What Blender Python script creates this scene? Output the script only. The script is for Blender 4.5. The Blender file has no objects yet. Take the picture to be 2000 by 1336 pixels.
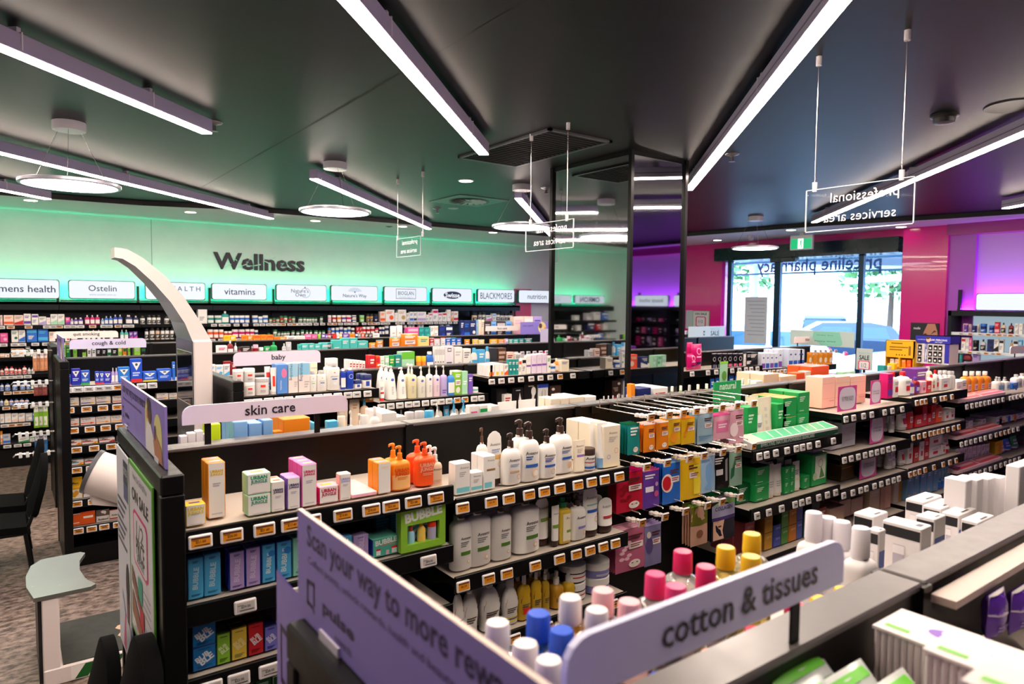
import bpy, math, random
from mathutils import Matrix, Vector
R_ = random.Random(7)
C = bpy.context.scene.collection
S = bpy.context.scene
# ---------------------------------------------------------------- camera
EYE, FPX = Vector((0, 0, 1.86)), 1337.0
yaw, pit, rol = (math.radians(a) for a in (53.54, 3.2, .56))
fw = Vector((math.cos(yaw)*math.cos(pit), math.sin(yaw)*math.cos(pit), -math.sin(pit)))
rt = Vector((math.sin(yaw), -math.cos(yaw), 0)); up = rt.cross(fw)
rt, up = math.cos(rol)*rt+math.sin(rol)*up, -math.sin(rol)*rt+math.cos(rol)*up
cam = bpy.data.cameras.new('camera'); co = bpy.data.objects.new('camera', cam); C.objects.link(co)
co.matrix_world = Matrix(((rt.x, up.x, -fw.x, EYE.x), (rt.y, up.y, -fw.y, EYE.y), (rt.z, up.z, -fw.z, EYE.z), (0, 0, 0, 1)))
cam.sensor_width = 36; cam.lens = FPX*36/2000; cam.clip_start = .05
cam.dof.use_dof = True; cam.dof.focus_distance = 2.9; cam.dof.aperture_fstop = 4.5
S.camera = co
# ---------------------------------------------------------------- world, exposure
W = bpy.data.worlds.new('sky'); S.world = W; W.use_nodes = True
bg = W.node_tree.nodes['Background']; bg.inputs[0].default_value = (.38, .64, 1, 1); bg.inputs[1].default_value = 15.0
S.view_settings.view_transform = 'Standard'; S.view_settings.look = 'None'; S.view_settings.gamma = 1
S.view_settings.use_curve_mapping = False; S.view_settings.exposure = 0.0
cy = S.cycles
cy.use_denoising = True; cy.max_bounces = 8; cy.diffuse_bounces = 4; cy.glossy_bounces = 5; cy.transmission_bounces = 8; cy.transparent_max_bounces = 12
cy.caustics_reflective = False; cy.caustics_refractive = False; cy.sample_clamp_indirect = 6
LAMP, RING, GREEN, PURP, DOWN = 102.0, 20.0, 40.0, 75.0, 16.0      # emission strengths of the room's lamps

def ray(px, py): return rt*((px-1000)/FPX)+up*((668-py)/FPX)+fw
def at(ax, val, px, py):
    d = ray(px, py); return EYE+d*((val-EYE[ax])/d[ax])
# ---------------------------------------------------------------- materials
HEX = dict(w='F2EFEA', k='0B0B0D', n='1B2A66', b='2A6FD0', B='1C3FB0', l='7FB2E4', L='4FB3E6', t='1F8F8C', T='4FC0B4', a='76C6D2', g='1E9E50', G='0E6B3A', m='A8DDB8',
           e='8FCB3A', y='F2C21E', Y='F7E08A', o='F08A1C', O='F4571E', r='D0202C', R='8E1A22', p='E8569E', P='F3B6C8', q='D31272', v='6A3FA8', V='B8A0D8', x='8A8A90', X='C9C7C8',
           d='3A2620', D='5B3A2A', c='EFE3CC', h='E9C7A8', i='C79A5E', s='F5D8C8', u='A85A34', z='2E3138')
NAME = dict(w='white', k='black', n='navy', b='blue', B='royal blue', l='pale blue', L='sky blue', t='teal', T='turquoise', a='aqua', g='green', G='dark green', m='mint',
            e='lime', y='yellow', Y='pale yellow', o='orange', O='vermilion', r='red', R='dark red', p='pink', P='pale pink', q='magenta', v='purple', V='lilac', x='grey', X='light grey',
            d='dark brown', D='brown', c='cream', h='peach', i='tan', s='blush', u='copper', z='charcoal')
def lin(h):
    h = HEX.get(h, h); a = [int(h[i:i+2], 16)/255 for i in (0, 2, 4)]
    return [c/12.92 if c <= .04045 else ((c+.055)/1.055)**2.4 for c in a]
_m = {}
def M(h, rough=.45, metal=0, emit=0, spec=.5, trans=0, alpha=1, tex=0, ior=1.45, coat=0):
    key = (h, rough, metal, emit, spec, trans, alpha, tex, coat)
    if key in _m: return _m[key]
    m = bpy.data.materials.new('mat_'+NAME.get(h, h)); m.use_nodes = True; nt = m.node_tree
    b = nt.nodes['Principled BSDF']; c = lin(h)
    I = b.inputs
    I['Base Color'].default_value = (*([q*.2 for q in c] if emit else c), 1); I['Roughness'].default_value = rough; I['Metallic'].default_value = metal
    I['Specular IOR Level'].default_value = spec; I['Transmission Weight'].default_value = trans; I['IOR'].default_value = ior; I['Alpha'].default_value = alpha
    I['Coat Weight'].default_value = coat
    if emit: I['Emission Color'].default_value = (*c, 1); I['Emission Strength'].default_value = emit
    if tex:
        n = nt.nodes.new('ShaderNodeTexNoise'); n.inputs['Scale'].default_value = tex; n.inputs['Detail'].default_value = 4
        co_ = nt.nodes.new('ShaderNodeTexCoord'); nt.links.new(co_.outputs['Object'], n.inputs['Vector'])
        rp = nt.nodes.new('ShaderNodeMapRange'); rp.inputs['To Min'].default_value = max(0, rough-.08); rp.inputs['To Max'].default_value = min(1, rough+.1)
        nt.links.new(n.outputs['Fac'], rp.inputs['Value']); nt.links.new(rp.outputs['Result'], I['Roughness'])
        bp = nt.nodes.new('ShaderNodeBump'); bp.inputs['Strength'].default_value = .06
        nt.links.new(n.outputs['Fac'], bp.inputs['Height']); nt.links.new(bp.outputs['Normal'], I['Normal'])
    _m[key] = m; return m
def PM(ch): return M(ch, .38, tex=60)                # printed card and plastic
BLACK = M('0A0A0B', .42, spec=.25, tex=40); WHITEP = M('E8E4E6', .4, tex=30); WIRE = M('D9D3CC', .25, .9); DARKM = M('0A0A0B', .35, spec=.25, tex=30)
# ---------------------------------------------------------------- mesh builder
_tx = {}
def textmesh(s, bold=0):
    k = (s, bold)
    if k not in _tx:
        cu = bpy.data.curves.new('t', 'FONT'); cu.body = s; cu.resolution_u = 2; cu.offset = bold; cu.align_x = 'CENTER'
        ob = bpy.data.objects.new('t', cu); me = bpy.data.meshes.new_from_object(ob)
        vs = [v.co.copy() for v in me.vertices]; fs = [list(p.vertices) for p in me.polygons]
        bpy.data.objects.remove(ob); bpy.data.meshes.remove(me); bpy.data.curves.remove(cu)
        if not vs: vs = [Vector((0, 0, 0))]
        x0, x1 = min(v.x for v in vs), max(v.x for v in vs); y0, y1 = min(v.y for v in vs), max(v.y for v in vs); w = max(x1-x0, 1e-6)
        _tx[k] = ([((v.x-(x0+x1)/2)/w, (v.y-(y0+y1)/2)/w) for v in vs], fs, (y1-y0)/w)
    return _tx[k]
class MB:
    def __init__(s): s.v = []; s.f = []; s.mi = []; s.mats = []
    def mat(s, m):
        if m not in s.mats: s.mats.append(m)
        return s.mats.index(m)
    def add(s, vs, fs, m):
        k = len(s.v); i = s.mat(m); s.v += [tuple(v) for v in vs]
        for f in fs: s.f.append([k+a for a in f]); s.mi.append(i)
    def box(s, x0, x1, y0, y1, z0, z1, m, bev=0, side=None, top=None):
        if bev <= 0:
            vs = [(x, y, z) for z in (z0, z1) for y in (y0, y1) for x in (x0, x1)]
            s.add(vs, [(0, 1, 5, 4)], m); k = len(s.v)-8; sd, tp = s.mat(side or m), s.mat(top or side or m)
            for f, i in (((1, 3, 7, 5), sd), ((3, 2, 6, 7), sd), ((2, 0, 4, 6), sd), ((4, 5, 7, 6), tp), ((2, 3, 1, 0), sd)): s.f.append([k+a for a in f]); s.mi.append(i)
            return
        b = min(bev, (x1-x0)*.45, (y1-y0)*.45, (z1-z0)*.45); rings = []
        for z, o in ((z0, b), (z0+b, 0), (z1-b, 0), (z1, b)):
            a0, a1, c0, c1 = x0+o, x1-o, y0+o, y1-o
            q = b if o == 0 else b*.5
            rings.append([(a0+q, c0, z), (a1-q, c0, z), (a1, c0+q, z), (a1, c1-q, z), (a1-q, c1, z), (a0+q, c1, z), (a0, c1-q, z), (a0, c0+q, z)])
        k = len(s.v); s.v += [v for r in rings for v in r]; i0, sd, tp = s.mat(m), s.mat(side or m), s.mat(top or side or m)
        for j in range(3):
            for n in range(8):
                n2 = (n+1) % 8; s.f.append([k+j*8+n, k+j*8+n2, k+j*8+8+n2, k+j*8+8+n]); s.mi.append(i0 if n == 0 and j < 2 else (tp if j == 2 else sd))
        s.f.append([k+7-n for n in range(8)]); s.mi.append(sd); s.f.append([k+24+n for n in range(8)]); s.mi.append(tp)
    def loft(s, rings, m, cap0=True, cap1=True, close=True):
        n = len(rings[0]); vs = [v for r in rings for v in r]; fs = []
        for j in range(len(rings)-1):
            for i in range(n if close else n-1):
                i2 = (i+1) % n; fs.append((j*n+i, j*n+i2, j*n+n+i2, j*n+n+i))
        if cap0: fs.append(tuple(range(n-1, -1, -1)))
        if cap1: fs.append(tuple((len(rings)-1)*n+i for i in range(n)))
        s.add(vs, fs, m)
    def lathe(s, prof, m, n=16, cx=0, cy=0, sy=1, p=2.0, cap0=True, cap1=True):
        rings = []
        for r, z in prof:
            ring = []
            for i in range(n):
                a = 2*math.pi*(i+.5)/n; c, q = math.cos(a), math.sin(a); e = 2/p
                ring.append((cx+r*math.copysign(abs(c)**e, c), cy+r*sy*math.copysign(abs(q)**e, q), z))
            rings.append(ring)
        s.loft(rings, m, cap0, cap1)
    def tube(s, pts, r, m, n=6):
        pts = [Vector(p) for p in pts]; rings = []
        for i, p in enumerate(pts):
            d = (pts[min(i+1, len(pts)-1)]-pts[max(i-1, 0)]).normalized(); a = d.orthogonal().normalized()
            if i and abs(a.dot(pa)) < .99:
                a = (pa-d*pa.dot(d)).normalized()
            pa = a; b = d.cross(a); rr = r[i] if isinstance(r, (list, tuple)) else r
            rings.append([p+a*(rr*math.cos(2*math.pi*k/n))+b*(rr*math.sin(2*math.pi*k/n)) for k in range(n)])
        s.loft(rings, m)
    def prism(s, poly, z0, z1, m, top=None, axis='z'):
        n = len(poly); f = {'z': lambda a, b, c: (a, b, c), 'y': lambda a, b, c: (a, c, b), 'x': lambda a, b, c: (c, a, b)}[axis]
        vs = [f(a, b, z0) for a, b in poly]+[f(a, b, z1) for a, b in poly]
        s.add(vs, [tuple(range(n-1, -1, -1))]+[(i, (i+1) % n, n+(i+1) % n, n+i) for i in range(n)], m)
        s.add(vs[n:], [tuple(range(n))], top or m)
    # flat print on a surface: P(x, z) -> point ; coordinates in metres on the front, x to the right, z up
    def rect(s, P, x0, x1, z0, z1, m, nx=1):
        vs = [P(x0+(x1-x0)*i/nx, z) for z in (z0, z1) for i in range(nx+1)]
        s.add(vs, [(i, i+1, nx+2+i, nx+1+i) for i in range(nx)], m)
    def disc(s, P, x, z, r, m, rz=None, n=18, r0=0):
        rz = rz or r
        o = [P(x+r*math.cos(2*math.pi*i/n), z+rz*math.sin(2*math.pi*i/n)) for i in range(n)]
        if r0 == 0: s.add(o, [tuple(range(n))], m)
        else:
            q = [P(x+r*r0*math.cos(2*math.pi*i/n), z+rz*r0*math.sin(2*math.pi*i/n)) for i in range(n)]
            s.add(o+q, [(i, (i+1) % n, n+(i+1) % n, n+i) for i in range(n)], m)
    def poly(s, P, pts, m): s.add([P(x, z) for x, z in pts], [tuple(range(len(pts)))], m)
    def text(s, P, t, x, z, w, m, rot=0, bold=0, h=None, mirror=False):
        vs, fs, asp = textmesh(t, bold); k = (h/(asp*w) if h else 1); c, q = math.cos(rot), math.sin(rot); o = []
        for a, b in vs:
            if mirror: a = -a
            a, b = a*w, b*w*k; o.append(P(x+a*c-b*q, z+a*q+b*c))
        s.add(o, fs, m)
    def build(s, name, parent=None, smooth=True, loc=None, rz=0):
        me = bpy.data.meshes.new(name); me.from_pydata(s.v, [], s.f)
        for m in s.mats: me.materials.append(m)
        me.polygons.foreach_set('material_index', s.mi); me.polygons.foreach_set('use_smooth', [smooth]*len(s.f)); me.update()
        if smooth: me.set_sharp_from_angle(angle=.7)
        return obj(name, me, parent, loc, rz)
def obj(name, me, parent=None, loc=None, rz=0):
    o = bpy.data.objects.new(name, me); C.objects.link(o)
    if parent: o.parent = parent
    if loc is not None: o.location = loc
    if rz: o.rotation_euler.z = rz
    return o
def tag(o, label, cat, group=None):
    o['label'] = label; o['category'] = cat
    if group: o['group'] = group
    return o
def struct(o): o['kind'] = 'structure'; return o
def empty(name, loc=(0, 0, 0), rz=0): return obj(name, None, None, loc, rz)
def dup(o, loc=None, rz=None):
    c = o.copy(); C.objects.link(c)
    if loc is not None: c.location = loc
    if rz is not None: c.rotation_euler.z = rz
    for ch in list(o.children):
        d = ch.copy(); C.objects.link(d); d.parent = c
        for g in list(ch.children):
            e = g.copy(); C.objects.link(e); e.parent = d
    return c
ORD = 'first second third fourth fifth sixth seventh eighth ninth tenth eleventh twelfth thirteenth fourteenth fifteenth sixteenth seventeenth eighteenth nineteenth twentieth'.split()
ORD += ['twenty-'+o for o in ORD[:9]]+['thirtieth']+['thirty-'+o for o in ORD[:9]]+['fortieth']+['forty-'+o for o in ORD[:9]]+['fiftieth']+['fifty-'+o for o in ORD[:9]]+['sixtieth']+['sixty-'+o for o in ORD[:9]]+['seventieth']+['seventy-'+o for o in ORD[:9]]+['eightieth']+['eighty-'+o for o in ORD[:9]]
def FLAT(y): return lambda x, z: (x, y, z)
# ---------------------------------------------------------------- products (front at y=0, base at z=0, centred on x)
def draw(mb, P, w, h, gfx, nx=1):
    for g in gfx:
        k = g[0]
        if k == 'r': mb.rect(P, (g[1]-.5)*w, (g[3]-.5)*w, g[2]*h, g[4]*h, PM(g[5]), nx)
        elif k == 't': mb.text(P, g[1], (g[2]-.5)*w, g[3]*h, g[4]*w, PM(g[5]), math.radians(g[6]) if len(g) > 6 else 0, g[7] if len(g) > 7 else 0, g[8]*h if len(g) > 8 else None)
        elif k == 'c': mb.disc(P, (g[1]-.5)*w, g[2]*h, g[3]*w, PM(g[4]), g[5]*h if len(g) > 5 else None)
        elif k == 'o': mb.disc(P, (g[1]-.5)*w, g[2]*h, g[3]*w, PM(g[4]), None, 16, .8)
        elif k == 'p': mb.poly(P, [((a-.5)*w, b*h) for a, b in g[1]], PM(g[2]))
        elif k == 'm':
            z = g[3]*h
            for ln in g[1]:
                a = textmesh(ln, g[6])[2]; mb.text(P, ln, (g[2]-.5)*w, z, g[4]*w, PM(g[5]), 0, g[6]); z -= g[4]*w*a*1.18
        elif k == 'l':
            n = g[6]; u0, v0, u1, v1 = g[1:5]
            for i in range(n):
                v = v1-(v1-v0)*(i+.5)/n; q = (v1-v0)/n*.28; e = u1-(u1-u0)*((i*37) % 5)*.09
                mb.rect(P, (u0-.5)*w, (e-.5)*w, (v-q)*h, (v+q)*h, PM(g[5]), nx)
def lift(P, e):
    def Q(x, z):
        a = P(x, z); return (a[0], a[1]-e, a[2])
    return Q
class Lift:                                             # each later print lies a hair in front of the one below it
    def __init__(s, P): s.P = P; s.e = .0004
    def __call__(s, x, z):
        a = s.P(x, z); return (a[0], a[1]-s.e, a[2])
def prints(mb, P, w, h, gfx, nx=1):
    L = Lift(P)
    for g in gfx: draw(mb, L, w, h, [g], nx); L.e += .00025
def auto(kind, cols, hsh):
    a, b = cols[0], cols[1 if len(cols) > 1 else 0]; c = cols[2] if len(cols) > 2 else b; ink = '8A8790' if a in 'wcsPYX' else 'EDE9E6'
    if kind == 'c':
        f = [[('r', 0.02, .12, .98, .36, b), ('l', .12, .62, .8, .86, ink if c == a else c, 2)], [('r', .06, .7, .94, .9, b), ('l', .15, .2, .7, .5, ink, 3)],
             [('c', .66, .36, .24, b), ('l', .1, .66, .8, .86, ink if c == a else c, 2)], [('p', [(.02, .05), (.98, .05), (.98, .5), (.02, .24)], b), ('l', .12, .6, .85, .88, ink, 3)]]
        return f[hsh % 4]
    if kind == 's': return [('r', .2, .4, .8, .62, 'F4F0EC'), ('c', .5, .2, .26, b, .13), ('l', .2, .72, .8, .86, 'F4F0EC', 2), ('l', .26, .45, .74, .57, 'A06060', 2)]
    if kind == 't': return [('r', .18, .36, .82, .45, b), ('l', .2, .55, .75, .72, ink, 3)]
    return [('r', .06, .12, .94, .62, c), ('l', .2, .24, .78, .5, ink if c in 'wcsPYX' else 'F2EFEA', 3)]
_pk = {}
def pump_head(z, r, H, m, turn=.5):
    """collar, stem and nozzle of a lotion pump standing on a neck of radius R at height Z, H tall"""
    b = MB(); b.lathe([(r, 0), (r, H*.42), (r*.92, H*.46), (r*.5, H*.48), (r*.5, H*.78)], m, 12)
    b.lathe([(r*.62, H*.74), (r*.75, H*.78), (r*.75, H*.9), (r*.5, H*.97), (0.0001, H)], m, 12)
    c, s = math.cos(turn), math.sin(turn); L = r*2.5
    b.loft([[(c*q-s*o, s*q+c*o, H*z2) for o, z2 in ((-r*.34*t, lo), (r*.34*t, lo), (r*.34*t, hi), (-r*.34*t, hi))] for q, t, lo, hi in ((0, 1.2, .82, .99), (-L*.6, .9, .84, .99), (-L, .7, .76, .93))], m)
    b.v = [(x, y, z0+z) for x, y, z0 in b.v]; return b
import re
def CL(s): return tuple(re.findall('[0-9A-F]{6}|[A-Za-z]', s)) if isinstance(s, str) else s
def make(kind, w, h, d, cols, gfx=None, opt=None):
    cols = CL(cols)
    key = (kind, round(w, 3), round(h, 3), round(d, 3), cols, repr(gfx), repr(opt))
    opt = opt or {}
    if key not in _pk:
        hs = sum(map(ord, ''.join(cols)))+int(w*1000); g = gfx if gfx is not None else auto(kind, cols, hs); out = []; mb = MB(); A = PM(cols[0]); B = PM(cols[1 if len(cols) > 1 else 0])
        if kind == 'c':                                   # folding carton
            sd = PM(opt['side']) if 'side' in opt else A; tp = PM(opt['top']) if 'top' in opt else sd
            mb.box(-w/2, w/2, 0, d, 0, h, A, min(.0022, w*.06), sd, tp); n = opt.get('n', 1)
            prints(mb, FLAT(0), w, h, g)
            if 'lid' in opt: mb.rect(lambda x, y: (x, y, h+.0005), -w*.28, w*.28, d*.3, d*.62, PM(opt['lid']))
            mb.rect(lambda x, y: (x, y, h+.0003), -w*.46, w*.46, d*.82, d*.835, M('8A8380', .6))
            out.append(('body', mb))
        elif kind in 'bpfo':                              # bottles: capped, pump, flared pump, oil
            hb = h*opt.get('hb', {'b': .84, 'p': .73, 'f': .8, 'o': .8}[kind]); a = w/2; p = opt.get('p', 2.5); sh = opt.get('sh', .82); nk = opt.get('neck', .3)
            if kind == 'f': pr = [(.86, 0), (1, .03), (1, .1), (.8, .55), (.62, .88), (.5, .95), (.42, 1)]
            elif opt.get('waist'): pr = [(.82, 0), (.9, .02), (.86, .3), (.98, .5), (.9, .68), (.66, .84), (.5, .92), (nk, .95), (nk, 1)]
            else:
                pr = [(.9, 0), (1, .025), (1, sh-.12)]+[(nk+(1-nk)*math.cos(t)**.8, sh-.12+(1-sh+.06)*math.sin(t)) for t in (.35, .7, 1.05, 1.35)]+[(nk, 1-.05), (nk, 1)]
            mb.lathe([(a*r, hb*z) for r, z in pr], M(cols[0], .12, trans=.75, alpha=1) if opt.get('clear') else A, 20 if w > .05 else 14, 0, d/2, d/w, p)
            def P(x, z):
                t = z/hb
                for (r0, z0), (r1, z1) in zip(pr, pr[1:]):
                    if z0 <= t <= z1: r = r0+(r1-r0)*(t-z0)/max(z1-z0, 1e-6); break
                else: r = pr[-1][0]
                x = max(-a*r*.98, min(a*r*.98, x)); return (x, d/2-d/2*r*(1-abs(x/(a*r))**p)**(1/p)-.0006, z)
            prints(mb, P, w, hb, g, 8); out.append(('body', mb))
            H = h-hb; nr = a*nk*1.12*min(1, d/w*1.1)
            if kind in 'pf':
                q = pump_head(hb-H*.08, nr, H*1.08, B, opt.get('turn', .35)); q.v = [(x, y+d/2, z) for x, y, z in q.v]; out.append(('pump_head', q))
            else:
                q = MB(); f = opt.get('capw', 1.25)*nr
                if kind == 'o': q.lathe([(f, hb-.004), (f, hb+H*.45), (f*.62, hb+H*.5), (f*.6, hb+H*.95), (f*.5, h)], B, 12, 0, d/2)
                else: q.lathe([(f*.97, hb-.003), (f, hb), (f*.96, h-.003), (f*.86, h)], B, 14, 0, d/2)
                out.append(('spray_cap' if kind == 'o' else 'cap', q))
        elif kind == 't':                                 # tube standing on its cap
            hc = h*opt.get('cap', .13); n = 16; rings = []; dome = opt.get('dome', 0)
            for z, f in ((hc, 0), (hc+h*.02, .02), (h*.4, .3), (h*.7, .62), (h*.88, .85), (h*.95, .96), (h, 1)):
                wx = w/2*(.8+.2*f)
                if dome and z > h*.8: wx *= math.sqrt(max(.05, 1-((z-h*.8)/(h*.205))**2))
                dy = d/2*(1-.93*f); rings.append([(wx*math.cos(2*math.pi*(i+.5)/n), d/2+dy*math.sin(2*math.pi*(i+.5)/n), z) for i in range(n)])
            mb.loft(rings, A)
            def P(x, z):
                f = max(0, min(1, (z-hc)/(h-hc))); wx = w/2*(.8+.2*f); x = max(-wx*.97, min(wx*.97, x)); return (x, d/2-d/2*(1-.9*f)*math.sqrt(1-(x/wx)**2)-.0008, z)
            prints(mb, P, w, h, g, 6); out.append(('body', mb))
            q = MB(); q.lathe([(w*.4, 0), (w*.41, .003), (w*.4, hc)], PM(opt.get('capc', cols[1 if len(cols) > 1 else 0])), 16, 0, d/2, d/w*.98); out.append(('cap', q))
        elif kind == 'j':                                 # tub or jar with a lid
            hl = h*opt.get('lid', .28); mb.lathe([(w*.46, 0), (w*.49, .003), (w*.49, h-hl-.002), (w*.44, h-hl)], A, 18, 0, d/2, d/w, opt.get('p', 2))
            def P(x, z): x = max(-w*.47, min(w*.47, x)); return (x, d/2-d/2*math.sqrt(1-(x/(w*.49))**2)-.0004, z)
            prints(mb, P, w, h-hl, g, 8); out.append(('body', mb))
            q = MB(); q.lathe([(w*.5, h-hl), (w*.5, h-.003), (w*.46, h)], B, 18, 0, d/2, d/w, opt.get('p', 2)); out.append(('lid', q))
        elif kind == 's':                                 # flat sealed sachet
            nx, nz = 6, 8; vs = []; fs = []
            def T(u, v): return d/2*max(0, (1-abs(2*u-1)**3)*(1-abs(2*v-1)**4))
            for sgn in (-1, 1):
                k = len(vs)
                for j in range(nz+1):
                    for i in range(nx+1):
                        u, v = i/nx, j/nz; vs.append(((u-.5)*w, d/2+sgn*T(u, v)+.0006*sgn+.0008*math.sin(9*u+7*v), v*h))
                for j in range(nz):
                    for i in range(nx):
                        q = [k+j*(nx+1)+i, k+j*(nx+1)+i+1, k+(j+1)*(nx+1)+i+1, k+(j+1)*(nx+1)+i]; fs.append(q if sgn < 0 else q[::-1])
            mb.add(vs, fs, M(cols[0], .25, .15))
            def P(x, z): return (x, d/2-T(min(1, max(0, x/w+.5)), min(1, max(0, z/h)))-.0014, z)
            prints(mb, P, w, h, g, 6)
            if opt.get('crimp', 1): prints(mb, P, w, h, [('r', 0, .955, 1, 1, cols[1 if len(cols) > 1 else 0])], 6)
            out.append(('body', mb))
        ms = []
        for nm, b in out: o = b.build(nm); ms.append((nm, o.data)); bpy.data.objects.remove(o)
        _pk[key] = ms
    return _pk[key]
KIND = dict(c='carton', b='bottle', p='pump_bottle', f='pump_bottle', o='spray_bottle', t='tube', j='jar', s='sachet')
def place(kind, name, w, h, d, cols, loc, rz=0, gfx=None, opt=None):
    ms = make(kind, w, h, d, cols, gfx, opt)
    if len(ms) == 1: return obj(name, ms[0][1], None, loc, rz)
    r = empty(name, loc, rz)
    for nm, me in ms: obj(nm, me, r)
    return r
def describe(kind, cols, nm):
    cols = CL(cols)
    a = NAME.get(cols[0], 'pale'); b = NAME.get(cols[1 if len(cols) > 1 else 0], 'dark'); n = nm.replace('_', ' ')
    if kind == 'c': return f'{a} {n}' if a == b else f'{a} and {b} {n}'
    if kind == 's': return f'{a} {n}' if a == b else f'{a} {n} with {b} print'
    w = {'j': 'lid', 'b': 'cap', 't': 'cap'}.get(kind, 'pump')
    return f'{a} {n}' if a == b else f'{a} {n} with {b} {w}'
def row(where, ax, yf, z, items, px=None, name=None, dep=None, rz=None, group=None, face=None, order=1):
    """Products side by side on one shelf. WHERE: the shelf's name; the fronts stand in the plane AX = YF; Z: the shelf's surface. Items: (kind, left, right, top, colours, words, gfx, opt);
    left, right and top are read where the front edges meet the shelf's line of sight from the door."""
    if rz is None: rz = 0 if ax == 1 else -math.pi/2
    ox, oy, s = px or (0, 0, 1); out = []; i = 0
    for it in items:
        kind, a, b, t, cols = it[:5]; words = it[5] if len(it) > 5 else None; gfx = it[6] if len(it) > 6 and it[6] is not None else ([] if face else None); opt = dict(it[7]) if len(it) > 7 and it[7] else {}
        a, b, t = ox+a/s, ox+b/s, oy+t/s; y0 = yf+opt.get('dy', 0); h0 = 0
        pa, pb = at(ax, y0, a, t), at(ax, y0, b, t); w = abs((pb-pa)[1-ax]); zb = z+opt.get('dz', 0); h = (pa.z+pb.z)/2-zb
        if ax == 1: h = min([h]+[q[4]-.032-zb for q in DECKS if q[4] > zb+.05 and q[0] < (pa.x+pb.x)/2 < q[1] and q[2] < y0+.01 < q[3]])
        h = max(h, .012); d = opt.get('d') or dep or {'c': min(max(.03, w*.8), .09), 's': .008, 't': w*.62}.get(kind, w*(.62 if kind in 'bp' and h > .09 else .95))
        nm = opt.get('name') or name or KIND[kind]; n = opt.get('n', 1)
        if ax == 1 and abs(rz) < 3:                       # nothing may reach into the spine behind it
            lim = next(q for q in (.44, .84, 2.11, 2.54, 3.99, 4.33, 5.83, 6.21, 7.56, 7.91, 9.59, 99) if q > y0+.01); d = min(d, lim-y0-.004); n = max(1, min(n, int((lim-y0)/(d+.003)+.02)))
        mid = (pa+pb)/2; stack = opt.get('stack', 1); h1 = h/stack
        w *= opt.get('fit', .985)
        if ax == 1 and 1.8 < y0 < 2.1 or ax == 1 and 3.7 < y0 < 3.99:   # keep each product inside its own bay
            s0 = AX if y0 < 3 else (.985 if mid.x < 3.6 else 4.07); j = s0+round((mid.x-s0)/PITCH)*PITCH
            if abs(mid.x-j) < w/2+.02 and 0 < j-s0: mid.x = j+math.copysign(w/2+.02, mid.x-j)
        base = words or describe(kind, cols, opt.get('say', nm))
        for k in range(n):
            for q in range(stack):
                loc = [mid.x, mid.y, zb+q*h1]; loc[ax] = y0+k*(d+.003)*(1 if abs(rz) < 3 else -1)
                if rz and abs(rz) > 3: loc[ax] = y0
                gf = gfx if k == 0 or gfx is None or kind != 'c' else []
                o = place(kind, nm, w, h1-.0004*(q < stack-1), d, cols, loc, rz+(opt.get('rz', 0)), gf, {a: b for a, b in opt.items() if a not in ('dy', 'dz', 'd', 'name', 'n', 'stack', 'rz', 'fit', 'say')})
                lb = base if q == 0 else ('upper ' if q == stack-1 else 'middle ')+base
                if stack > 1 and q == 0: lb = 'lowest '+base
                lb += f', {ORD[i]} from left on {where}' if k == 0 else f' {"directly" if k == 1 else "two places" if k == 2 else "three places"} behind the {ORD[i]} one on {where}'
                if len(lb.split()) > 16: lb = lb.replace(' from left on ', ' on ')
                if len(lb.split()) > 16:
                    pos = lb[lb.rindex(' directly behind' if ' directly behind' in lb else ' two places' if ' two places' in lb else ' three places' if ' three places' in lb else f', {ORD[i]}'):]; lb = ' '.join(lb.replace(pos, '').replace(',', '').split()[:16-len(pos.split())])+pos
                tag(o, lb, KIND[kind].replace('_', ' '), group or f'products on {where}'); out.append(o)
        i += 1
    return out
def mini(text):
    """'kind left right top colours; ...' -> items"""
    out = []
    for it in text.split(';'):
        f = it.split()
        if not f: continue
        opt = {}
        for e in f[5:]:
            k, v = e.split('='); opt[k] = float(v) if k in ('dy', 'dz', 'd', 'fit', 'hb', 'lid', 'cap', 'rz') else int(v) if k in ('n', 'stack', 'clear', 'dome', 'waist', 'crimp') else v
        out.append((f[0], float(f[1]), float(f[2]), float(f[3]), f[4], None, None, opt))
    return out
def price_tag(where, ax, y, z, xs, cols, w=.056, h=.035, px=None, txt=None, tilt=-.12, noun='price tag', rz=None):
    """electronic shelf labels clipped to a shelf edge"""
    ox, oy, s = px or (0, 0, 1)
    for i, x in enumerate(xs):
        p = at(ax, y, ox+x/s, oy if px else 800); c = cols[i % len(cols)]; loc = [p.x, p.y, z]; loc[ax] = y
        one_tag(loc, c, w, h, txt[i % len(txt)] if txt else None, tilt, f'{"orange" if c == "o" else "grey"}-screened {noun}, {ORD[i]} from left on {where} edge', rz if rz is not None else (0 if ax == 1 else -math.pi/2))
_tg = {}
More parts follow.
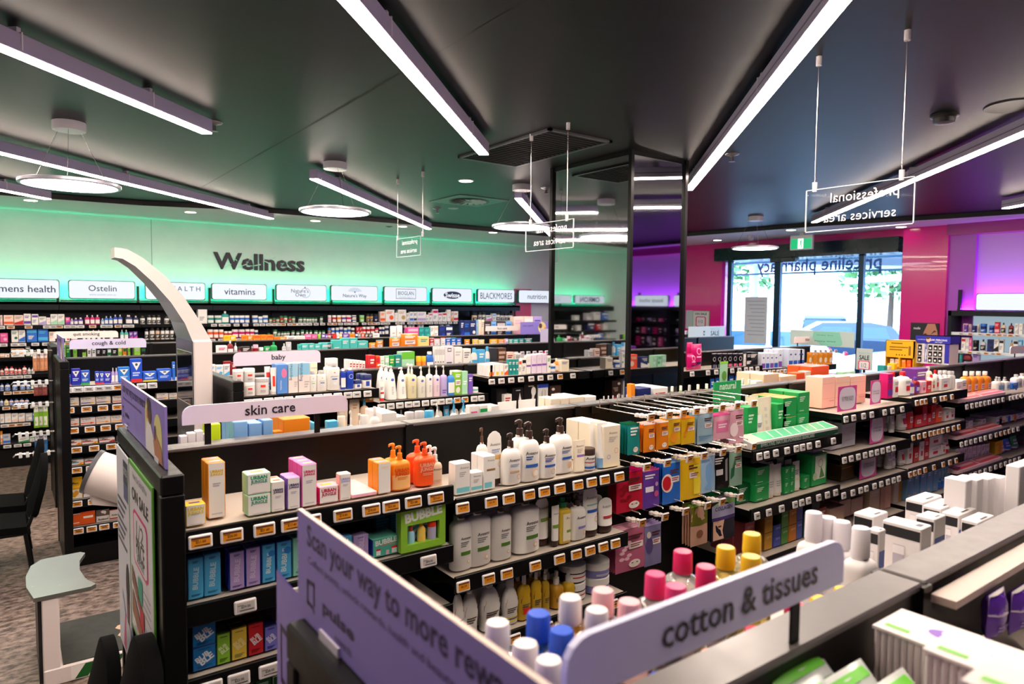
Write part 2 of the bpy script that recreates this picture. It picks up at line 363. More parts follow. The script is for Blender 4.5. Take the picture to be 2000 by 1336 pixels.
def one_tag(loc, c, w, h, t, tilt, label, rz=0):
    key = (c, w, h, t)
    if key not in _tg:
        a = MB(); a.box(-w/2, w/2, -.004, .004, -h/2, h/2, WHITEP, .003); oa = a.build('price_tag')
        b = MB(); sc = M('D98A1E' if c == 'o' else 'BDB8B4', .3); P = FLAT(-.0046); b.rect(P, -w*.4, w*.4, -h*.32, h*.34, sc); Q = FLAT(-.0049); ink = M('3A2410' if c == 'o' else '2A2A2E', .5)
        b.rect(Q, -w*.4, w*.4, h*.2, h*.34, M('5A2E12', .5) if c == 'o' else sc); b.rect(Q, -w*.28, w*.3, -h*.2, -h*.26, ink) if w > .05 else None
        if t: b.text(Q, t, 0, h*.0, w*.42, ink, 0, .02)
        else: b.rect(Q, -w*.24, w*.24, -h*.08, h*.09, ink)
        if w > .05: b.rect(Q, w*.12, w*.36, -h*.27, -h*.2, ink); b.rect(Q, -w*.36, -w*.1, h*.12, h*.16, ink)
        ob = b.build('screen'); _tg[key] = (oa.data, ob.data); bpy.data.objects.remove(oa); bpy.data.objects.remove(ob)
    r = empty('price_tag', loc, rz); r.rotation_euler.x = tilt; obj('case', _tg[key][0], r); obj('screen', _tg[key][1], r)
    tag(r, label, 'price tag', 'electronic price tags'); return r
# ---------------------------------------------------------------- the room
HC, SOF, WY, RX = 2.92, 2.87, 9.65, 9.3                 # ceiling, lowered rim, back wall, entrance wall
def mat_noise(name, c0, c1, scale, rough=.5, stretch=(1, 1, 1), bump=.1, contrast=(.35, .65)):
    m = bpy.data.materials.new(name); m.use_nodes = True; nt = m.node_tree; b = nt.nodes['Principled BSDF']; b.inputs['Roughness'].default_value = rough
    tc = nt.nodes.new('ShaderNodeTexCoord'); mp = nt.nodes.new('ShaderNodeMapping'); mp.inputs['Scale'].default_value = stretch
    n = nt.nodes.new('ShaderNodeTexNoise'); n.inputs['Scale'].default_value = scale; n.inputs['Detail'].default_value = 8; n.inputs['Roughness'].default_value = .65
    r = nt.nodes.new('ShaderNodeValToRGB'); r.color_ramp.elements[0].position, r.color_ramp.elements[1].position = contrast
    r.color_ramp.elements[0].color = (*lin(c0), 1); r.color_ramp.elements[1].color = (*lin(c1), 1); bp = nt.nodes.new('ShaderNodeBump'); bp.inputs['Strength'].default_value = bump
    L = nt.links.new; L(tc.outputs['Object'], mp.inputs['Vector']); L(mp.outputs['Vector'], n.inputs['Vector']); L(n.outputs['Fac'], r.inputs['Fac']); L(r.outputs['Color'], b.inputs['Base Color'])
    L(n.outputs['Fac'], bp.inputs['Height']); L(bp.outputs['Normal'], b.inputs['Normal']); return m
FLOOR = mat_noise('vinyl_floor', '3E332F', 'A08C80', 16, .45, (1, 1.7, 1), .05, (.38, .62))
CEIL = mat_noise('black_ceiling_paint', '05090D', '091015', 3, .4, (1, 3, 1), .03); CEIL.node_tree.nodes['Principled BSDF'].inputs['Specular IOR Level'].default_value = .15
WALLW = mat_noise('pale_wall_paint', 'DFEAE8', 'E8F0EE', 3, .55, (1, 1, 1), .02)
PINK = M('E4188A', .16, tex=3, coat=.4); VIOLET = M('D2B0EE', .5, tex=3)
ALU = M('B4ACCA', .4, .1, tex=20); MIRROR = M('C9CCCF', .03, 1)
def slab(name, x0, x1, y0, y1, z0, z1, m):
    b = MB(); b.box(x0, x1, y0, y1, z0, z1, m); return struct(b.build(name, smooth=False))
slab('floor', -3.1, RX+.3, -3.1, WY+.1, -.1, 0, FLOOR)
slab('ceiling', -3.1, RX+.3, -3.1, WY+.1, HC, HC+.1, CEIL)
slab('wall_back', -3.1, RX+.3, WY, WY+.1, 0, HC, WALLW)
slab('wall_left', -3.2, -3, -3.1, WY+.1, 0, HC, WALLW)
slab('wall_near', -3.1, RX+.3, -3.2, -3, 0, HC, VIOLET)
D0, D1, DZ = 4.15, 6.86, 2.57                            # the entrance opening
slab('wall_right', RX, RX+.3, D1+.05, WY, 0, SOF, PINK)
slab('wall_over_door', RX, RX+.3, D0-.05, D1+.05, 2.76, SOF, PINK)
slab('column_pink', RX-.06, RX+.3, 3.6, D0-.03, 0, SOF, PINK)
slab('wall_facade', RX+.1, RX+.3, 1.5, 9, HC+.1, 3.8, M('C8C8CC', .6))
slab('wall_right_purple', RX+.04, RX+.3, -3.1, 3.6, 0, HC, VIOLET)
slab('trim_purple_bulkhead', RX-.02, RX+.05, 3.31, 3.6, 0, SOF, M('B04CC8', .3, tex=4))
slab('trim_pink_bulkhead', RX-.1, RX+.04, -3, 3.6, 2.74, SOF, M('A0207A', .3, tex=4))
b = MB()                                                # lowered rim of the ceiling along the back and entrance walls
edge = [(-3, 8.7), (1.2, 8.3), (2.0, 8.02), (5.9, 7.98), (7.9, 7.98), (8.05, 6.6), (8.25, 4.7), (8.62, 3.35), (8.85, 2.2), (9, -3)]
outer = [(-3, WY), (1.2, WY), (2, WY), (5.9, WY), (RX, WY), (RX, 6.6), (RX, 4.7), (RX, 3.35), (RX, 2.2), (RX, -3)]
n = len(edge); vs = [(x, y, SOF) for x, y in edge+outer]+[(x, y, HC) for x, y in edge+outer]
for i in range(n-1): b.add([vs[i], vs[i+1], vs[n+i+1], vs[n+i]], [(3, 2, 1, 0)], M('D8DCDC', .5, tex=3))
for i in range(n-1): b.add([vs[i], vs[i+1], vs[2*n+i+1], vs[2*n+i]], [(0, 1, 2, 3)], M('0A0A0C', .5))
struct(b.build('ceiling_rim', smooth=False))
b = MB(); P = lambda x, z: (x, WY-.001, z)
b.rect(P, 1.486, 1.492, 1.7, SOF, M('5E8F80', .6)); struct(b.build('trim_1'))
slab('wall_panel', 7.16, 7.5, WY-.06, WY-.001, 1.5, 2.12, M('E0305E', .3))
a0, a1 = at(2, HC-.001, 395, 365), at(2, HC-.001, 1070, -20); q = (a1-a0).normalized().cross(Vector((0, 0, 1)))*.006
b = MB(); b.add([a0-q, a1-q, a1+q, a0+q], [(0, 1, 2, 3)], M('050506', .6)); struct(b.build('trim_2'))
# mirrored column
XC0, XC1, YC0, YC1 = 3.47, 4.037, 3.339, 4.18
b = MB(); b.box(XC0+.004, XC1-.004, YC0+.004, YC1-.004, 0, HC, MIRROR); col = struct(b.build('column_mirrored', smooth=False))
b = MB()
for x in (XC0, XC1):
    for y in (YC0, YC1): b.box(x-.014, x+.014, y-.014, y+.014, 0, HC, DARKM)
b.box(XC0, XC1, YC0, YC0+.003, HC-.03, HC, DARKM); b.box(XC0, XC0+.003, YC0, YC1, HC-.03, HC, DARKM)
struct(b.build('trim_column', smooth=False))
# ---------------------------------------------------------------- lamps
def linear_light(p, q, where, e0=0, e1=0):
    a, c = at(2, 2.815, *p), at(2, 2.815, *q); d = (c-a).normalized(); a = a-d*e0; c = c+d*e1; L = (c-a).length; rz = math.atan2(d.y, d.x)
    r = empty('linear_light', (a.x, a.y, 0), rz); tag(r, 'warm white linear LED light, '+where, 'light', 'linear ceiling lights')
    b = MB(); b.box(0, L, -.034, .034, 2.82, 2.895, ALU, .003); b.box(.0, L, .0345, .036, 2.85, 2.856, M('6E6880', .4)); b.build('housing', r)
    b = MB(); b.box(.004, L-.004, -.03, .03, 2.815, 2.8195, M('FFEBDA', .5, emit=LAMP)); b.build('diffuser', r)
    for t in (.5, L/2, L-.5):
        b = MB(); b.box(t-.01, t+.01, -.02, .02, 2.895, HC-.0005, M('C8C4D0', .4)); b.box(t-.003, t+.003, -.036, .036, 2.83, 2.9, WHITEP); b.build('mounting_clip', r)
linear_light((677, 0), (945, 303), 'running from top edge towards the square ceiling grille', 1.6)
linear_light((0, 95), (405, 262), 'ending at a sprinkler, upper one over left aisle', 1.2)
linear_light((0, 300), (530, 428), 'passing behind the round pendant nearest the left edge', 1.2)
linear_light((612, 350), (838, 448), 'beside the second round pendant from left')
linear_light((1645, 0), (1345, 372), 'ending at the mirrored column, on its entrance side', 1.6)
linear_light((2000, 262), (1590, 435), 'seen through the clear sign by the entrance', 1.2)
linear_light((1012, 388), (1080, 464), 'small, just before the mirrored column')
linear_light((0, 372), (95, 390), 'short end at far left under the green rim', 2)
linear_light((2060, 390), (1962, 408), 'its end at far right above the purple wall', .5)
def pendant(cx, cy, label):
    z = 2.54; r = empty('round_pendant', (cx, cy, 0)); tag(r, label, 'light', 'round pendant lights')
    b = MB(); b.lathe([(.262, z), (.267, z+.004), (.267, z+.02), (.245, z+.026)], M('C9C6D6', .3, .4), 40, cap0=False); b.lathe([(.247, z), (.262, z)], M('C9C6D6', .3, .4), 40, cap0=False, cap1=False); b.build('ring', r)
    b = MB(); b.lathe([(.0001, z+.001), (.248, z+.001)], M('F2F4FF', .5, emit=RING), 40, cap0=False, cap1=False); b.build('diffuser', r)
    b = MB(); b.lathe([(.086, 2.868), (.088, 2.872), (.088, HC-.0005)], M('DAD6E0', .35), 28); b.build('canopy', r)
    for k in range(3):
        a = k*2.094+.4; b = MB(); b.tube([(.07*math.cos(a), .07*math.sin(a), 2.87), (.23*math.cos(a), .23*math.sin(a), z+.02)], .0015, WIRE, 5); b.build('wire', r)
for px, py, lb in ((138, 364, 'round white LED pendant lamp nearest the left edge, over the waiting chairs'), (655, 416, 'round LED pendant lamp, second from left, beneath a linear light'),
                   (1019, 445, 'round LED pendant lamp just before the mirrored column'), (1474, 486, 'thin round pendant lamp before the entrance door')):
    p = at(2, 2.54, px, py); pendant(p.x, p.y, lb)
def small(name, px, py, z, mk, label, cat, group=None):
    p = at(2, z, px, py); b = MB(); mk(b); o = b.build(name, loc=(p.x, p.y, z)); tag(o, label, cat, group); return o
def downlight(px, py, z, label):
    o = small('downlight', px, py, z, lambda b: b.lathe([(.062, -.004), (.07, -.001), (.07, 0)], WHITEP, 20), label, 'light', 'recessed downlights')
    b = MB(); b.lathe([(.0001, -.0045), (.058, -.0045)], M('FFF4E4', .5, emit=DOWN), 20, cap0=False, cap1=False); b.build('lens', o)
for i, (px, py) in enumerate(((60, 391), (372, 414), (616, 431), (786, 442), (963, 454))): downlight(px, py, SOF, f'recessed round downlight, {ORD[i]} from left along the green rim')
for i, (px, py) in enumerate(((1401, 469), (1545, 449), (1760, 443))): downlight(px, py, SOF, f'recessed round downlight, {ORD[i]} from left in the rim above the entrance')
downlight(910, 353, HC, 'white flush downlight on black ceiling near the square grille')
def sprk(b):
    b.lathe([(.001, -.05), (.012, -.048), (.012, -.02), (.02, -.012), (.045, -.006), (.05, 0)], M('7A7A7E', .3, .8), 14); b.lathe([(.022, -.053), (.022, -.05)], M('7A7A7E', .3, .8), 12)
for px, py, lb in ((418, 243, 'fire sprinkler head beside the end of a linear light'), (1430, 305, 'fire sprinkler head on the blue-lit ceiling by the column'), (1067, 371, 'fire sprinkler head left of the mirrored column'), (854, 411, 'small fire sprinkler head below the round air diffuser')):
    small('fire_sprinkler', px, py-4, HC, sprk, lb, 'sprinkler', 'fire sprinklers')
small('smoke_detector', 1845, 224, HC, lambda b: b.lathe([(.02, -.05), (.05, -.045), (.055, -.02), (.07, -.012), (.07, 0)], M('101012', .4), 18), 'black smoke detector on the ceiling right of the clear sign', 'smoke detector')
small('ceiling_speaker', 1980, 206, HC, lambda b: b.lathe([(.0001, -.002), (.11, -.003), (.13, -.006), (.135, 0)], M('1C1C20', .5), 28, cap0=False), 'flush round black ceiling speaker at far right', 'speaker')
small('motion_sensor', 760, 435, HC, lambda b: b.lathe([(.02, -.06), (.05, -.05), (.055, -.02), (.06, 0)], M('0C0C0E', .4), 16), 'small black dome sensor over the green wall', 'sensor')
small('security_camera', 1467, 452, SOF+.05, lambda b: (b.lathe([(.02, -.13), (.04, -.115), (.05, -.08), (.05, -.05)], M('CFCBD6', .2), 18), b.lathe([(.05, -.05), (.055, -.03), (.055, 0)], M('30303A', .4), 18)), 'white dome security camera hanging from ceiling near the entrance', 'camera')
v = [at(2, HC, *p) for p in ((894, 306), (1076, 251), (1196, 275), (1006, 321))]; x0, x1 = v[0].x, v[2].x; y0, y1 = v[2].y, v[0].y
r = empty('ceiling_grille', ((x0+x1)/2, (y0+y1)/2, HC)); tag(r, 'large square black return air grille in the ceiling', 'air grille'); hx, hy = (x1-x0)/2, (y1-y0)/2
b = MB()
for a in ((-hx, hx, -hy, -hy+.025), (-hx, hx, hy-.025, hy), (-hx, -hx+.025, -hy, hy), (hx-.025, hx, -hy, hy)): b.box(*a, -.012, 0, M('4A4A50', .4))
b.build('frame', r); b = MB(); b.box(-hx+.02, hx-.02, -hy+.02, hy-.02, -.003, -.001, M('050506', .7))
for i in range(22): t = -hy+.04+i*(2*hy-.08)/21; b.box(-hx+.02, hx-.02, t-.004, t+.004, -.009, -.002, M('0C0C0E', .5))
b.build('louver', r)
p = at(2, HC, 916, 392); r = empty('air_diffuser', (p.x, p.y, HC)); tag(r, 'round swirl air diffuser set in square ceiling plate', 'air diffuser')
b = MB(); b.box(-.3, .3, -.3, .3, -.006, 0, M('2E3234', .4)); b.lathe([(.2, -.008), (.21, -.012), (.21, -.006)], M('1A1B1D', .4), 28); b.build('plate', r)
b = MB()
for k in range(14):
    a = k*math.pi/7; c, s_ = math.cos(a), math.sin(a); b.add([(.03*c-.012*s_, .03*s_+.012*c, -.014), (.18*c-.02*s_, .18*s_+.02*c, -.02), (.18*c+.03*s_, .18*s_-.03*c, -.013), (.03*c+.012*s_, .03*s_-.012*c, -.013)], [(0, 1, 2, 3)], M('8F9A9C', .4))
b.build('vane', r)
small('ceiling_vent', 885, 407, HC, lambda b: b.lathe([(.0001, -.004), (.05, -.004), (.06, 0)], M('8A9096', .4), 18, cap0=False), 'small flush disc vent beside the round air diffuser', 'vent')
# clear hanging signs, their letters seen from behind
def hung_sign(hang, l, r_, ytop, ybot, label, t1, t2):
    h0 = at(2, HC, *hang[0]); X = h0.x; A, B = at(0, X, l, ytop[0]), at(0, X, r_, ytop[1]); zt, zb = (A.z+B.z)/2, (at(0, X, l, ybot[0]).z+at(0, X, r_, ybot[1]).z)/2
    r = empty('hanging_sign', (X, (A.y+B.y)/2, zb)); tag(r, label, 'sign', 'clear hanging signs'); w, h = A.y-B.y, zt-zb
    b = MB(); b.box(-.003, .003, -w/2, w/2, 0, h, M('0A0C0E', .04, spec=.3, alpha=.06)); e = M('D8E4EA', .2)
    for a in ((-w/2, -w/2+.004, 0, h), (w/2-.004, w/2, 0, h), (-w/2, w/2, 0, .004), (-w/2, w/2, h-.003, h)): b.box(-.0032, .0032, *a, e)
    b.build('panel', r, False); P = lambda x, z: (-.0035, -x, z)
    b = MB(); m = M('F0F0F4', .4); b.text(P, t1, w*.06, h*.72, w*.62, m, mirror=True); b.text(P, t2, w*.02, h*.3, w*.66, m, mirror=True); b.build('lettering', r)
    for p in hang:
        q = at(2, HC, *p); y = q.y-(A.y+B.y)/2; b = MB(); b.tube([(0, y, h), (0, y, HC-zb)], .0022, WIRE, 6); b.lathe([(.009, h-.01), (.01, h+.03)], WHITEP, 10, 0, y); b.lathe([(.012, HC-zb-.04), (.012, HC-zb-.0005)], WHITEP, 10, 0, y); b.build('cable', r)
hung_sign(((1600, 110), (1772, 58)), 1575, 1789, (372, 344), (454, 438), 'clear acrylic hanging sign nearest the entrance, white letters seen reversed', 'professional', 'services area')
hung_sign(((1038, 262), (1112, 240)), 1027, 1121, (441, 425), (492, 484), 'clear acrylic hanging sign beside the mirrored column', 'professional', 'services area')
hung_sign(((777, 350), (818, 334)), 775, 822, (466, 462), (502, 500), 'clear acrylic hanging sign before the green wall, farthest of the three', 'professional', 'services area')
p = at(0, 8.75, 1566, 475); r = empty('exit_sign', (p.x, p.y, p.z)); tag(r, 'green running man exit sign hanging above the entrance', 'sign')
b = MB(); b.box(-.02, .02, -.165, .165, -.09, .11, WHITEP, .006); b.box(-.01, .01, -.03, .03, .11, SOF-p.z, WHITEP); b.build('case', r)
b = MB(); P = lambda x, z: (-.021, -x, z); Q = lambda x, z: (-.0215, -x, z); gr = M('12B070', .4, emit=1.2); wh = M('F4FFF8', .4, emit=1.6)
b.rect(P, -.15, .15, -.075, .06, gr); b.rect(Q, -.045, .035, -.075, .06, wh); Q2 = lambda x, z: (-.022, -x, z)
b.disc(Q2, .004, .042, .009, gr); b.poly(Q2, [(-.006, .032), (.01, .03), (.004, -.012), (-.012, -.01)], gr); b.poly(Q2, [(-.012, -.01), (-.002, -.012), (-.02, -.045), (-.04, -.05), (-.04, -.042), (-.026, -.038)], gr)
b.poly(Q2, [(-.006, -.01), (.005, -.01), (.016, -.035), (.012, -.066), (.002, -.066), (.004, -.036)], gr); b.poly(Q2, [(.006, .03), (.012, .026), (.026, .004), (.022, 0)], gr); b.poly(Q2, [(-.006, .032), (-.004, .024), (-.024, .006), (-.03, .012)], gr); b.build('panel', r)
# ---------------------------------------------------------------- display gondolas
TOP, PITCH = 1.44, .785
CAP = M('5E5A59', .33, .1, tex=30); LIP = M('0A0A0C', .3, spec=.25, tex=30); DECK = M('BDB2A6', .45, tex=30); PANEL = M('080707', .34, spec=.22, tex=12)
DECKS = []
def shelf(parent, x0, x1, y0, y1, z, m=None, lip=.05, name='shelf', brk=False):
    """deck from the spine (y0) to the lip (y1), surface at z"""
    b = MB(); a, c = min(y0, y1), max(y0, y1); b.box(x0, x1, a, c, z-.028, z, LIP, 0, LIP, m or DECK); s = 1 if y1 > y0 else -1
    b.box(x0, x1, min(y1, y1+s*.012), max(y1, y1+s*.012), z-lip, z+.006, LIP, .002)
    o = b.build(name, parent, False); DECKS.append((x0, x1, a, c, z))
    for x in (x0+.01, x1-.016) if brk else ():
        q = MB(); q.add([(x+i*.006, y, zz) for i in (0, 1) for y, zz in ((y0, z-.03), (y1-s*.04, z-.03), (y0, z-.12))], [(0, 1, 2), (5, 4, 3), (0, 3, 4, 1), (1, 4, 5, 2), (2, 5, 3, 0)], LIP); q.build('bracket', o, False)
    return o
def gondola(label, x0, n, ys, near, far, ylip, yfar, end=True, zb=.14, last=None, t=.028):
    r = empty('display_gondola', (0, 0, 0)); tag(r, label, 'display shelving', 'double-sided shop gondolas')
    xs = [x0+k*PITCH for k in range(n+1)]
    if last: xs[-1] = last
    for k in range(n):
        a, c = xs[k]+.004, xs[k+1]-.004
        b = MB(); b.box(a, c, ys-t, ys+t, zb, TOP-.012, PANEL); b.build('back_panel', r, False)
        b = MB(); b.box(a, c, ys-t-.006, ys+t+.006, TOP-.012, TOP, CAP, .003); b.build('top_cap', r, False)
        b = MB(); b.box(a, c, ylip+.03, yfar-.03, 0, zb, LIP); b.build('base', r, False)
        if k: b = MB(); b.box(xs[k]-.014, xs[k]+.014, ys-t-.012, ys+t+.012, zb, TOP-.004, DARKM); b.build('upright', r, False)
        for z in near.get(k, near.get('*', ())): shelf(r, a, c, ys-t, ylip, z, brk=ys == AY)
        for z in far.get(k, far.get('*', ())): shelf(r, a, c, ys+t, yfar, z)
    if end:
        b = MB(); b.box(x0-.045, x0, ylip-.025, yfar+.025, 0, TOP-.03, M('3A302B', .5, tex=8), 0, PANEL); b.box(x0-.05, x0+.004, ylip-.03, yfar+.03, TOP-.05, TOP, DARKM, .004)
        b.box(x0-.05, x0+.004, ylip-.03, ylip+.0, 0, TOP-.05, DARKM, .003); b.box(x0-.05, x0+.004, yfar, yfar+.03, 0, TOP-.05, DARKM, .003)
        for j in range(14):                              # perforations low on the end panel
            for i in range(22): b.disc(lambda x, z: (x0-.0455, x, z), ylip+.04+i*(yfar-ylip-.08)/21, .66-j*.045, .007, M('0C0A0A', .7), None, 6)
        b.build('end_panel', r, False)
    return r
AX, AY, FY, BY, CY, DY = .335, 2.15, .482, 4.03, 5.87, 7.6
gA = gondola('long black skin care gondola under the skin care sign', AX, 9, AY, {0: (1.285, 1.095, .905, .7, .45), 1: (1.238, .985, .75, .45), 2: (.45,), 3: (1.2, .93, .68, .45), 4: (1.3, 1.087, .9, .66, .4), 5: (1.327, 1.12, .905, .68, .4), 6: (1.24, 1.0, .77, .5), '*': (1.2, .98, .76, .5)}, {'*': (1.3, 1.05, .75, .45)}, 1.82, 2.55)
gF = gondola('black gondola nearest the camera, under the cotton and tissues sign', .335, 5, FY, {0: (1.27, .9, .6), '*': (1.28, 1.05, .8, .5)}, {0: (1.29, .95, .7, .4), '*': (1.25, .95, .7, .4)}, .12, .85)
gB = gondola('black gondola under the baby sign, ending at the mirrored column', .985, 4, BY, {0: (1.348, 1.1, .8, .5), 1: (1.262, 1.05, .8, .5), '*': (1.366, 1.1, .8, .5)}, {'*': (1.36, 1.1, .8, .5)}, 3.72, 4.34, last=3.462)
gB2 = gondola('black gondola between the mirrored column and the entrance', 4.07, 4, BY, {0: (1.306, 1.0, .7), 1: (1.306, 1.0, .7), '*': (1.262, 1.0, .7)}, {'*': (1.36, 1.1, .8)}, 3.72, 4.34, end=False, last=6.95)
gC = gondola('black gondola under the cough and cold sign', .33, 10, CY, {0: (1.263, 1.124, .983, .849, .71, .476, .285), 1: (1.263, 1.124, .983, .849, .71, .476, .285), '*': (1.25, 1.05, .8, .5)}, {'*': (1.38, 1.1, .8)}, 5.52, 6.22)
gD = gondola('black gondola under the quit smoking sign, farthest of the rows', .36, 8, DY, {'*': (1.2, .9, .6)}, {'*': (1.38, 1.1, .8)}, 7.28, 7.92)
# header signs on posts
def header(text, px0, px1, y, label, z0=1.503, z1=1.558, size=.3, tx=None, mirror=False, m='DAD2E4'):
    a, c = at(1, y, px0, 800).x, at(1, y, px1, 800).x; r = empty('header_sign', ((a+c)/2, y, TOP)); tag(r, label, 'sign', 'category header signs'); w = c-a; q = .028; h0, h1 = z0-TOP, z1-TOP
    pts = [(-w/2, h0)]+[(-w/2+q-q*math.cos(t), h1-q+q*math.sin(t)) for t in (0, .4, .8, 1.2, 1.57)]+[(w/2-q+q*math.sin(t), h1-q+q*math.cos(t)) for t in (0, .4, .8, 1.2, 1.57)]+[(w/2, h0)]
    b = MB(); f = M(m, .4, tex=20); b.prism(pts[::-1], -.004, .004, f, f, 'y'); b.build('board', r, False)
    b = MB(); b.text(FLAT(-.0055), text, tx or 0, (h0+h1)/2+.001, w*size, M('15131F', .4), 0, .012, None, mirror); b.build('lettering', r, False)
    for s in (-.36, .3): b = MB(); b.box(s*w-.009, s*w+.009, .0045, .008, 0, h0+.02, BLACK); b.build('post', r, False)
header('skin care', 355, 678, AY-.03, 'white rounded sign reading skin care on the second gondola', size=.305)
header('baby', 457, 626, BY, 'white rounded sign reading baby', 1.492, 1.568, .16)
header('cough & cold', 139, 288, CY, 'white rounded sign reading cough and cold', 1.5, 1.57, .44)
header('quit smoking', 108, 234, DY, 'white rounded sign reading quit smoking', 1.497, 1.562, .41, m='E6DCD8')
header('foot care', 947, 1010, DY, 'small white sign reading foot care', 1.488, 1.556, .3, m='F0E4E0')
header('cotton & tissues', 1108, 1654, .4535, 'pale blue-white sign reading cotton and tissues, nearest the camera', 1.497, 1.557, .6, m='D6DAF6', tx=.03)
header('eye care', 1330, 1362, CY, 'small white sign beside the mirrored column edge', 1.48, 1.53, .4)
header('travel', 1547, 1598, BY, 'small white sign reading travel before the entrance', 1.475, 1.54, .22, m='F0DCE0')
header('hair care', 1967, 2040, AY, 'small white sign at far right before the perfume cabinet', 1.475, 1.54, .3, m='EADCE4')
# purple loyalty boards standing on the end panels
LIL = M('8E7CCB', .4, tex=20); INK = M('2C1E52', .4)
def loyalty(x, y0, y1, z0, z1, label):
    r = empty('loyalty_board', (x, (y0+y1)/2, z0)); tag(r, label, 'sign', 'purple loyalty boards'); w, h = y1-y0, z1-z0
    b = MB(); b.box(-.003, .003, -w/2, w/2, .002, h, LIL, 0, M('E6D2C4', .5)); b.rect(lambda u, v: (-.0031, -u, v), -w/2, w/2, .002, h, LIL); b.rect(lambda u, v: (.0031, u, v), -w/2, w/2, .002, h, LIL); b.build('board', r, False)
    P = Lift(FLAT(0)); P.P = None
    def face(e): return lambda u, v: (-.0031-e, -u, v)
    b = MB(); k = h/.16
    b.text(face(.0003), 'Scan your way to more rewards', -w*.155, h*.80, w*.6, INK, 0, .02, .042*k); b.text(face(.0003), 'Collect points, unlock rewards, health and beauty offers', -w*.2, h*.6, w*.5, INK, 0, 0, .014*k)
    F = face(.0003); lg = MB(); X0, Z0, s = -w*.44, h*.3, .02*k
    for pl in (((-1, -.9), (-.6, -1), (-.6, 1), (-1, .9)), ((-1, .6), (1, .8), (1, 1.1), (-1, .95)), ((.6, .9), (1, 1), (1, -.7), (.6, -.6)), ((-1, -.9), (1, -1), (.2, -.65), (-.9, -.6)), ((.2, -.7), (.6, -.7), (1, -1.2), (.7, -1.2))): lg.poly(F, [(X0+a*s*.8, Z0+c*s) for a, c in pl], INK)
    b.text(F, 'pulse', -w*.33, h*.29, w*.12, INK, 0, .04, .024*k); b.text(F, 'rewards', -w*.31, h*.14, w*.06, INK)
    b.build('lettering', r, False); lg.build('logo', r, False)
    b = MB(); E = [0]
    def blob(c0, z, rx, rz, col): E[0] += .0002; b.disc(face(.0003+E[0]), c0*w, z*h, rx*w, M(col, .5), rz*h, 28)
    def pl(pts, col): E[0] += .0002; b.poly(face(.0003+E[0]), [(a*w, c*h) for a, c in pts], M(col, .5))
    def arch(c0, rx, z1, col): pl([(c0-rx, .03)]+[(c0-rx*math.cos(t*math.pi/12), z1-rx*w/h+rx*w/h*math.sin(t*math.pi/12)) for t in range(13)]+[(c0+rx, .03)], col)
    arch(.19, .06, .93, 'D8CE86'); arch(.38, .075, .8, 'D8CE86'); pl([(.14, .03), (.14, .3), (.17, .55), (.25, .52), (.31, .3), (.32, .03)], 'E6E2E4'); blob(.232, .7, .032, .17, '5A3428'); blob(.215, .86, .04, .12, '2A1A18'); pl([(.2, .9), (.16, .72), (.17, .6), (.2, .6), (.19, .72)], 'C98F5E'); pl([(.33, .5), (.36, .44), (.44, .3), (.47, .03), (.33, .03), (.3, .3)], 'B87A58'); blob(.335, .46, .018, .13, '5A3A5A'); b.build('picture', r, False)
    for q in (-.36, .36): b = MB(); b.box(-.006, .006, -.03+q*w, .03+q*w, -.002, .012, M('DAD2E2', .2)); b.build('holder', r, False)
loyalty(.31, 1.852, 2.645, 1.44, 1.598, 'purple rewards board with a smiling person on the skin care gondola end')
loyalty(.31, .085, .895, 1.44, 1.583, 'large purple rewards board nearest the camera, reading scan your way')
loyalty(.305, 5.5, 6.2, 1.44, 1.6, 'purple rewards board seen nearly edge-on beside the cough sign')
p0, p1 = at(1, DY-.1, 1004, 632), at(1, DY-.1, 1054, 632)
r = empty('loyalty_board', (6.0, DY-.12, 1.44)); tag(r, 'purple and yellow rewards board standing near the foot care sign', 'sign', 'purple loyalty boards')
b = MB(); b.box(-.33, .3, 0, .006, .0, .17, LIL); b.disc(FLAT(-.0004), .05, .09, .07, M('F2D88A', .5), .08); b.disc(FLAT(-.0008), .02, .115, .03, M('5A3428', .5), .035); b.poly(FLAT(-.001), [(.05, .01), (.1, .1), (.2, .02)], M('E8923A', .5)); b.text(FLAT(-.0006), 'more rewards', -.2, .12, .18, INK); b.build('board', r, False)
# second purple poster fixed to the nearest gondola's end
r = empty('loyalty_poster', (.352, .96, 1.0)); tag(r, 'smaller purple rewards poster curling beside the nearest gondola end', 'poster')
def CUR(e): return lambda x, z: (-.02*math.cos(x*6)-e, -x, z)
b = MB(); b.rect(CUR(0), -.125, .07, -.1, .432, LIL, 10); b.rect(CUR(-.002), -.125, .07, -.1, .432, LIL, 10); b.build('sheet', r)
b = MB(); b.text(CUR(.0006), 'pulse', -.0, .29, .09, INK, 0, .04, .03); b.text(CUR(.0006), 'Scan', -.05, .16, .09, INK, 0, .02); b.text(CUR(.0006), 'your way', -.05, .1, .14, INK, 0, .02)
for a in ((-.1, -.093, .26, .35), (-.052, -.045, .25, .36), (-.1, -.045, .345, .355), (-.1, -.045, .26, .27)): b.rect(CUR(.0006), a[0]-.0, a[1], a[2], a[3], INK)
b.build('lettering', r, False)
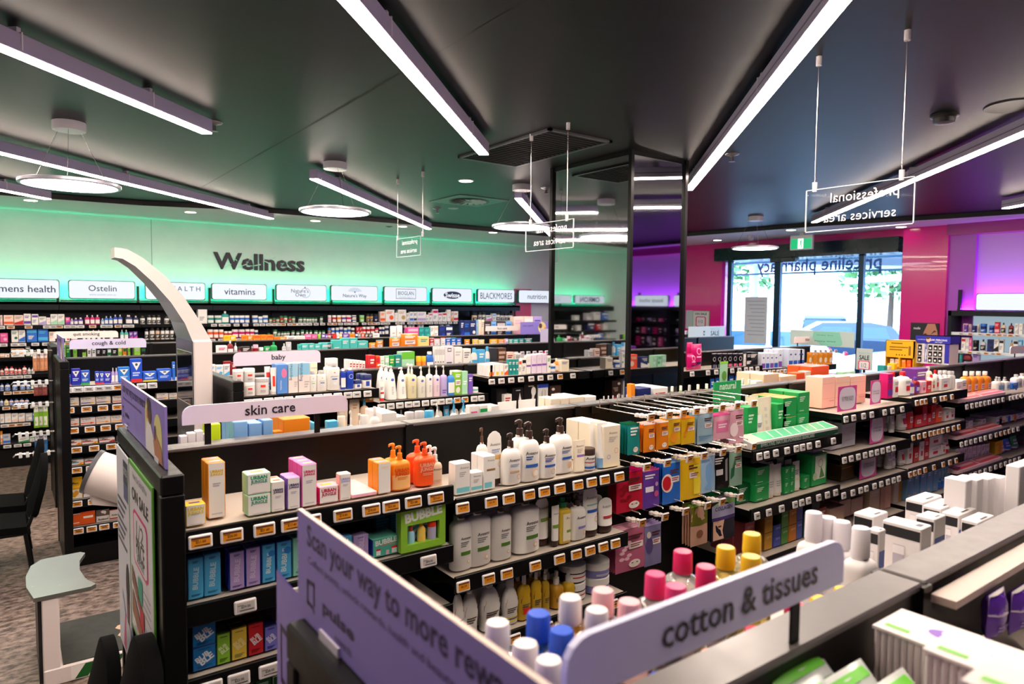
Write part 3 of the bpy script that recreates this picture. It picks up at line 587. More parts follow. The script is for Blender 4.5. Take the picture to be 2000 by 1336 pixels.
# posters on the skin care gondola end
def board(name, x, y0, y1, z0, z1, label, cat, m, drawf):
    r = empty(name, (x, (y0+y1)/2, z0)); tag(r, label, cat); w, h = y1-y0, z1-z0; b = MB(); b.box(-.004, .0, -w/2, w/2, 0, h, m); b.build('board', r, False); b = MB(); E = [0]
    def F():
        E[0] += .0003; e = E[0]; return lambda u, v: (-.004-e, -u*w, v*h)
    drawf(b, F, w, h); b.build('print', r, False); return r
def on_sale(b, F, w, h):
    b.rect(F(), -.47, .47, .025, .975, M('E4E2EA', .3)); k = M('17161C', .4); g = M('6A6A74', .5); b.text(F(), 'Father\'s Day Gifts Half Price', 0, .93, .6, g); b.text(F(), 'ON SALE', 0, .83, .7, k, 0, .03, .075)
    f = F(); q = M('E0287A', .4); pts = lambda a, c: [(x*a, .595+z*c) for x, z in ((-.8, -1), (.8, -1), (1, -.85), (1, .85), (.8, 1), (-.8, 1), (-1, .85), (-1, -.85))]
    b.poly(f, pts(.3, .155), q); b.poly(F(), pts(.265, .14), M('E8E6EE', .3)); f = F(); b.text(f, '1/2', 0, .66, .3, k, 0, 0, .09); b.text(f, 'PRICE', 0, .56, .36, k, 0, .02); b.text(f, 'selected', 0, .5, .3, k)
    f = F(); b.poly(f, [(-.4, .4), (.1, .22), (.1, .17), (-.4, .3)], M('8A5A48', .5)); b.rect(f, -.12, .06, .27, .4, M('3FA88A', .5)); b.poly(F(), [(-.4, .26), (.3, .04), (.3, .0), (-.4, .12)], M('A06A50', .5)); b.rect(F(), -.05, .12, .14, .25, M('C8283A', .5)); b.rect(F(), .2, .28, .1, .2, M('B8B4CC', .4)); f = F()
    for i in range(4): b.rect(f, .14, .42, .38-i*.04, .386-i*.04, g)
    b.rect(f, -.3, .3, .055, .06, g)
board('sale_poster', AX-.05, 1.885, 2.292, .885, 1.392, 'green-bordered half price sale poster on the skin care gondola end', 'poster', M('5FA83A', .4), on_sale)
def health(b, F, w, h):
    g = M('55555F', .5); f = F(); b.rect(f, .1, .46, .78, .97, M('5A5F8A', .4)); b.rect(F(), .1, .46, .86, .97, M('2A3A50', .4)); b.text(F(), 'pharmacy', .28, .92, .3, M('E8E6EE', .4)); f = F()
    for i in range(7): b.rect(f, -.42, .3-(i % 3)*.12, .74-i*.035, .755-i*.035, g)
    b.disc(f, .3, .3, .1, M('6A4030', .5), .14); b.disc(F(), .3, .38, .12, M('1C1412', .5), .1); b.poly(F(), [(-.45, 0), (-.2, .3), (.1, .2), (.48, .18), (.48, 0)], M('D8DCE8', .5)); b.poly(F(), [(-.1, .02), (.05, .2), (.12, .2), (.12, .02)], M('D85A8A', .5))
board('health_poster', AX-.05, 2.305, 2.575, .74, 1.385, 'white health notice beside the green-bordered sale poster', 'poster', M('DDDCE8', .35), health)
# ---------------------------------------------------------------- wall of vitamins
UY, ULIP = 9.6, 9.28; WROWS = (1.565, 1.375, 1.213, 1.02, .846, .681, .489, .256); BAY0, BAYW = -1.983, .823
NIGHT = M('090D16', .4, spec=.3, tex=12)
for k in range(11):
    a, c = (BAY0+k*BAYW+.003 if k else -2.36), BAY0+(k+1)*BAYW-.003; r = empty('wall_shelf_unit', (0, 0, 0)); tag(r, f'dark wall shelving bay, {ORD[k]} from left under the green-lit wall', 'wall shelving', 'wall shelving bays')
    b = MB(); b.box(a, c, UY, UY+.04, 0, 1.83, NIGHT); b.build('back_panel', r, False)
    b = MB(); b.box(a, c, 9.34, UY, 1.80, 1.83, NIGHT); b.box(a, c, 9.34, 9.36, 1.74, 1.83, NIGHT); b.build('canopy', r, False)
    b = MB(); b.box(a, c, ULIP+.02, UY, 0, .2, BLACK); b.build('base', r, False)
    for z in WROWS: shelf(r, a, c, UY, ULIP, z, M('4A4648', .45), .034)
    b = MB(); b.box(c-.008, c+.011, UY-.03, UY, .2, 1.8, BLACK); b.build('upright', r, False)
    b = MB(); b.box(a+.02, c-.02, 9.42, 9.57, 1.838, 1.85, M('123020', .3)); b.rect(lambda x, y: (x, y, 1.853), a+.02, c-.02, 9.5, 9.57, M('10E8A4', .5, emit=GREEN)); b.build('led_strip', r, False)
    b = MB(); b.box(c-.012, c+.014, 9.5, 9.54, 1.83, 2.03, M('0C1A18', .4)); b.build('bracket', r, False)
def lightbox(ax, val, x0, x1, zt, zb, label, art, rz=0, glow=.9, tint='EAF2FC'):
    cx = (x0+x1)/2; loc = (cx, val, zb) if ax == 1 else (val, cx, zb); w, h = abs(x1-x0), zt-zb
    r = empty('lightbox_sign', loc, rz); tag(r, label, 'illuminated sign', 'illuminated brand signs'); q = .028
    def rr(m): return [(sx*(w/2-m-q)+(q)*math.cos(t), h/2+sz*(h/2-m-q)+q*math.sin(t)) for sx, sz, t0 in ((1, 1, 0), (-1, 1, 1.571), (-1, -1, 3.142), (1, -1, 4.712)) for t in (t0, t0+.4, t0+.8, t0+1.17, t0+1.571)]
    b = MB(); b.prism(rr(0)[::-1], .0, .05, M('1A2430', .35), None, 'y'); b.build('case', r, False)
    b = MB(); b.poly(FLAT(-.0012), rr(.007), M(tint, .4, emit=glow)); b.build('panel', r, False)
    b = MB(); art(b, w, h); (b.build('lettering', r, False) if b.f else None); return r
NV = M('15294A', .4); F1 = FLAT(-.0022); F2 = FLAT(-.0027)
def T(s, size, bold=.0, dx=0, dz=0, h=None, m=NV, mir=False): return lambda b, w, H: b.text(F1, s, dx*w, H*(.5+dz), w*size, m, 0, bold, h and h*H, mir)
def both(*fs): return lambda b, w, h: [f(b, w, h) for f in fs]
FAINT = M('AFC0D4', .5)
def own(b, w, h): T("Nature's", .34, 0, -.04, .12)(b, w, h); T('Own', .2, 0, -.03, -.12)(b, w, h); b.disc(F1, w*.07, h*.5, h*.3, M('5AA08A', .5), None, 30, .93); b.disc(F2, w*.06, h*.82, h*.03, NV, h*.06)
def way(b, w, h):
    T("Nature's Way", .5, .005, 0, -.18)(b, w, h); b.disc(F2, 0, h*.58, h*.045, NV)
    for i in range(9): a = .25+i*.33; b.poly(F1, [(0, h*.58), (w*.14*math.cos(a-.08), h*(.6+.26*math.sin(a-.08))), (w*.15*math.cos(a+.04), h*(.6+.28*math.sin(a+.04)))], M('9CC4E4', .5))
def biog(b, w, h):
    T('BIOGLAN', .36, 0, 0, .06, .26)(b, w, h); T('VITAMIN HEALTH', .34, 0, 0, -.22, None, FAINT)(b, w, h)
    for a in ((-.23, .23, .82, .85), (-.23, .23, .18, .21), (-.23, -.222, .18, .85), (.222, .23, .18, .85)): b.rect(F1, a[0]*w, a[1]*w, a[2]*h, a[3]*h, NV)
def swis(b, w, h): b.disc(F1, 0, h*.5, w*.22, NV, h*.27, 30); b.text(F2, 'Swisse', 0, h*.5, w*.36, M('F4F8FF', .4, emit=1), 0, .02)
SG = [(-60, 116, 544, 583, 'womens health', T('omens health', .72, .008, .09)), (133, 264, 548, 584, 'Ostelin', both(T('Ostelin', .42, .004, 0, .08), T('www.ostelin.com.au', .4, 0, 0, -.26, None, FAINT))), (283, 401, 551, 586, 'three spaced letters', both(T('J S   H E A L T H', .82, 0, 0, .1), T('VITAMINS', .2, 0, 0, -.2, None, FAINT))),
      (413, 521, 554, 586, 'vitamins', T('vitamins', .56, .004)), (539, 638, 556, 588, 'ringed script', own), (646, 738, 558, 588, 'a small sunburst', way), (750, 834, 560, 589, 'a boxed name', biog), (844, 922, 563, 590, 'a navy oval', swis),
      (933, 1005, 565, 591, 'tall serif capitals', T('BLACKMORES', .86, 0, 0, 0, .46)), (1013, 1084, 567, 592, 'nutrition', T('nutrition', .52, .004))]
DESC = {'Ostelin': 'one word over a web address', 'three spaced letters': 'widely spaced thin capitals'}
for i, (x0, x1, t, b_, nm, art) in enumerate(SG):
    A, B_ = at(1, 9.47, x0, t), at(1, 9.47, x1, t); zb = at(1, 9.47, (x0+x1)/2, b_).z
    lightbox(1, 9.47, A.x, B_.x, (A.z+B_.z)/2, zb, f'glowing white sign with {DESC.get(nm, nm if " " in nm or nm in ("vitamins", "nutrition") else nm)}, {ORD[i]} from left on wall', art)
lightbox(1, 9.47, -1.4, -.72, 2.03, 1.87, 'glowing sign with faint grey lines, seen only in the mirrored column', lambda b, w, h: [b.rect(F1, -w*.1, w*.3, h*q, h*(q+.05), FAINT) for q in (.3, .5, .7)])
lightbox(1, 9.47, -2.23, -1.475, 2.03, 1.87, 'glowing white sign seen only in the mirrored column', T('OMRON', .66, .02))
r = empty('wall_lettering', (0, WY, 0)); tag(r, 'large dark wellness lettering on the green-lit wall', 'lettering'); b = MB(); A = at(1, WY, 416, 490); B_ = at(1, WY, 594, 530)
vs, fs, asp = textmesh('Wellness', .025); w = B_.x-A.x; k = (A.z-B_.z-.0)/(asp*w); cx, cz = (A.x+B_.x)/2, 2.392
n = len(vs)
b.add([(cx+x*w, -.03, cz+y*w*k) for x, y in vs], fs, M('171226', .35)); b.add([(cx+x*w, -.002, cz+y*w*k) for x, y in vs], fs, M('171226', .35))
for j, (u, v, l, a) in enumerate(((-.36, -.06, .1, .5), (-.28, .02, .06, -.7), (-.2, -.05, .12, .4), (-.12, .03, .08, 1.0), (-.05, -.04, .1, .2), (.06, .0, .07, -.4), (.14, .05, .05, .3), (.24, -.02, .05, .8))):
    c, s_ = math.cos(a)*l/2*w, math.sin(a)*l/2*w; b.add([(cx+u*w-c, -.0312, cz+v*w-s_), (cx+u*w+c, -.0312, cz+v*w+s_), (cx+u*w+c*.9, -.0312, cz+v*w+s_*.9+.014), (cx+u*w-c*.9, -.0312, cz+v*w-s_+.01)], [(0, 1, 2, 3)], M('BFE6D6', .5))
b.build('letters', r, False)
# ---------------------------------------------------------------- entrance
TEAL = M('0E1E24', .25, .3, tex=10); FRAME = M('16324A', .3, .4)
slab('door_header', RX-.12, RX+.3, D0, D1+.12, DZ, 2.77, TEAL)
GL = M('0A1418', .03, spec=.4, alpha=.07)
r = empty('door_1', (RX+.12, 0, 0)); struct(r)
b = MB()
for y, w in ((D1-.03, .07), (5.98, .1), (4.72, .07), (D0+.02, .04)): b.box(-.03, .03, y-w/2, y+w/2, 0, DZ, FRAME)
b.box(-.03, .03, D0, D1, 0, .08, FRAME); struct(b.build('door_frame', r, False))
for a, c in ((4.755, 5.93), (6.03, D1-.06), (D0+.04, 4.685)): b = MB(); b.box(-.005, .005, a, c, .08, DZ, GL); struct(b.build('door_pane', r, False))
small('door_sensor', 1604, 509, DZ-.0, lambda b: b.box(-.12, .0, -.2, .2, -.07, .0, TEAL, .01), 'black motion sensor over the middle of the entrance door', 'sensor').location.x = RX-.12
P = lambda x, z: (RX+.112, -x, z); m = M('C8D8E4', .4)
for px0, px1, t, bt, lb in ((1456, 1497, 580, 672, 'frosted notice on the left door pane'),):
    A, B_ = at(0, RX+.1, px0, t), at(0, RX+.1, px1, bt); b = MB(); b.box(0, .006, -.0, A.y-B_.y, 0, A.z-B_.z, M('DCE4EC', .5)); f = lambda x, z: (-.0006, x, z); h = A.z-B_.z; w = A.y-B_.y
    for i in range(10): b.rect(f, w*.1, w*(.9-.07*(i % 4)), h*(.9-i*.08), h*(.915-i*.08), M('A8B4C4', .5))
    o = b.build('window_notice', None, False, (RX+.09, B_.y, B_.z)); tag(o, lb, 'notice')
# ---------------------------------------------------------------- outside
slab('ground_outside', RX+.3, 60, -25, 45, -.12, -.02, mat_noise('asphalt', '4A4E54', '5C6066', 6, .8))
def shop_name():
    r = empty('shop_fascia_sign', (10.6, 0, 0)); bk = MB(); [bk.box(-.999, .05, y-.02, y+.02, 3.38, 3.42, M('3A6A78', .4)) for y in (4.6, 5.6, 6.6)]; bk.build('bracket', r, False); tag(r, 'shop name in dark letters outside above the door, seen from behind', 'sign'); A, B_ = at(0, 10.6, 1478, 545), at(0, 10.6, 1722, 515)
    P = lambda x, z: (0, -x, z); b = MB(); b.text(P, 'priceline pharmacy', -(A.y+B_.y)/2, 2.52, A.y-B_.y, M('16344E', .4), 0, .02, .3, True); b.build('lettering', r, False)
    for z in (2.42, 2.62): b = MB(); b.box(.02, .05, 3.3, B_.y+3.2, z-.015, z+.015, M('3A6A78', .4)); b.build('rail', r, False)
    b = MB(); b.box(.0, .05, 4.0, 4.42, 2.4, 2.66, FRAME, .02); b.box(.0, .05, 4.1, 4.32, 2.2, 2.95, FRAME, .02); b.build('cross', r, False)
    for y in (4.6, 5.6, 6.6): b = MB(); b.box(.02, .05, y-.012, y+.012, 2.62, 3.4, M('3A6A78', .4)); b.build('hanger', r, False)
shop_name()
def car(x, y, rz, col, label, s=1.0, kind=0):
    r = empty('car', (x, y, 0), rz); tag(r, label, 'car', 'parked cars'); L, Wd = 4.3*s, 1.75*s; paint = M(col, .2, .1, coat=.6)
    body = [(-L/2, .35), (-L/2, .75), (-L/2+.12, .86), (-L*.36, .93), (-L*.22, .95), (L*.2, .97), (L*.36, .88), (L/2-.08, .76), (L/2, .58), (L/2, .32), (L/2-.1, .24), (-L/2+.1, .24)]
    roof = [(-L*.42, .9), (-L*.34, 1.34), (-L*.22, 1.44), (L*.06, 1.42), (L*.24, .96)] if kind == 0 else [(-L*.47, .9), (-L*.45, 1.45), (-L*.4, 1.6), (L*.08, 1.6), (L*.2, 1.0)]
    def ext(pts, w0, taper): return [[(px, sg*w0*(1-taper*max(0, pz-.9)), pz) for px, pz in pts] for sg in (-1, 1)]
    b = MB(); A, B_ = ext(body, Wd/2, 0); b.loft([A, [(p[0], p[1]*1.0+.06, p[2]) for p in A], [(p[0], p[1]-.06, p[2]) for p in B_], B_], paint, True, True); A, B_ = ext(roof, Wd/2*.92, .3); b.loft([A, B_], paint, True, True); b.build('body', r, True)
    gl = M('34566C', .08, coat=.5); q = [(a, z-.05 if i in (1, 2, 3) else z+.06) for i, (a, z) in enumerate(roof)]
    b = MB(); top = max(z for a, z in roof); lo, hi = 1.0, top-.13; xa, xb = roof[1][0]*.9, roof[3][0]
    for sg in (-1, 1):
        for u0, u1 in ((0, .47), (.53, 1)):
            f = lambda u, z: (xa+(xb-xa)*u+(.25*L/4.3*(1-(z-lo)/(hi-lo)) if u == 1 else -.1*(1-(z-lo)/(hi-lo)) if u == 0 else 0), sg*(Wd/2*.92*(1-.3*max(0, z-.9))+.006), z); b.add([f(u0, lo), f(u1, lo), f(u1, hi), f(u0, hi)], [(0, 1, 2, 3)], gl)
    for i0, i1 in ((3, 4), (0, 1)):
        (a0, z0), (a1, z1) = roof[i0], roof[i1]; o = .01 if i0 == 3 else -.01; b.add([(a0*.9+a1*.1+o, -Wd*.36, z0*.9+z1*.1), (a0*.9+a1*.1+o, Wd*.36, z0*.9+z1*.1), (a1*.9+a0*.1+o, Wd*.42, z1*.9+z0*.1), (a1*.9+a0*.1+o, -Wd*.42, z1*.9+z0*.1)], [(0, 1, 2, 3)], gl)
    b.build('window', r, False)
    for px in (-L*.31, L*.31):
        for sg in (-1, 1):
            b = MB(); n = 18; ring = lambda rad, yy: [(px+rad*math.cos(2*math.pi*i/n), yy, .32+rad*math.sin(2*math.pi*i/n)) for i in range(n)]; y0 = sg*(Wd/2-.14); y1 = sg*(Wd/2+.015)
            b.loft([ring(.32, y0), ring(.32, y1), ring(.2, y1)], M('151517', .6), True, False); b.loft([ring(.2, y1), ring(.02, y1-sg*.03)], M('A8ACB2', .3, .8), False, True); b.build('wheel', r)
    for sg in (-1, 1):
        b = MB(); b.box(L/2-.06, L/2+.004, sg*Wd*.34-.16, sg*Wd*.34+.16, .62, .76, M('DDE6EE', .1), .02); b.build('headlight', r); b = MB(); b.box(-L/2-.004, -L/2+.06, sg*Wd*.4-.09, sg*Wd*.4+.09, .66, .9, M('B01020', .2), .02); b.build('tail_light', r)
car(13.6, 9.6, 2.3, 'F2F4F6', 'white hatchback parked nearest the entrance glass'); car(14.8, 5.4, 2.35, 'EEF0F4', 'white car beyond the gifts board, behind the glass', 1.05)
car(19, 10.4, 2.2, '30405A', 'dark blue car in the middle of the car park'); car(19.5, 6.2, 2.4, 'E8ECF0', 'white car with red tail lights farther out', 1.0)
car(26, 9.5, .6, 'F0F2F4', 'white van-like wagon at the back under the shade', 1.15, 1); car(24.5, 14, .7, '26364A', 'dark wagon parked under the shade canopy', 1.0, 1); car(20.5, 1.2, 2.4, '7A4A8A', 'purple car at the edge of the door opening'); car(27, 5.8, .8, 'C8D0D8', 'silver car in the farthest row', 1.0)
def canopy(pts, label, post):
    r = empty('shade_canopy', (0, 0, 0)); tag(r, label, 'shade canopy', 'car park shade canopies'); b = MB(); n = 8; vs = []; (p0, p1, p2, p3) = [Vector(p) for p in pts]
    for j in range(n+1):
        for i in range(n+1): u, v = i/n, j/n; q = (p0*(1-u)+p1*u)*(1-v)+(p3*(1-u)+p2*u)*v; q.z -= 1.6*u*(1-u)*v*(1-v)*4*.5; vs.append(q)
    m = M('B4BCC8', .7); b.add(vs+[v+Vector((0, 0, .04)) for v in vs], [(j*(n+1)+i, j*(n+1)+i+1, (j+1)*(n+1)+i+1, (j+1)*(n+1)+i) for j in range(n) for i in range(n)]+[((n+1)**2+j*(n+1)+i, (n+1)**2+(j+1)*(n+1)+i, (n+1)**2+(j+1)*(n+1)+i+1, (n+1)**2+j*(n+1)+i+1) for j in range(n) for i in range(n)], m); b.build('membrane', r)
    b = MB(); b.tube([p0, p1, p2, p3, p0], .1, M('EEF0F2', .4), 8); b.build('edge_frame', r)
    for p in post: b = MB(); b.tube([(p[0], p[1], 0), p], .16, M('E4E8EC', .4), 10); b.build('post', r)
canopy([(13.5, 16, 5.2), (22, 15, 3.4), (21, 8.2, 3.0), (13, 9.5, 4.6)], 'white shade canopy at left behind the glass doors', [(21, 9.0, 3.0), (21.5, 14.6, 3.3)])
canopy([(23, 12, 2.7), (31, 9, 3.6), (30, 4, 3.4), (22.6, 5.5, 3.0)], 'shade canopy in the middle of the car park', [(23.2, 9.6, 2.8), (30, 6, 3.5)])
canopy([(16, 8.2, 5.4), (28, 7.0, 5.8), (27, -1, 5.6), (17, .5, 5.0)], 'broad white canopy highest behind the glass', [(27, 2, 5.6)])
def tree(x, y, h, w, label, seed):
    g = random.Random(seed); r = empty('tree', (x, y, 0)); tag(r, label, 'tree', 'trees beyond the car park'); b = MB(); b.tube([(0, 0, 0), (.1, 0, h*.4), (0, .1, h*.7)], [.18, .13, .06], M('6A5040', .8), 8); b.build('trunk', r)
    b = MB(); mm = [M('6E9A5A', .8), M('88B070', .8), M('587F4C', .8)]
    for i in range(1400):
        a, e, rr = g.random()*6.283, g.uniform(-.9, 1.4), g.random()**.4; p = Vector((math.cos(a)*math.cos(e)*w*rr, math.sin(a)*math.cos(e)*w*rr, h*.62+math.sin(e)*h*.38*rr)); s_ = g.uniform(.12, .3); u = Vector((g.gauss(0, 1), g.gauss(0, 1), g.gauss(0, 1))).normalized()*s_; v = u.orthogonal().normalized()*s_*.6
        b.add([p-u, p+v, p+u, p-v], [(0, 1, 2, 3)], mm[i % 3])
    b.build('foliage', r, False)
for i, (x, y, h, w, lb) in enumerate(((33, 24, 7.5, 3.0, 'leafy tree far left beyond the shade canopies'), (37, 17, 6.5, 2.6, 'pale leafy tree behind the canopy post'), (40, 11, 7, 2.6, 'leafy tree behind the white wagon'), (33, 3.4, 4.2, 2.2, 'round bush-like tree beside the pink pier'), (36.5, 7.5, 8, 2.2, 'tall leafy tree behind the middle canopy'))): tree(x, y, h, w, lb, i)
r = empty('building', (47, 1, 0)); tag(r, 'pale gabled building beyond the car park', 'building'); b = MB(); b.box(-2, 4, -10, 8, 0, 4, M('B8B6B0', .7)); b.build('wall', r, False)
b = MB(); b.prism([(-11, 4), (9, 4), (3, 6.6), (-5, 6.6)], -2.4, 4.4, M('C8CCD2', .6), None, 'x'); b.build('roof', r, False)
for y in (-6, -2, 2, 5): b = MB(); b.box(-2.03, -1.99, y-.8, y+.8, 1.2, 2.6, M('4A6A80', .1)); b.build('window', r, False)
# ---------------------------------------------------------------- purple beauty wall
for k in range(7):
    y1 = 3.46-k*.9; y0 = y1-.895; lit = k in (0, 3); r = empty('beauty_wall_unit', (0, 0, 0)); tag(r, ('bright lit perfume cabinet with dark frame at far right' if k == 0 else f'dark beauty wall unit on the purple wall, {ORD[k]} from the entrance'), 'wall shelving', 'beauty wall units')
    b = MB(); x1 = RX+.03; x0 = x1-.36
    for q in ((y0, y0+.035), (y1-.035, y1)): b.box(x0, x1, *q, 0, 1.83, NIGHT)
    b.box(x0, x1, y0, y1, 1.77, 1.83, NIGHT); b.box(x0, x1, y0, y1, 0, .2, NIGHT); b.build('frame', r, False)
    b = MB(); b.box(x1-.03, x1-.02, y0+.035, y1-.035, .2, 1.77, M('C2DCEA' if k == 0 else '20303C', .3, emit=.55 if k == 0 else (.25 if lit else 0))); b.build('back_panel', r, False)
    for z in (1.575, 1.362, 1.15, .9, .6): b = MB(); b.box(x0+.03, x1-.03, y0+.035, y1-.035, z-.02, z, M('E6EEF2', .2) if k == 0 else LIP); b.box(x0+.02, x0+.03, y0+.035, y1-.035, z-.03, z+.004, M('E6EEF2', .2) if k == 0 else LIP); b.build('shelf', r, False)
    b = MB(); b.box(x1-.2, x1-.02, y0+.03, y1-.03, 1.832, 1.842, NIGHT); b.rect(lambda x, y: (x, y, 1.845), x1-.1, x1-.02, y0+.03, y1-.03, M('C250FF', .5, emit=PURP)); b.build('led_strip', r, False)
    b = MB(); b.box(x1-.1, x1-.06, y1-.03, y1+.0, 1.83, 2.08, NIGHT); b.build('bracket', r, False)
for k in range(7):
    y1 = 3.26-k*.9; lightbox(0, RX-.1, y1, y1-.78, 2.036, 1.832, 'glowing white blank sign over the perfume cabinet' if k == 0 else f'glowing white sign on the purple wall, {ORD[k]} from the entrance', T('beauty school', .7, .005) if k == 5 else T(('', 'makeup', 'skin', 'brow bar', 'nails', '', 'hair')[k] or ' ', .4), -math.pi/2, 1.0, 'E6EEF8')
# ---------------------------------------------------------------- waiting chairs
FAB = M('060607', .85, spec=.1, tex=200)
def chair(x, y, rz, label):
    r = empty('waiting_chair', (x, y, 0), rz); tag(r, label, 'chair', 'black waiting chairs'); w = .2
    # seat faces local -x ; backrest at local x = +.2
    b = MB(); rings = []
    for t, xx, zz in ((0, -.24, .40), (1, -.22, .425), (1, .05, .43), (1, .2, .42), (0, .22, .40)): rings.append([(xx, sy*w*(.96 if t else .8), zz+dz) for sy, dz in ((-1, -.03), (-1, .01 if t else -.02), (1, .01 if t else -.02), (1, -.03))])
    b.loft(rings, FAB); b.build('seat', r)
    b = MB(); rings = []
    for z, f, dx in ((.47, .75, .2), (.5, .93, .205), (.58, 1, .22), (.65, .97, .24), (.72, .87, .258), (.77, .74, .27), (.81, .56, .28), (.835, .36, .286), (.845, .2, .288), (.849, .06, .289)):
        n = 9; fr = [(dx+.05-.05*math.cos((i/(n-1)-.5)*2.2*f), (i/(n-1)-.5)*2*w*f, z) for i in range(n)]; rings.append(fr+[(a+.035, c, q) for a, c, q in fr[::-1]])
    b.loft(rings, FAB); b.build('backrest', r)
    b = MB()
    for sy in (-1, 1): b.tube([(.2, sy*.16, .4), (.235, sy*.16, .5), (.27, sy*.16, .62)], .011, DARKM, 8)
    b.build('back_frame', r)
    b = MB(); b.tube([(-.2, -.18, .385), (-.2, .18, .385), (.19, .18, .385), (.19, -.18, .385), (-.2, -.18, .385)], .011, DARKM, 8); b.build('seat_frame', r)
    for sx, sy in ((-1, -1), (-1, 1), (1, -1), (1, 1)): b = MB(); b.tube([(sx*.19, sy*.18, .385), (sx*.235, sy*.2, 0)], .011, DARKM, 8); b.build('leg', r)
    return r
chair(-.13, 5.40, 0, 'black fabric waiting chair in profile at the left edge, nearer one'); chair(-.13, 5.96, 0, 'black fabric waiting chair in profile at left, partly behind another')
chair(-.085, 2.3, 0, 'black chair, only its rounded back showing before the footprint platform'); chair(-.1, 1.87, 0, 'black chair with taller back showing in front of the sale poster').scale = (1.17, 1.0, 1.2)
# ---------------------------------------------------------------- health check station
r = empty('health_check_station', (0, 0, 0)); tag(r, 'white health check station with curved arch, arm cuff and footprint platform', 'health station')
WS = M('E2D8D6', .3, tex=8); GR = M('4A4C52', .3)
b = MB(); b.box(.79, .885, 3.9, 4.36, 0, 1.65, WS, .008); b.rect(lambda y, z: (.7895, y, z), 3.905, 4.355, .3, 1.645, M('3A3C42', .3)); b.build('cabinet', r, False)
b = MB(); b.rect(lambda y, z: (.7885, y, z), 3.925, 4.325, 1.3, 1.58, M('0A0E14', .06)); Q = lambda y, z: (.788, y, z)
for a in ((3.922, 3.926, 1.295, 1.585), (4.324, 4.328, 1.295, 1.585), (3.922, 4.328, 1.295, 1.299), (3.922, 4.328, 1.581, 1.585)): b.rect(Q, *a, M('D8D4D4', .3))
b.build('screen', r, False)
b = MB(); b.text(lambda u, v: (.7885, 4.12-u, v), 'FREE', 0, 1.2, .14, M('5A8A4A', .4), 0, .02); b.text(lambda u, v: (.7885, 4.12-u, v), 'health check', 0, 1.12, .22, M('8A9A8A', .4)); b.build('lettering', r, False)
pts = [(345, 660, 376, 665), (338, 640, 372, 652), (322, 600, 352, 607), (300, 563, 330, 567), (275, 532, 302, 533), (255, 515, 275, 513)]
b = MB(); rings = []; Y0, Y1 = 3.92, 4.34
prof = [(.79, 1.645, .885, 1.645), (.755, 1.74, .83, 1.75), (.69, 1.85, .755, 1.875), (.61, 1.95, .665, 1.985), (.53, 2.03, .57, 2.07), (.475, 2.065, .495, 2.115), (.44, 2.07, .44, 2.12)]
for i, (xa, za, xb, zb) in enumerate(prof):
    f = 1-i*.1; ya, yb = Y0, Y0+(Y1-Y0)*f; rings.append([(xa, ya, za), (xb, ya, zb), (xb, yb, zb), (xa, yb, za)])
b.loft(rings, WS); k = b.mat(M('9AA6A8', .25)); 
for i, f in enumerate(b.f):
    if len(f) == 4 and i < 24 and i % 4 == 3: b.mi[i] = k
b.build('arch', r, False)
b = MB(); c0 = at(1, 3.95, 181, 921); c1 = c0+Vector((.92, -.33, -.42)).normalized()*.19; d = (c1-c0).normalized(); a = d.orthogonal().normalized(); e = d.cross(a); n = 28
ring = lambda p, rad: [p+a*(rad*math.cos(2*math.pi*i/n))+e*(rad*math.sin(2*math.pi*i/n)) for i in range(n)]
b.loft([ring(c0, .088), ring(c0, .108), ring(c1, .108), ring(c1, .085), ring(c0, .085)], WS, False, False); b.build('arm_cuff', r)
b = MB(); b.loft([ring(c0-d*.008, .082), ring(c0-d*.008, .112), ring(c0+d*.012, .112), ring(c0+d*.012, .082)], M('55565C', .3), False, False); b.loft([ring(c1-d*.012, .1095), ring(c1+d*.004, .1095), ring(c1+d*.004, .08)], M('55565C', .3), False, False); b.build('cuff_rim', r)
b = MB(); b.loft([ring(c0+d*.004, .0845), ring(c1-d*.02, .08)], M('08080A', .6), False, True); b.build('cuff_lining', r)
b = MB(); b.loft([[Vector((x, y, z))+Vector(o) for o in ((0, -s, -.02), (0, s, -.02), (0, s, .03), (0, -s, .03))] for x, y, z, s in ((c0.x-.01, c0.y, c0.z-.135, .05), (c0.x+.1, c0.y-.0, c0.z-.16, .065), (c0.x+.25, c0.y+.08, c0.z-.2, .075), (.79, 4.13, .8, .08))], WS); b.build('arm_rest', r)
b = MB(); b.box(.1, .8, 3.87, 4.42, .0, .085, WS, .006); b.box(.18, .8, 3.885, 4.405, .085, .09, M('2F332F', .5, tex=20)); b.build('platform', r, False)
b = MB(); P = lambda x, z: (x, 3.8692, z); P2 = lambda x, z: (x, 3.8688, z); b.rect(P, .21, .79, .01, .075, M('EEE8E4', .4))
for i in range(5): x = .225+i*.115; b.poly(P2, [(x, .01), (x+.055, .01), (x+.1, .075), (x+.045, .075)], M('0F5A22', .4))
b.build('hazard_stripe', r, False)
for yy in (4.06, 4.16):
    b = MB(); P = lambda x, y: (x, y, .0912); m = M('D9B898', .5); b.poly(P, [(.43, yy), (.445, yy+.028), (.48, yy+.036), (.53, yy+.032), (.535, yy-.03), (.48, yy-.036), (.445, yy-.028)], m); b.poly(P, [(.55, yy+.031), (.645, yy+.03), (.66, yy), (.645, yy-.03), (.55, yy-.028)], m); b.build('footprint', r, False)
b = MB(); b.box(.1, .17, 3.875, 3.93, .0, .43, WS, .004); b.box(.085, .13, 3.93, 4.4, 0, .43, M('25272B', .4)); b.box(.13, .17, 3.93, 4.4, .085, .43, WS); b.build('seat_column', r, False)
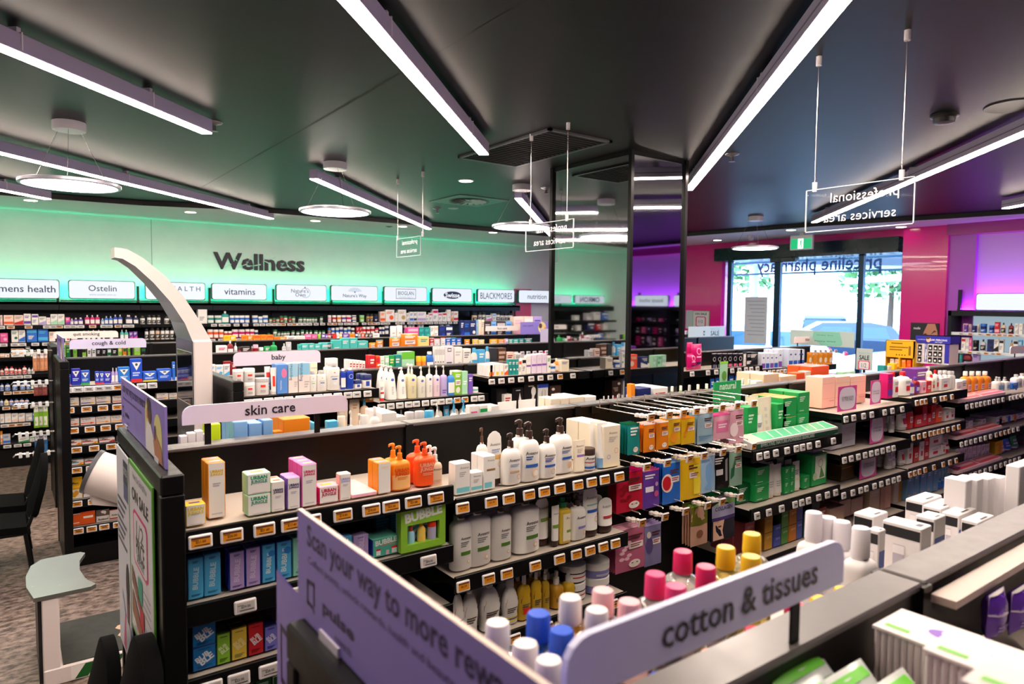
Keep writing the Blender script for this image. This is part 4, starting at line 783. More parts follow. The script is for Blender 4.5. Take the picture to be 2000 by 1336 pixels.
pts = [(.07, 3.87), (.3, 3.875), (.325, 3.9), (.29, 4.0), (.275, 4.15), (.285, 4.3), (.32, 4.42), (.3, 4.45), (.12, 4.44), (.07, 4.36), (.045, 4.2), (.045, 4.04)]
b = MB(); b.prism(pts, .43, .45, M('5A5C58', .3), M('8C9694', .22, tex=20)); b.build('seat', r, False)
# ---------------------------------------------------------------- products on the skin care gondola
def UJ(c, v=.8, w=.66): return [('m', ['URBAN', 'JUNGLE'], .5, v, w, c, .045), ('l', .28, v-.28, .72, v-.2, 'B8B2C0', 2), ('l', .2, .06, .8, .1, 'C8C4CC', 1)]
def BB(c, ink='2A4A8A', st=None): return [('t', 'BUBBLE', .5, .5, 1.55, c, 86, .03), ('l', .3, .87, .7, .93, ink, 2), ('l', .2, .07, .8, .12, ink, 2)]+([('c', .72, .74, .24, '2A7FD0')] if st else [])
def BS(c, ink='8A8A50'): return [('t', 'BUB', .42, .56, .62, c, 30, .04), ('t', 'BLE', .58, .44, .62, c, 30, .04), ('l', .25, .86, .75, .91, ink, 1), ('l', .2, .08, .8, .2, ink, 3)]
def AV(band, v=.62, bv=.34, u=.58, w=.5): return [('t', 'Aveeno', u, v, w, '3A3036', 0, .01), ('l', u-.25, v-.17, u+.15, v-.06, '8A8A8A', 3), ('r', u-.25, bv-.035, u+.24, bv+.035, band), ('c', u+.12, .16, .085, 'E6C4A0'), ('c', u+.13, .165, .05, 'F2EFEA')]
YF = 1.845; a1 = 'upper skin care shelf'
SKC = dict(name='skincare_carton'); 
row(a1, 1, YF, 1.291, [
 ('c', 362, 402, 985, 'wy', 'short white carton with yellow top', UJ('F0D21E', .78, .8), dict(side='y', top='y', lid='5A3A8A', **SKC)),
 ('c', 405, 440, 903, 'wy', 'tallest white carton with orange-yellow sides', UJ('E8BE1E', .84, .74), dict(side='F09A12', top='o', lid='V', n=2, dy=.035, **SKC)),
 ('c', 482, 529, 924, 'wm', 'white carton with mint sides', UJ('0E9A72', .8, .7), dict(side='A8DDB0', top='m', lid='C89A6A', stack=2, **SKC)),
 ('c', 530, 556, 940, 'wn', 'white carton with navy print, blush top', UJ('1B1A52', .72, .74), dict(side='F6E4E0', top='s', lid='O', n=2, **SKC)),
 ('c', 560.5, 586.7, 932, 'wv', 'white carton with violet sides', UJ('2A1A6A', .76, .76), dict(side='6A4AA8', top='D89AD8', n=2, **SKC)),
 ('c', 588.7, 619, 906, 'wq', 'tall white carton with pink sides', UJ('D01A62', .82, .72), dict(side='E05AA0', top='E87AB8', lid='Y', n=3, **SKC)),
 ('c', 623, 661.5, 949, 'wr', 'squat white carton with crimson print', UJ('C8124A', .74, .76), dict(side='D8206A', top='P', lid='y', **SKC)),
 ('c', 663.5, 685.7, 925, 'wP', 'slim white carton with peach top', UJ('A8A4D8', .8, .8), dict(side='F2C4B4', top='F4D2C4', **SKC)),
 ('c', 687, 737, 972, 'P', 'flat pink carton lying down', [], dict(d=.16, side='F4C4CC', top='F6D0D0', **SKC)),
 ('c', 738, 764, 903, 'wo', 'white carton with bright orange sides', [('r', .3, .8, .8, .88, 'F4E4C8')], dict(side='F59A14', top='o', lid='8A86C8', n=2, **SKC)),
 ('p', 767, 806, 872, 'oo', 'orange pump bottle with red print', [('r', .03, .05, .97, .5, 'F8BE78'), ('m', ['URBAN', 'JUNGLE'], .5, .66, .74, 'E8501E', .04), ('l', .25, .34, .75, .44, 'E8802A', 2)], dict(hb=.7, sh=.9, neck=.3, n=2)),
 ('p', 816, 857, 865, 'OO', 'coral pump bottle with pale print', [('m', ['URBAN', 'JUNGLE'], .5, .68, .72, 'F8B090', .04), ('l', .25, .34, .75, .44, 'F4A080', 2)], dict(hb=.72, sh=.9, neck=.3, n=2))],
 group='products on upper skin care shelf')
b1 = 'upper oat lotion shelf'
W3 = dict(capc='d')
row(b1, 1, YF, 1.244, [
 ('p', 863, 888, 871, 'hw', 'translucent peach foam pump with aqua base', [('t', 'Aveeno', .55, .78, .7, '5A3A36'), ('r', .04, .02, .96, .24, '7FC6D2'), ('l', .2, .4, .8, .52, 'D8A890', 2)], dict(n=2, sh=.92, neck=.4, hb=.74)),
 ('c', 890, 919, 904, 'wa', 'white carton with aqua foot band', [('t', 'Aveeno', .6, .84, .6, '6A6468'), ('r', .06, .06, .94, .22, 'a'), ('l', .25, .55, .7, .72, 'B8B4B4', 3)], {}),
 ('c', 919, 943, 922, 'wa', 'shorter white carton with aqua band', [('t', 'Aveeno', .55, .8, .6, '6A6468'), ('r', .06, .12, .94, .28, 'a'), ('l', .25, .45, .7, .65, 'B8B4B4', 3)], {}),
 ('c', 945, 968, 890, 'wi', 'tall white carton with bronze band', [('t', 'Aveeno', .62, .86, .6, '8A8488'), ('r', .25, .55, .98, .61, '9A7A4A'), ('r', .06, .06, .7, .22, 'a')], dict(n=2)),
 ('p', 935, 956, 836, 'wD', 'white pump bottle with brown pump at the back', None, dict(dy=.13, hb=.7)),
 ('t', 957, 987, 844, 'wd', 'round-topped white tube with gold band', [('t', 'Aveeno', .5, .76, .66, '6A6468'), ('r', .3, .48, .98, .56, 'C8A05A'), ('o', .72, .38, .14, 'E0B088'), ('l', .25, .6, .8, .68, '9AA8C8', 2)], dict(dome=1, cap=.12, dy=.03)),
 ('p', 988, 1023, 847, 'wd', 'medium white lotion pump with beige band', [('t', 'Aveeno', .52, .66, .6, '3A3036', 0, .01), ('l', .28, .48, .78, .56, '8AA0C8', 2), ('r', .25, .32, .8, .37, 'C8A878'), ('o', .75, .2, .12, 'E0B088')], dict(neck=.34)),
 ('p', 1024, 1060, 825, 'wd', 'large white lotion pump with blue band', [('t', 'Aveeno', .46, .66, .64, '3A3036', 0, .01), ('l', .16, .5, .5, .6, '3A5AA8', 2), ('r', .14, .33, .78, .4, '2A62B8'), ('c', .62, .19, .18, 'E6C4A0'), ('c', .66, .19, .13, 'F2EFEA')], dict(neck=.4, n=2)),
 ('p', 1060, 1092, 839, 'wd', 'smaller white lotion pump with blue band', [('t', 'Aveeno', .5, .64, .66, '3A3036', 0, .01), ('l', .2, .46, .75, .58, '5A5AA0', 3), ('r', .18, .32, .82, .38, '2A5AB0'), ('o', .68, .18, .14, 'D8B090')], dict(neck=.36)),
 ('p', 1085, 1125, 817, 'wd', 'tallest white lotion pump with blue band', [('t', 'Aveeno', .6, .64, .5, '3A3036', 0, .01), ('l', .34, .5, .8, .58, '5A6AA0', 3), ('r', .36, .35, .86, .41, '2A5AB0'), ('c', .74, .2, .12, 'D8B090')], dict(neck=.36, dy=.02)),
 ('t', 1126, 1150, 861, 'cw', 'cream tube with violet band', [('t', 'Aveeno', .5, .82, .6, '8A8488'), ('r', .2, .48, .8, .55, '8A70B8'), ('l', .25, .6, .7, .74, 'C0B4A8', 3)], dict(cap=.04)),
 ('j', 1146, 1169, 877, 'wd', 'white jar with dark brown lid', [('t', 'Aveeno', .5, .8, .8, '3A3036', 0, .01), ('r', .05, .5, .85, .56, 'A83A4A'), ('r', .05, .12, .85, .26, '2A5AB0')], dict(lid=.3)),
 ('t', 1172, 1193, 827, 'wl', 'white tube with pale blue cap', [('t', 'Aveeno', .6, .7, .5, 'A8A4B0', 80), ('o', .75, .5, .12, 'C0C8E0')], dict(cap=.22, n=2)),
 ('c', 1193, 1225, 829, 'cY', 'tall cream carton with fine print', [('t', 'Aveeno', .55, .82, .5, '8A8488'), ('r', .0, .0, 1, .1, 'F2E6C0'), ('o', .75, .38, .12, 'E0A870'), ('l', .3, .6, .8, .74, 'C8C0B8', 3), ('o', .3, .25, .1, '8A90C0')], dict(side='F2E8D0', n=3))], group='products on upper oat lotion shelf')
a2 = 'second skin care shelf'
row(a2, 1, YF, 1.101, [
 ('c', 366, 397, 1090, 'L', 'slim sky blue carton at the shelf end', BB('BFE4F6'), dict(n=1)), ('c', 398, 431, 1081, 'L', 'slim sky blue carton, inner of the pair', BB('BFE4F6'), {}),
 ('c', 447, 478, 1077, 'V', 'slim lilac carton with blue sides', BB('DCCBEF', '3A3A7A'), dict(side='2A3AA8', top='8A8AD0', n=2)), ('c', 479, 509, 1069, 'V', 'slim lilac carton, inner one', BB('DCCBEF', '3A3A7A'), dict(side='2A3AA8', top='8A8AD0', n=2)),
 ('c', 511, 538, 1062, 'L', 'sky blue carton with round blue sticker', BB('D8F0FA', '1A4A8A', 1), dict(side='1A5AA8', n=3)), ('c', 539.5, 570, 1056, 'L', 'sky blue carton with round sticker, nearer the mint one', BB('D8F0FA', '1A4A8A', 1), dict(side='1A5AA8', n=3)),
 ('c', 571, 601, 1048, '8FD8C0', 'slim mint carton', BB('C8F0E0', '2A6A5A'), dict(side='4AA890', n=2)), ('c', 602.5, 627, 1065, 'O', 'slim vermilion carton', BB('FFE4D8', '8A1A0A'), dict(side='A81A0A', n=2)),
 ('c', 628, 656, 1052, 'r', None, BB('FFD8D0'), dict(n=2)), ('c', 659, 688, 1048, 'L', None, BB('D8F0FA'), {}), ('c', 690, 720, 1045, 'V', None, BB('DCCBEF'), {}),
 ('c', 727, 779, 1049, '4FB8A0', 'wide turquoise carton with red bottles printed', [('t', 'BUBBLE', .52, .78, .82, 'F2F6F4', 4, .04), ('t', 'NEW FACES', .62, .6, .55, 'F0705A'), ('r', .14, .1, .3, .34, 'F0F0F0'), ('r', .14, .34, .3, .44, 'E02A2A'), ('r', .5, .05, .62, .3, 'E8B8C8'), ('r', .72, .08, .92, .34, 'F0F0F4'), ('r', .7, .34, .94, .46, 'E02A2A')], dict(side='1A3AA8', top='6AC8B0')),
 ('c', 735, 760, 985, '1A5A6A', 'dark teal wave-patterned carton at the back', [('l', .0, .0, 1, 1, '2A8AA0', 12)], dict(dy=.14)), ('c', 762, 790, 985, '1A5A6A', 'dark teal wave carton behind the lime gift box', [('l', .0, .0, 1, 1, '2A8AA0', 12)], dict(dy=.14)),
 ], group='products on second skin care shelf')
# gift box with a window and three bottles in it
A = at(1, 1.822, 784, 1097); B_ = at(1, 1.822, 870.5, 1080); w = B_.x-A.x; h = .131
r = empty('gift_box', (min((A.x+B_.x)/2, 1.112-w/2), 1.824, 1.103)); tag(r, 'lime gift box with three bottles in its window', 'gift box')
b = MB(); lime = M('8FC83A', .4); gx = [(-w/2, -.36*w), (.36*w, w/2)]
b.box(-w/2, w/2, .03, .035, 0, h, M('9AC8DC', .4)); b.box(-w/2, w/2, 0, .03, 0, .16*h, lime); b.box(-w/2, w/2, 0, .03, .62*h, h, lime)
for q in gx: b.box(*q, 0, .03, .16*h, .62*h, lime)
Lf = Lift(FLAT(.0295))
for i in range(6): b.disc(FLAT(.0292-.0003*i), .0, .1*h, .4*w-.055*w*i, M('6AA8D0' if i % 2 else 'CFE6F0', .5), .5*h-.07*h*i)
b.text(FLAT(-.0005), 'BUBBLE', 0, .84*h, .84*w, M('F0F4EC', .4), .1, .05); b.build('box', r, False)
for i, (u, rr, c, cc, hh) in enumerate(((-.23, .075, '9AD0E8', 'E8501E', .4), (.0, .09, 'F0C85A', 'E8A81E', .5), (.24, .095, 'B8B4D8', 'E83A1E', .42))):
    b = MB(); q = hh*h; b.lathe([(rr*w, 0), (rr*w, q*.55), (rr*w*(.98 if i == 2 else .5), q*.7)], M(c, .3), 14, u*w, .016, .8); b.build('bottle', r); b.v = [(x, y, z) for x, y, z in b.v]
    k = MB(); k.lathe([(rr*w*(.98 if i == 2 else .48), q*.7), (rr*w*(.98 if i == 2 else .42), q), (.001, q)], M(cc, .3), 14, u*w, .016, .8); k.build('bottle_cap', r)
for o in r.children:
    if o.name.startswith('bottle'): o.location.z = .165*h
a3 = 'third skin care shelf'
row(a3, 1, YF, .911, [
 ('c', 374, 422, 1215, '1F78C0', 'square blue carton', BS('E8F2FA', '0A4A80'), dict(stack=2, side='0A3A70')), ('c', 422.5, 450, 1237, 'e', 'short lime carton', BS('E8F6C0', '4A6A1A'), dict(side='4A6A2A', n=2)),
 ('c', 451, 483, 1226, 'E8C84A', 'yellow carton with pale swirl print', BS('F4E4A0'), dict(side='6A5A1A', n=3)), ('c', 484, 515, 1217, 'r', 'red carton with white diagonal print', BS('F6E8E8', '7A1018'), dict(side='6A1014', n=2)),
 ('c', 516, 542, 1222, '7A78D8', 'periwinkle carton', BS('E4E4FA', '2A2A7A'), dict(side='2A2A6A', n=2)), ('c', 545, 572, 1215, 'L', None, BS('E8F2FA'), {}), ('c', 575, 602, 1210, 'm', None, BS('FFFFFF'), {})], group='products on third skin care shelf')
row('lowest skin care shelf', 1, YF, .706, mini('c 500 530 1315 Gm; c 533 560 1310 mG; c 562 590 1300 Gm; c 592 620 1290 mG'), group='green cartons on lowest skin care shelf')
b2 = 'second oat lotion shelf'; dm = lambda: AV('4E7A2A', .62, .33)
row(b2, 1, YF, .991, [
 ('b', 875, 916, 999, 'wd', 'white oat lotion bottle, green band', dm(), dict(hb=.86, sh=.95, neck=.34)), ('b', 917, 966, 988, 'wd', 'wide white oat lotion bottle', dm(), dict(hb=.86, sh=.95, n=2)), ('b', 967, 1005, 982, 'wd', 'slimmer white oat lotion bottle', dm(), dict(hb=.84, sh=.95, n=2)),
 ('b', 1012, 1062, 970, 'wd', 'largest white oat lotion bottle', dm(), dict(hb=.86, sh=.95, n=2)), ('t', 1051, 1080, 974, 'wd', 'round-topped white tube, olive band', [('t', 'Aveeno', .55, .78, .7, '5A5450'), ('r', .3, .5, .98, .57, '7A9A3A')], dict(dome=1, cap=.14, dy=.03)),
 ('t', 1081, 1096, 989, 'wd', 'thin white tube with olive band', [('t', 'Aveeno', .55, .8, .7, '5A5450'), ('r', .1, .45, .98, .53, '7A9A3A')], dict(cap=.13)), ('o', 1096, 1119, 973, 'D8B83AG', 'golden body oil with dark green spray', [('r', .2, .08, .98, .82, 'F0E6C8'), ('t', 'Av', .6, .7, .3, '5A5450'), ('r', .5, .3, .95, .37, '7A9A3A')], dict(clear=0, neck=.4, sh=.97, p=4)),
 ('p', 1120, 1150, 964, 'wd', 'white lotion pump with violet band', [('t', 'Aveeno', .58, .66, .62, '3A3036', 0, .01), ('r', .35, .33, .9, .4, '8A7AC8'), ('o', .78, .2, .12, 'E0B088')], dict(neck=.4, n=2)), ('t', 1146, 1177, 953, 'wd', 'tall white tube with blue band', [('t', 'Aveeno', .52, .78, .66, '5A5450'), ('r', .2, .62, .85, .65, '8AC0B8'), ('r', .2, .48, .85, .54, '2A5AB0'), ('o', .72, .34, .14, 'D89A60')], dict(dome=1, cap=.13, n=2)),
 ('t', 1176, 1205, 975, 'wd', 'short white tube with red band', [('t', 'Aveeno', .52, .76, .6, '7A7480'), ('r', .22, .42, .82, .49, 'B83A44')], dict(dome=1, cap=.2, n=2))], group='products on second oat lotion shelf')
PAL = [('p', [(.15, .6), (.85, .72), (.9, .82), (.2, .7)], 'D0281E'), ('p', [(.1, .48), (.9, .6), (.88, .72), (.12, .6)], '1E1412'), ('l', .2, .3, .8, .46, '6A5A50', 3)]
b3 = 'third oat lotion shelf'
row(b3, 1, YF, .756, [
 ('b', 874, 898, 1135, 'ww', None, PAL, dict(waist=1, hb=.82)), ('b', 907, 939, 1136, 'wX', 'white waisted lotion bottle, red label', PAL, dict(waist=1, hb=.8)), ('b', 944, 984, 1129, 'wX', 'white coconut lotion bottle, red label', PAL+[('t', 'COCONUT', .5, .4, .5, '3A3030')], dict(waist=1, hb=.82, n=2)),
 ('b', 987, 1018, 1129, 'wX', 'white vanilla lotion bottle with yellow stripe', PAL+[('r', .08, .08, .92, .2, 'E8D23A'), ('r', .08, .13, .92, .17, '5A5AA0')], dict(waist=1, hb=.8, capw=1.9, n=2)),
 ('b', 1017, 1041, 1122, 'D8B02Aw', 'golden oil bottle with red sticker', PAL+[('r', .25, .18, .85, .34, 'E0301E')], dict(hb=.78, n=2, sh=.85)), ('b', 1042, 1062, 1114, 'D8B02Aw', 'tall golden oil bottle with white cap', PAL, dict(hb=.8, n=2)), ('o', 1063, 1077, 1114, 'C8A42Aw', 'slim golden oil pump', PAL, dict(n=2, hb=.78)),
 ('o', 1084, 1107, 1119, 'C8942Aw', 'small amber spray bottle', PAL, dict(hb=.66, n=2)), ('o', 1108, 1128, 1115, 'D8B02Aw', 'small golden spray bottle', PAL, dict(hb=.66)),
 ('j', 1114, 1156, 1105, '3A2624w', 'brown body butter tub', [('r', .1, .2, .9, .9, 'F2EFEA'), ('l', .2, .5, .8, .7, 'C83A2A', 1)], dict(stack=2, lid=.4)), ('j', 1160, 1203, 1099, '8A88C8w', 'lavender body butter tub', [('l', .2, .3, .8, .6, 'F2EFEA', 2)], dict(stack=2, lid=.5, n=2))], group='products on third oat lotion shelf')
# ---------------------------------------------------------------- sheet masks on hooks
def hook(x, z, label):
    r = empty('display_hook', (x, AY-.034, z)); tag(r, label, 'display hook', 'mask hooks')
    b = MB(); b.tube([(0, 0, 0), (0, -.3, 0)], .0028, WIRE, 6); b.tube([(0, 0, 0), (0, -.03, 0), (0, -.03, .035), (0, -.3, .035), (0, -.305, .03)], .0026, WIRE, 6); b.build('prong', r); b = MB(); b.box(-.02, .02, -.006, .0, -.03, .008, DARKM, .002); b.build('back_plate', r, False)
    b = MB()
    for k in range(4): b.lathe([(.004, -.008), (.012, -.006), (.012, .004), (.004, .008)], M('E8DED6', .3), 8, (k % 2)*.012-.006, -.25-.012*k)
    b.build('clip', r, False)
def mask(x, zt, w, h, cols, label, gfx, n=4, y=1.86):
    for k in range(n):
        p = place('s', 'sheet_mask', w, h, .008, cols, (x+.0015*k, y+.016*k, zt-h), 0, gfx if k == 0 else [], {}); p.rotation_euler.x = -.03; p.rotation_euler.z = .02*((k*7) % 3-1)
        tag(p, label if k == 0 else f'{("next","third","rearmost")[k-1]} packet behind the {label}'.replace('on the ', 'on '), 'sheet mask', 'sheet masks on hooks')
FACE = [('c', .62, .16, .2, 'F4E8DC', .09), ('c', .54, .18, .035, '6A4A3A', .012), ('c', .7, .18, .035, '6A4A3A', .012)]
LBL = [('r', .42, .5, .92, .64, 'F0E8E4'), ('l', .48, .53, .86, .62, 'A05050', 2), ('l', .4, .7, .9, .82, '5A2A2A', 2)]
def fruit(c, n=7): return [('c', .2+.08*((i*3) % 4), .3+.07*((i*5) % 6), .085, c, .04) for i in range(n)]
MASK = [('upper', 1, [(1228, 1250, 829, 886, 'tG', 'teal', FACE+[('l', .2, .6, .85, .9, 'E0F0EA', 3)]), (1259, 1280, 829, 881, 'ow', 'copper-sided orange', LBL+FACE), (1284, 1306, 825, 876, 'ow', 'orange', LBL+FACE), (1307, 1330, 818, 867, 'yw', 'half-hidden amber', LBL+[('c', .4, .3, .3, 'F09A1E', .2)]),
   (1333, 1358, 817, 865, 'yo', 'bright yellow citrus', LBL+fruit('F08A1C', 5)), (1365, 1393, 807, 864, 'A8C8D8w', 'icy blue', LBL+[('l', .1, .1, .9, .3, '7AA8C8', 3)]), (1396, 1427, 812, 855, 'Pp', 'pink-labelled white', [('r', .15, .3, .85, .75, 'E87AA8'), ('l', .25, .45, .75, .65, 'F8E0EA', 2)]), (1427, 1453, 800, 863, 'Pw', 'pale pink', LBL+[('c', .3, .4, .26, 'F8E4E8', .2)])]),
 ('middle', 2, [(1207, 1256, 924, 993, 'C81A3Aq', 'crimson berry', fruit('8A0A1E', 9)+LBL+FACE), (1259, 1288, 920, 988, 'vp', 'purple', [('r', .12, .42, .6, .56, 'F0E8F4'), ('l', .1, .75, .7, .88, 'F0E8F4', 2), ('c', .78, .35, .14, 'C8508A'), ('c', .8, .6, .1, 'D0A0E0')]), (1297, 1329, 905, 979, 'bl', 'blue pomegranate', [('c', .25, .5, .3, 'F0D8D0', .22), ('c', .22, .5, .22, 'C01A2A', .17)]+LBL), (1331, 1369, 897, 970, 'yY', 'yellow', LBL+[('r', .62, .1, .95, .8, 'F8DE3A')]),
   (1370, 1397, 891, 959, 'A8CBEAw', 'light blue hand', [('p', [(.3, .1), (.7, .1), (.75, .6), (.6, .8), (.35, .7)], '7FB2E4'), ('l', .1, .8, .6, .9, '6A8AB0', 1)]), (1396, 1425, 889, 951, 'kz', 'black', [('l', .1, .7, .6, .9, 'D8D4D0', 3), ('r', .15, .4, .55, .56, 'C8C4C4'), ('p', [(.7, .2), (.85, .2), (.85, .85), (.7, .8)], '8A8A8A')]), (1426, 1450, 881, 946, 'A0C8B0w', 'sage green leaf', LBL+[('p', [(.1, .2), (.35, .3), (.4, .6), (.15, .5)], '2A6A4A'), ('p', [(.2, .5), (.5, .6), (.4, .75)], '3A7A5A')])]),
 ('lower', 3, [(1205, 1259, 1037, 1106, 'C86A8AP', 'rose pink', fruit('F0C0D0', 8)+LBL+FACE), (1262, 1292, 1027, 1099, '8A84B0V', 'lavender', LBL+[('c', .25, .5, .2, '5A4A80', .2), ('c', .22, .75, .12, 'D8D0C8', .08)]), (1352, 1382, 990, 1060, 'D8A890e', 'olive-topped face', [('r', 0, .5, 1, 1, '6A6A1E'), ('c', .5, .28, .2, '8A5A40', .1)]), (1394, 1435, 980, 1048, '2A2A38X', 'collagen face', [('r', 0, .58, 1, .86, 'A8A4C8'), ('t', 'COLLAGEN', .5, .78, .75, '2A2A48', 0, .02), ('r', 0, .5, 1, .58, '4A3A7A'), ('p', [(.04, .04), (.5, .04), (.42, .25), (.5, .5), (.04, .5)], 'E8B8A0'), ('c', .3, .36, .08, '4A3A34', .02), ('p', [(0, .86), (1, .86), (1, 1), (.4, .96)], '8ABA6A')])])]
HZ = {'upper': 1.44, 'middle': 1.245, 'lower': 1.02}
for nm, k, ms in MASK:
    for x0, x1, yt, yb, cols, d, gf in ms:
        A, B_ = at(1, 1.86, x0, yt), at(1, 1.86, x1, yb)
        mask((A.x+B_.x)/2, A.z, B_.x-A.x, A.z-B_.z, cols, f'{d} sheet mask on the {nm} hook row', gf)
for nm, z, xs in (('upper', 1.425, (1262, 1297, 1325, 1350, 1376, 1400, 1429, 1461)), ('middle', 1.232, (1256, 1296, 1339, 1367, 1404, 1433, 1463)), ('lower', 1.015, (1249, 1294, 1334, 1377, 1405, 1440))):
    for i, x in enumerate(xs):
        A = at(1, 1.82, x, 900); hook(min(max(A.x, 1.93), 2.655), z, f'chrome display hook, {ORD[i]} from left in {nm} hook row'); one_tag((A.x, 1.8, z-.0), 'o', .04, .034, None, .15, f'orange-screened hook tag, {ORD[i]} from left in {nm} hook row')
TX = ('$21.60', '$26.00', '$21.60', '$17.40', '$22.50', '$19.80', '$18.60', '$25.20', '$31.80', '$33.60')
price_tag(a1, 1, 1.802, 1.262, (387.6, 449.7, 514, 567.5, 607, 669, 725, 764, 807.7, 852), 'o', txt=TX); price_tag(b1, 1, 1.802, 1.214, (904.6, 961, 995.5, 1035, 1065, 1095.6, 1131, 1158, 1183.5, 1212), 'o', .05, txt=('$17.49', '$21.99', '$16.49', '$18.49', '$14.69', '$19.49', '$11.49', '$13.99'))
price_tag(b2, 1, 1.802, .961, (906.7, 957, 993, 1049, 1097, 1130, 1157, 1183, 1207), 'o', .05, txt=('$6.24', '$13.99', '$14.74', '$16.90', '$10.74', '$17.24')); price_tag(b3, 1, 1.802, .728, (1010, 1075, 1108, 1170, 1205), 'o', .05)
price_tag(a2, 1, 1.802, 1.07, (474.6, 569.7, 618, 700, 838), 'g', txt=('$29.00', '$33.00', '$25.00', '$27.00', '$84.00')); price_tag(a3, 1, 1.802, .88, (404, 460, 521, 570), 'g', txt=('$30.00', '$22.00', '$28.00', '$28.00'))
# ---------------------------------------------------------------- green, peach and red brand bays
GRN = [('l', .12, .55, .6, .82, 'D8F0DC', 3), ('l', .12, .1, .5, .16, 'D8F0DC', 1)]
c1 = 'green tray shelf'
row(c1, 1, 1.92, 1.205, [('c', 1460, 1481, 795, 'g', 'green carton at the hook end', GRN, {}), ('t', 1481, 1497, 812, 'wc', 'small white tube', None, dict(cap=.3)), ('t', 1493, 1519, 777, 'cw', 'tall white crimped tube', [('l', .3, .2, .5, .8, 'D8D0C8', 4)], dict(cap=.1, n=3)),
 ('c', 1519, 1537, 788, 'g', None, GRN, dict(n=4)), ('c', 1530, 1557, 776, 'g', 'green carton of a two-high stack', GRN, dict(stack=2, n=3, top='C8A060')), ('c', 1560, 1582, 766, 'g', 'tall green carton of a two-high stack', GRN, dict(stack=2, n=4))], group='green cartons on green tray shelf')
A, B_ = at(1, 1.84, 1450, 870), at(1, 1.84, 1642, 825); A.x, B_.x = max(A.x, 2.70), min(B_.x, 3.463); r = empty('promo_tray', ((A.x+B_.x)/2, 1.838, 1.208)); tag(r, 'green glass-topped promotional tray on the shelf edge', 'promotional tray'); w = (B_.x-A.x)*.99
b = MB(); b.prism([(-.012, 0), (.07, 0), (.07, .05), (-.012, .03)], -w/2, w/2, M('DDE2DC', .3), None, 'x'); b.rect(FLAT(-.0126), -w/2, w/2, .0, .02, M('1E4A3A', .3)); b.build('tray', r, False)
b = MB(); P = lambda x, z: (x, z*.082-.012, .0308+z*.02)
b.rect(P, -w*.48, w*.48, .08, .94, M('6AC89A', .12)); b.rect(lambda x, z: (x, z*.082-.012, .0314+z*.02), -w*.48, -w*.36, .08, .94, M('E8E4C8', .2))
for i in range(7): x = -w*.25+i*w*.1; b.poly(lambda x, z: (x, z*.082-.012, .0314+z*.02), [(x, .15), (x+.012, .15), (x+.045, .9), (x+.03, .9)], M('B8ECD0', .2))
b.text(FLAT(-.0132), 'EFFECTIVE, NATURE-POWERED SKINCARE', -w*.1, .01, w*.6, M('D8E8DC', .4)); b.build('print', r, False)
A, B_ = at(1, 2.06, 1394, 784), at(1, 2.06, 1447, 771); b = MB(); b.box(A.x, B_.x, 2.06, 2.066, 1.3, 1.49, M('1E9E58', .4)); b.text(FLAT(2.0594), 'natural', (A.x+B_.x)/2, 1.468, (B_.x-A.x)*.6, M('D8F0DC', .4), 0, .02); tag(b.build('brand_card'), 'green brand header card behind the mask hooks', 'sign')
row('second green shelf', 1, 1.87, .936, [('c', 1440, 1473, 945, 'G', None, GRN, dict(dy=.03, n=2)), ('c', 1477, 1504, 911, 'g', 'green carton of the stack by the hooks', GRN, dict(stack=2, n=4)), ('t', 1504, 1518, 908, 'wc', None, [('l', .2, .3, .8, .5, 'C8C4C0', 3)], dict(cap=.1, n=3)), ('t', 1518, 1534, 908, 'wc', None, [('l', .2, .3, .8, .5, 'C8C4C0', 3)], dict(cap=.1, n=3)),
 ('c', 1534, 1544, 911, 'g', None, GRN, dict(stack=2)), ('c', 1545, 1554, 909, 'g', None, GRN, dict(stack=2)), ('t', 1555, 1569, 902, 'wc', None, None, dict(cap=.1, n=3)), ('c', 1570, 1582, 929, 'g', 'small lone green carton', GRN, {}), ('c', 1587, 1616, 886, 'g', 'green gift carton with white leaf window', [('r', .2, .2, .9, .94, 'E8F0E0'), ('p', [(.5, .22), (.85, .25), (.6, .6)], '5A8A4A'), ('c', .2, .3, .14, 'C8E0B8'), ('o', .55, .7, .16, 'A8B8A0')], {})], group='products on second green shelf')
Z0 = lambda ink: [('t', 'zero', .55, .84, .6, ink, 0, .02), ('t', 'zero', .55, .36, .6, ink, 0, .02), ('r', 0, .49, 1, .51, '2A2A2A')]
row('third green shelf', 1, 1.87, .686, [('c', 1455, 1474, 1019, 'C85A68', 'dusty rose carton', Z0('E8A8A8'), dict(n=3, side='6A2A30')), ('c', 1494, 1510, 1007, 'D8A02A', 'mustard yellow carton', Z0('F4D88A'), dict(n=3, side='8A5A14')), ('c', 1512, 1526, 1025, '4A5AB8', 'blue carton', Z0('A8B0E8'), dict(n=2)), ('c', 1527, 1541, 997, '5AA048', 'green zero carton', Z0('B8DCA8'), dict(n=3, side='2A5A24')),
 ('c', 1542, 1557, 992, 'E08A2A', 'orange carton', Z0('F8D0A0'), dict(n=3)), ('c', 1557, 1569, 979, '5A6AC0', 'tall periwinkle carton', Z0('B8C0F0'), {}), ('c', 1570, 1584, 1002, '2A4A48', 'dark green carton with pale drop', [('p', [(.2, .2), (.8, .2), (.5, .8)], 'A8D0D8')], {}), ('c', 1586, 1602, 970, '14283A', 'black carton with blue bottle', [('r', .4, .2, .9, .6, '5AA8D0')], {}), ('c', 1603, 1620, 990, 'C8604A', None, None, {}),
 ('c', 1622, 1650, 990, 'h', 'peach carton lying in front', [], {}), ('c', 1640, 1662, 976, 'E8C8B0', None, [], dict(dy=.05, n=2)), ('c', 1663, 1686, 972, 'E8C8B0', None, [], dict(dy=.05, n=2))], group='products on third green shelf')
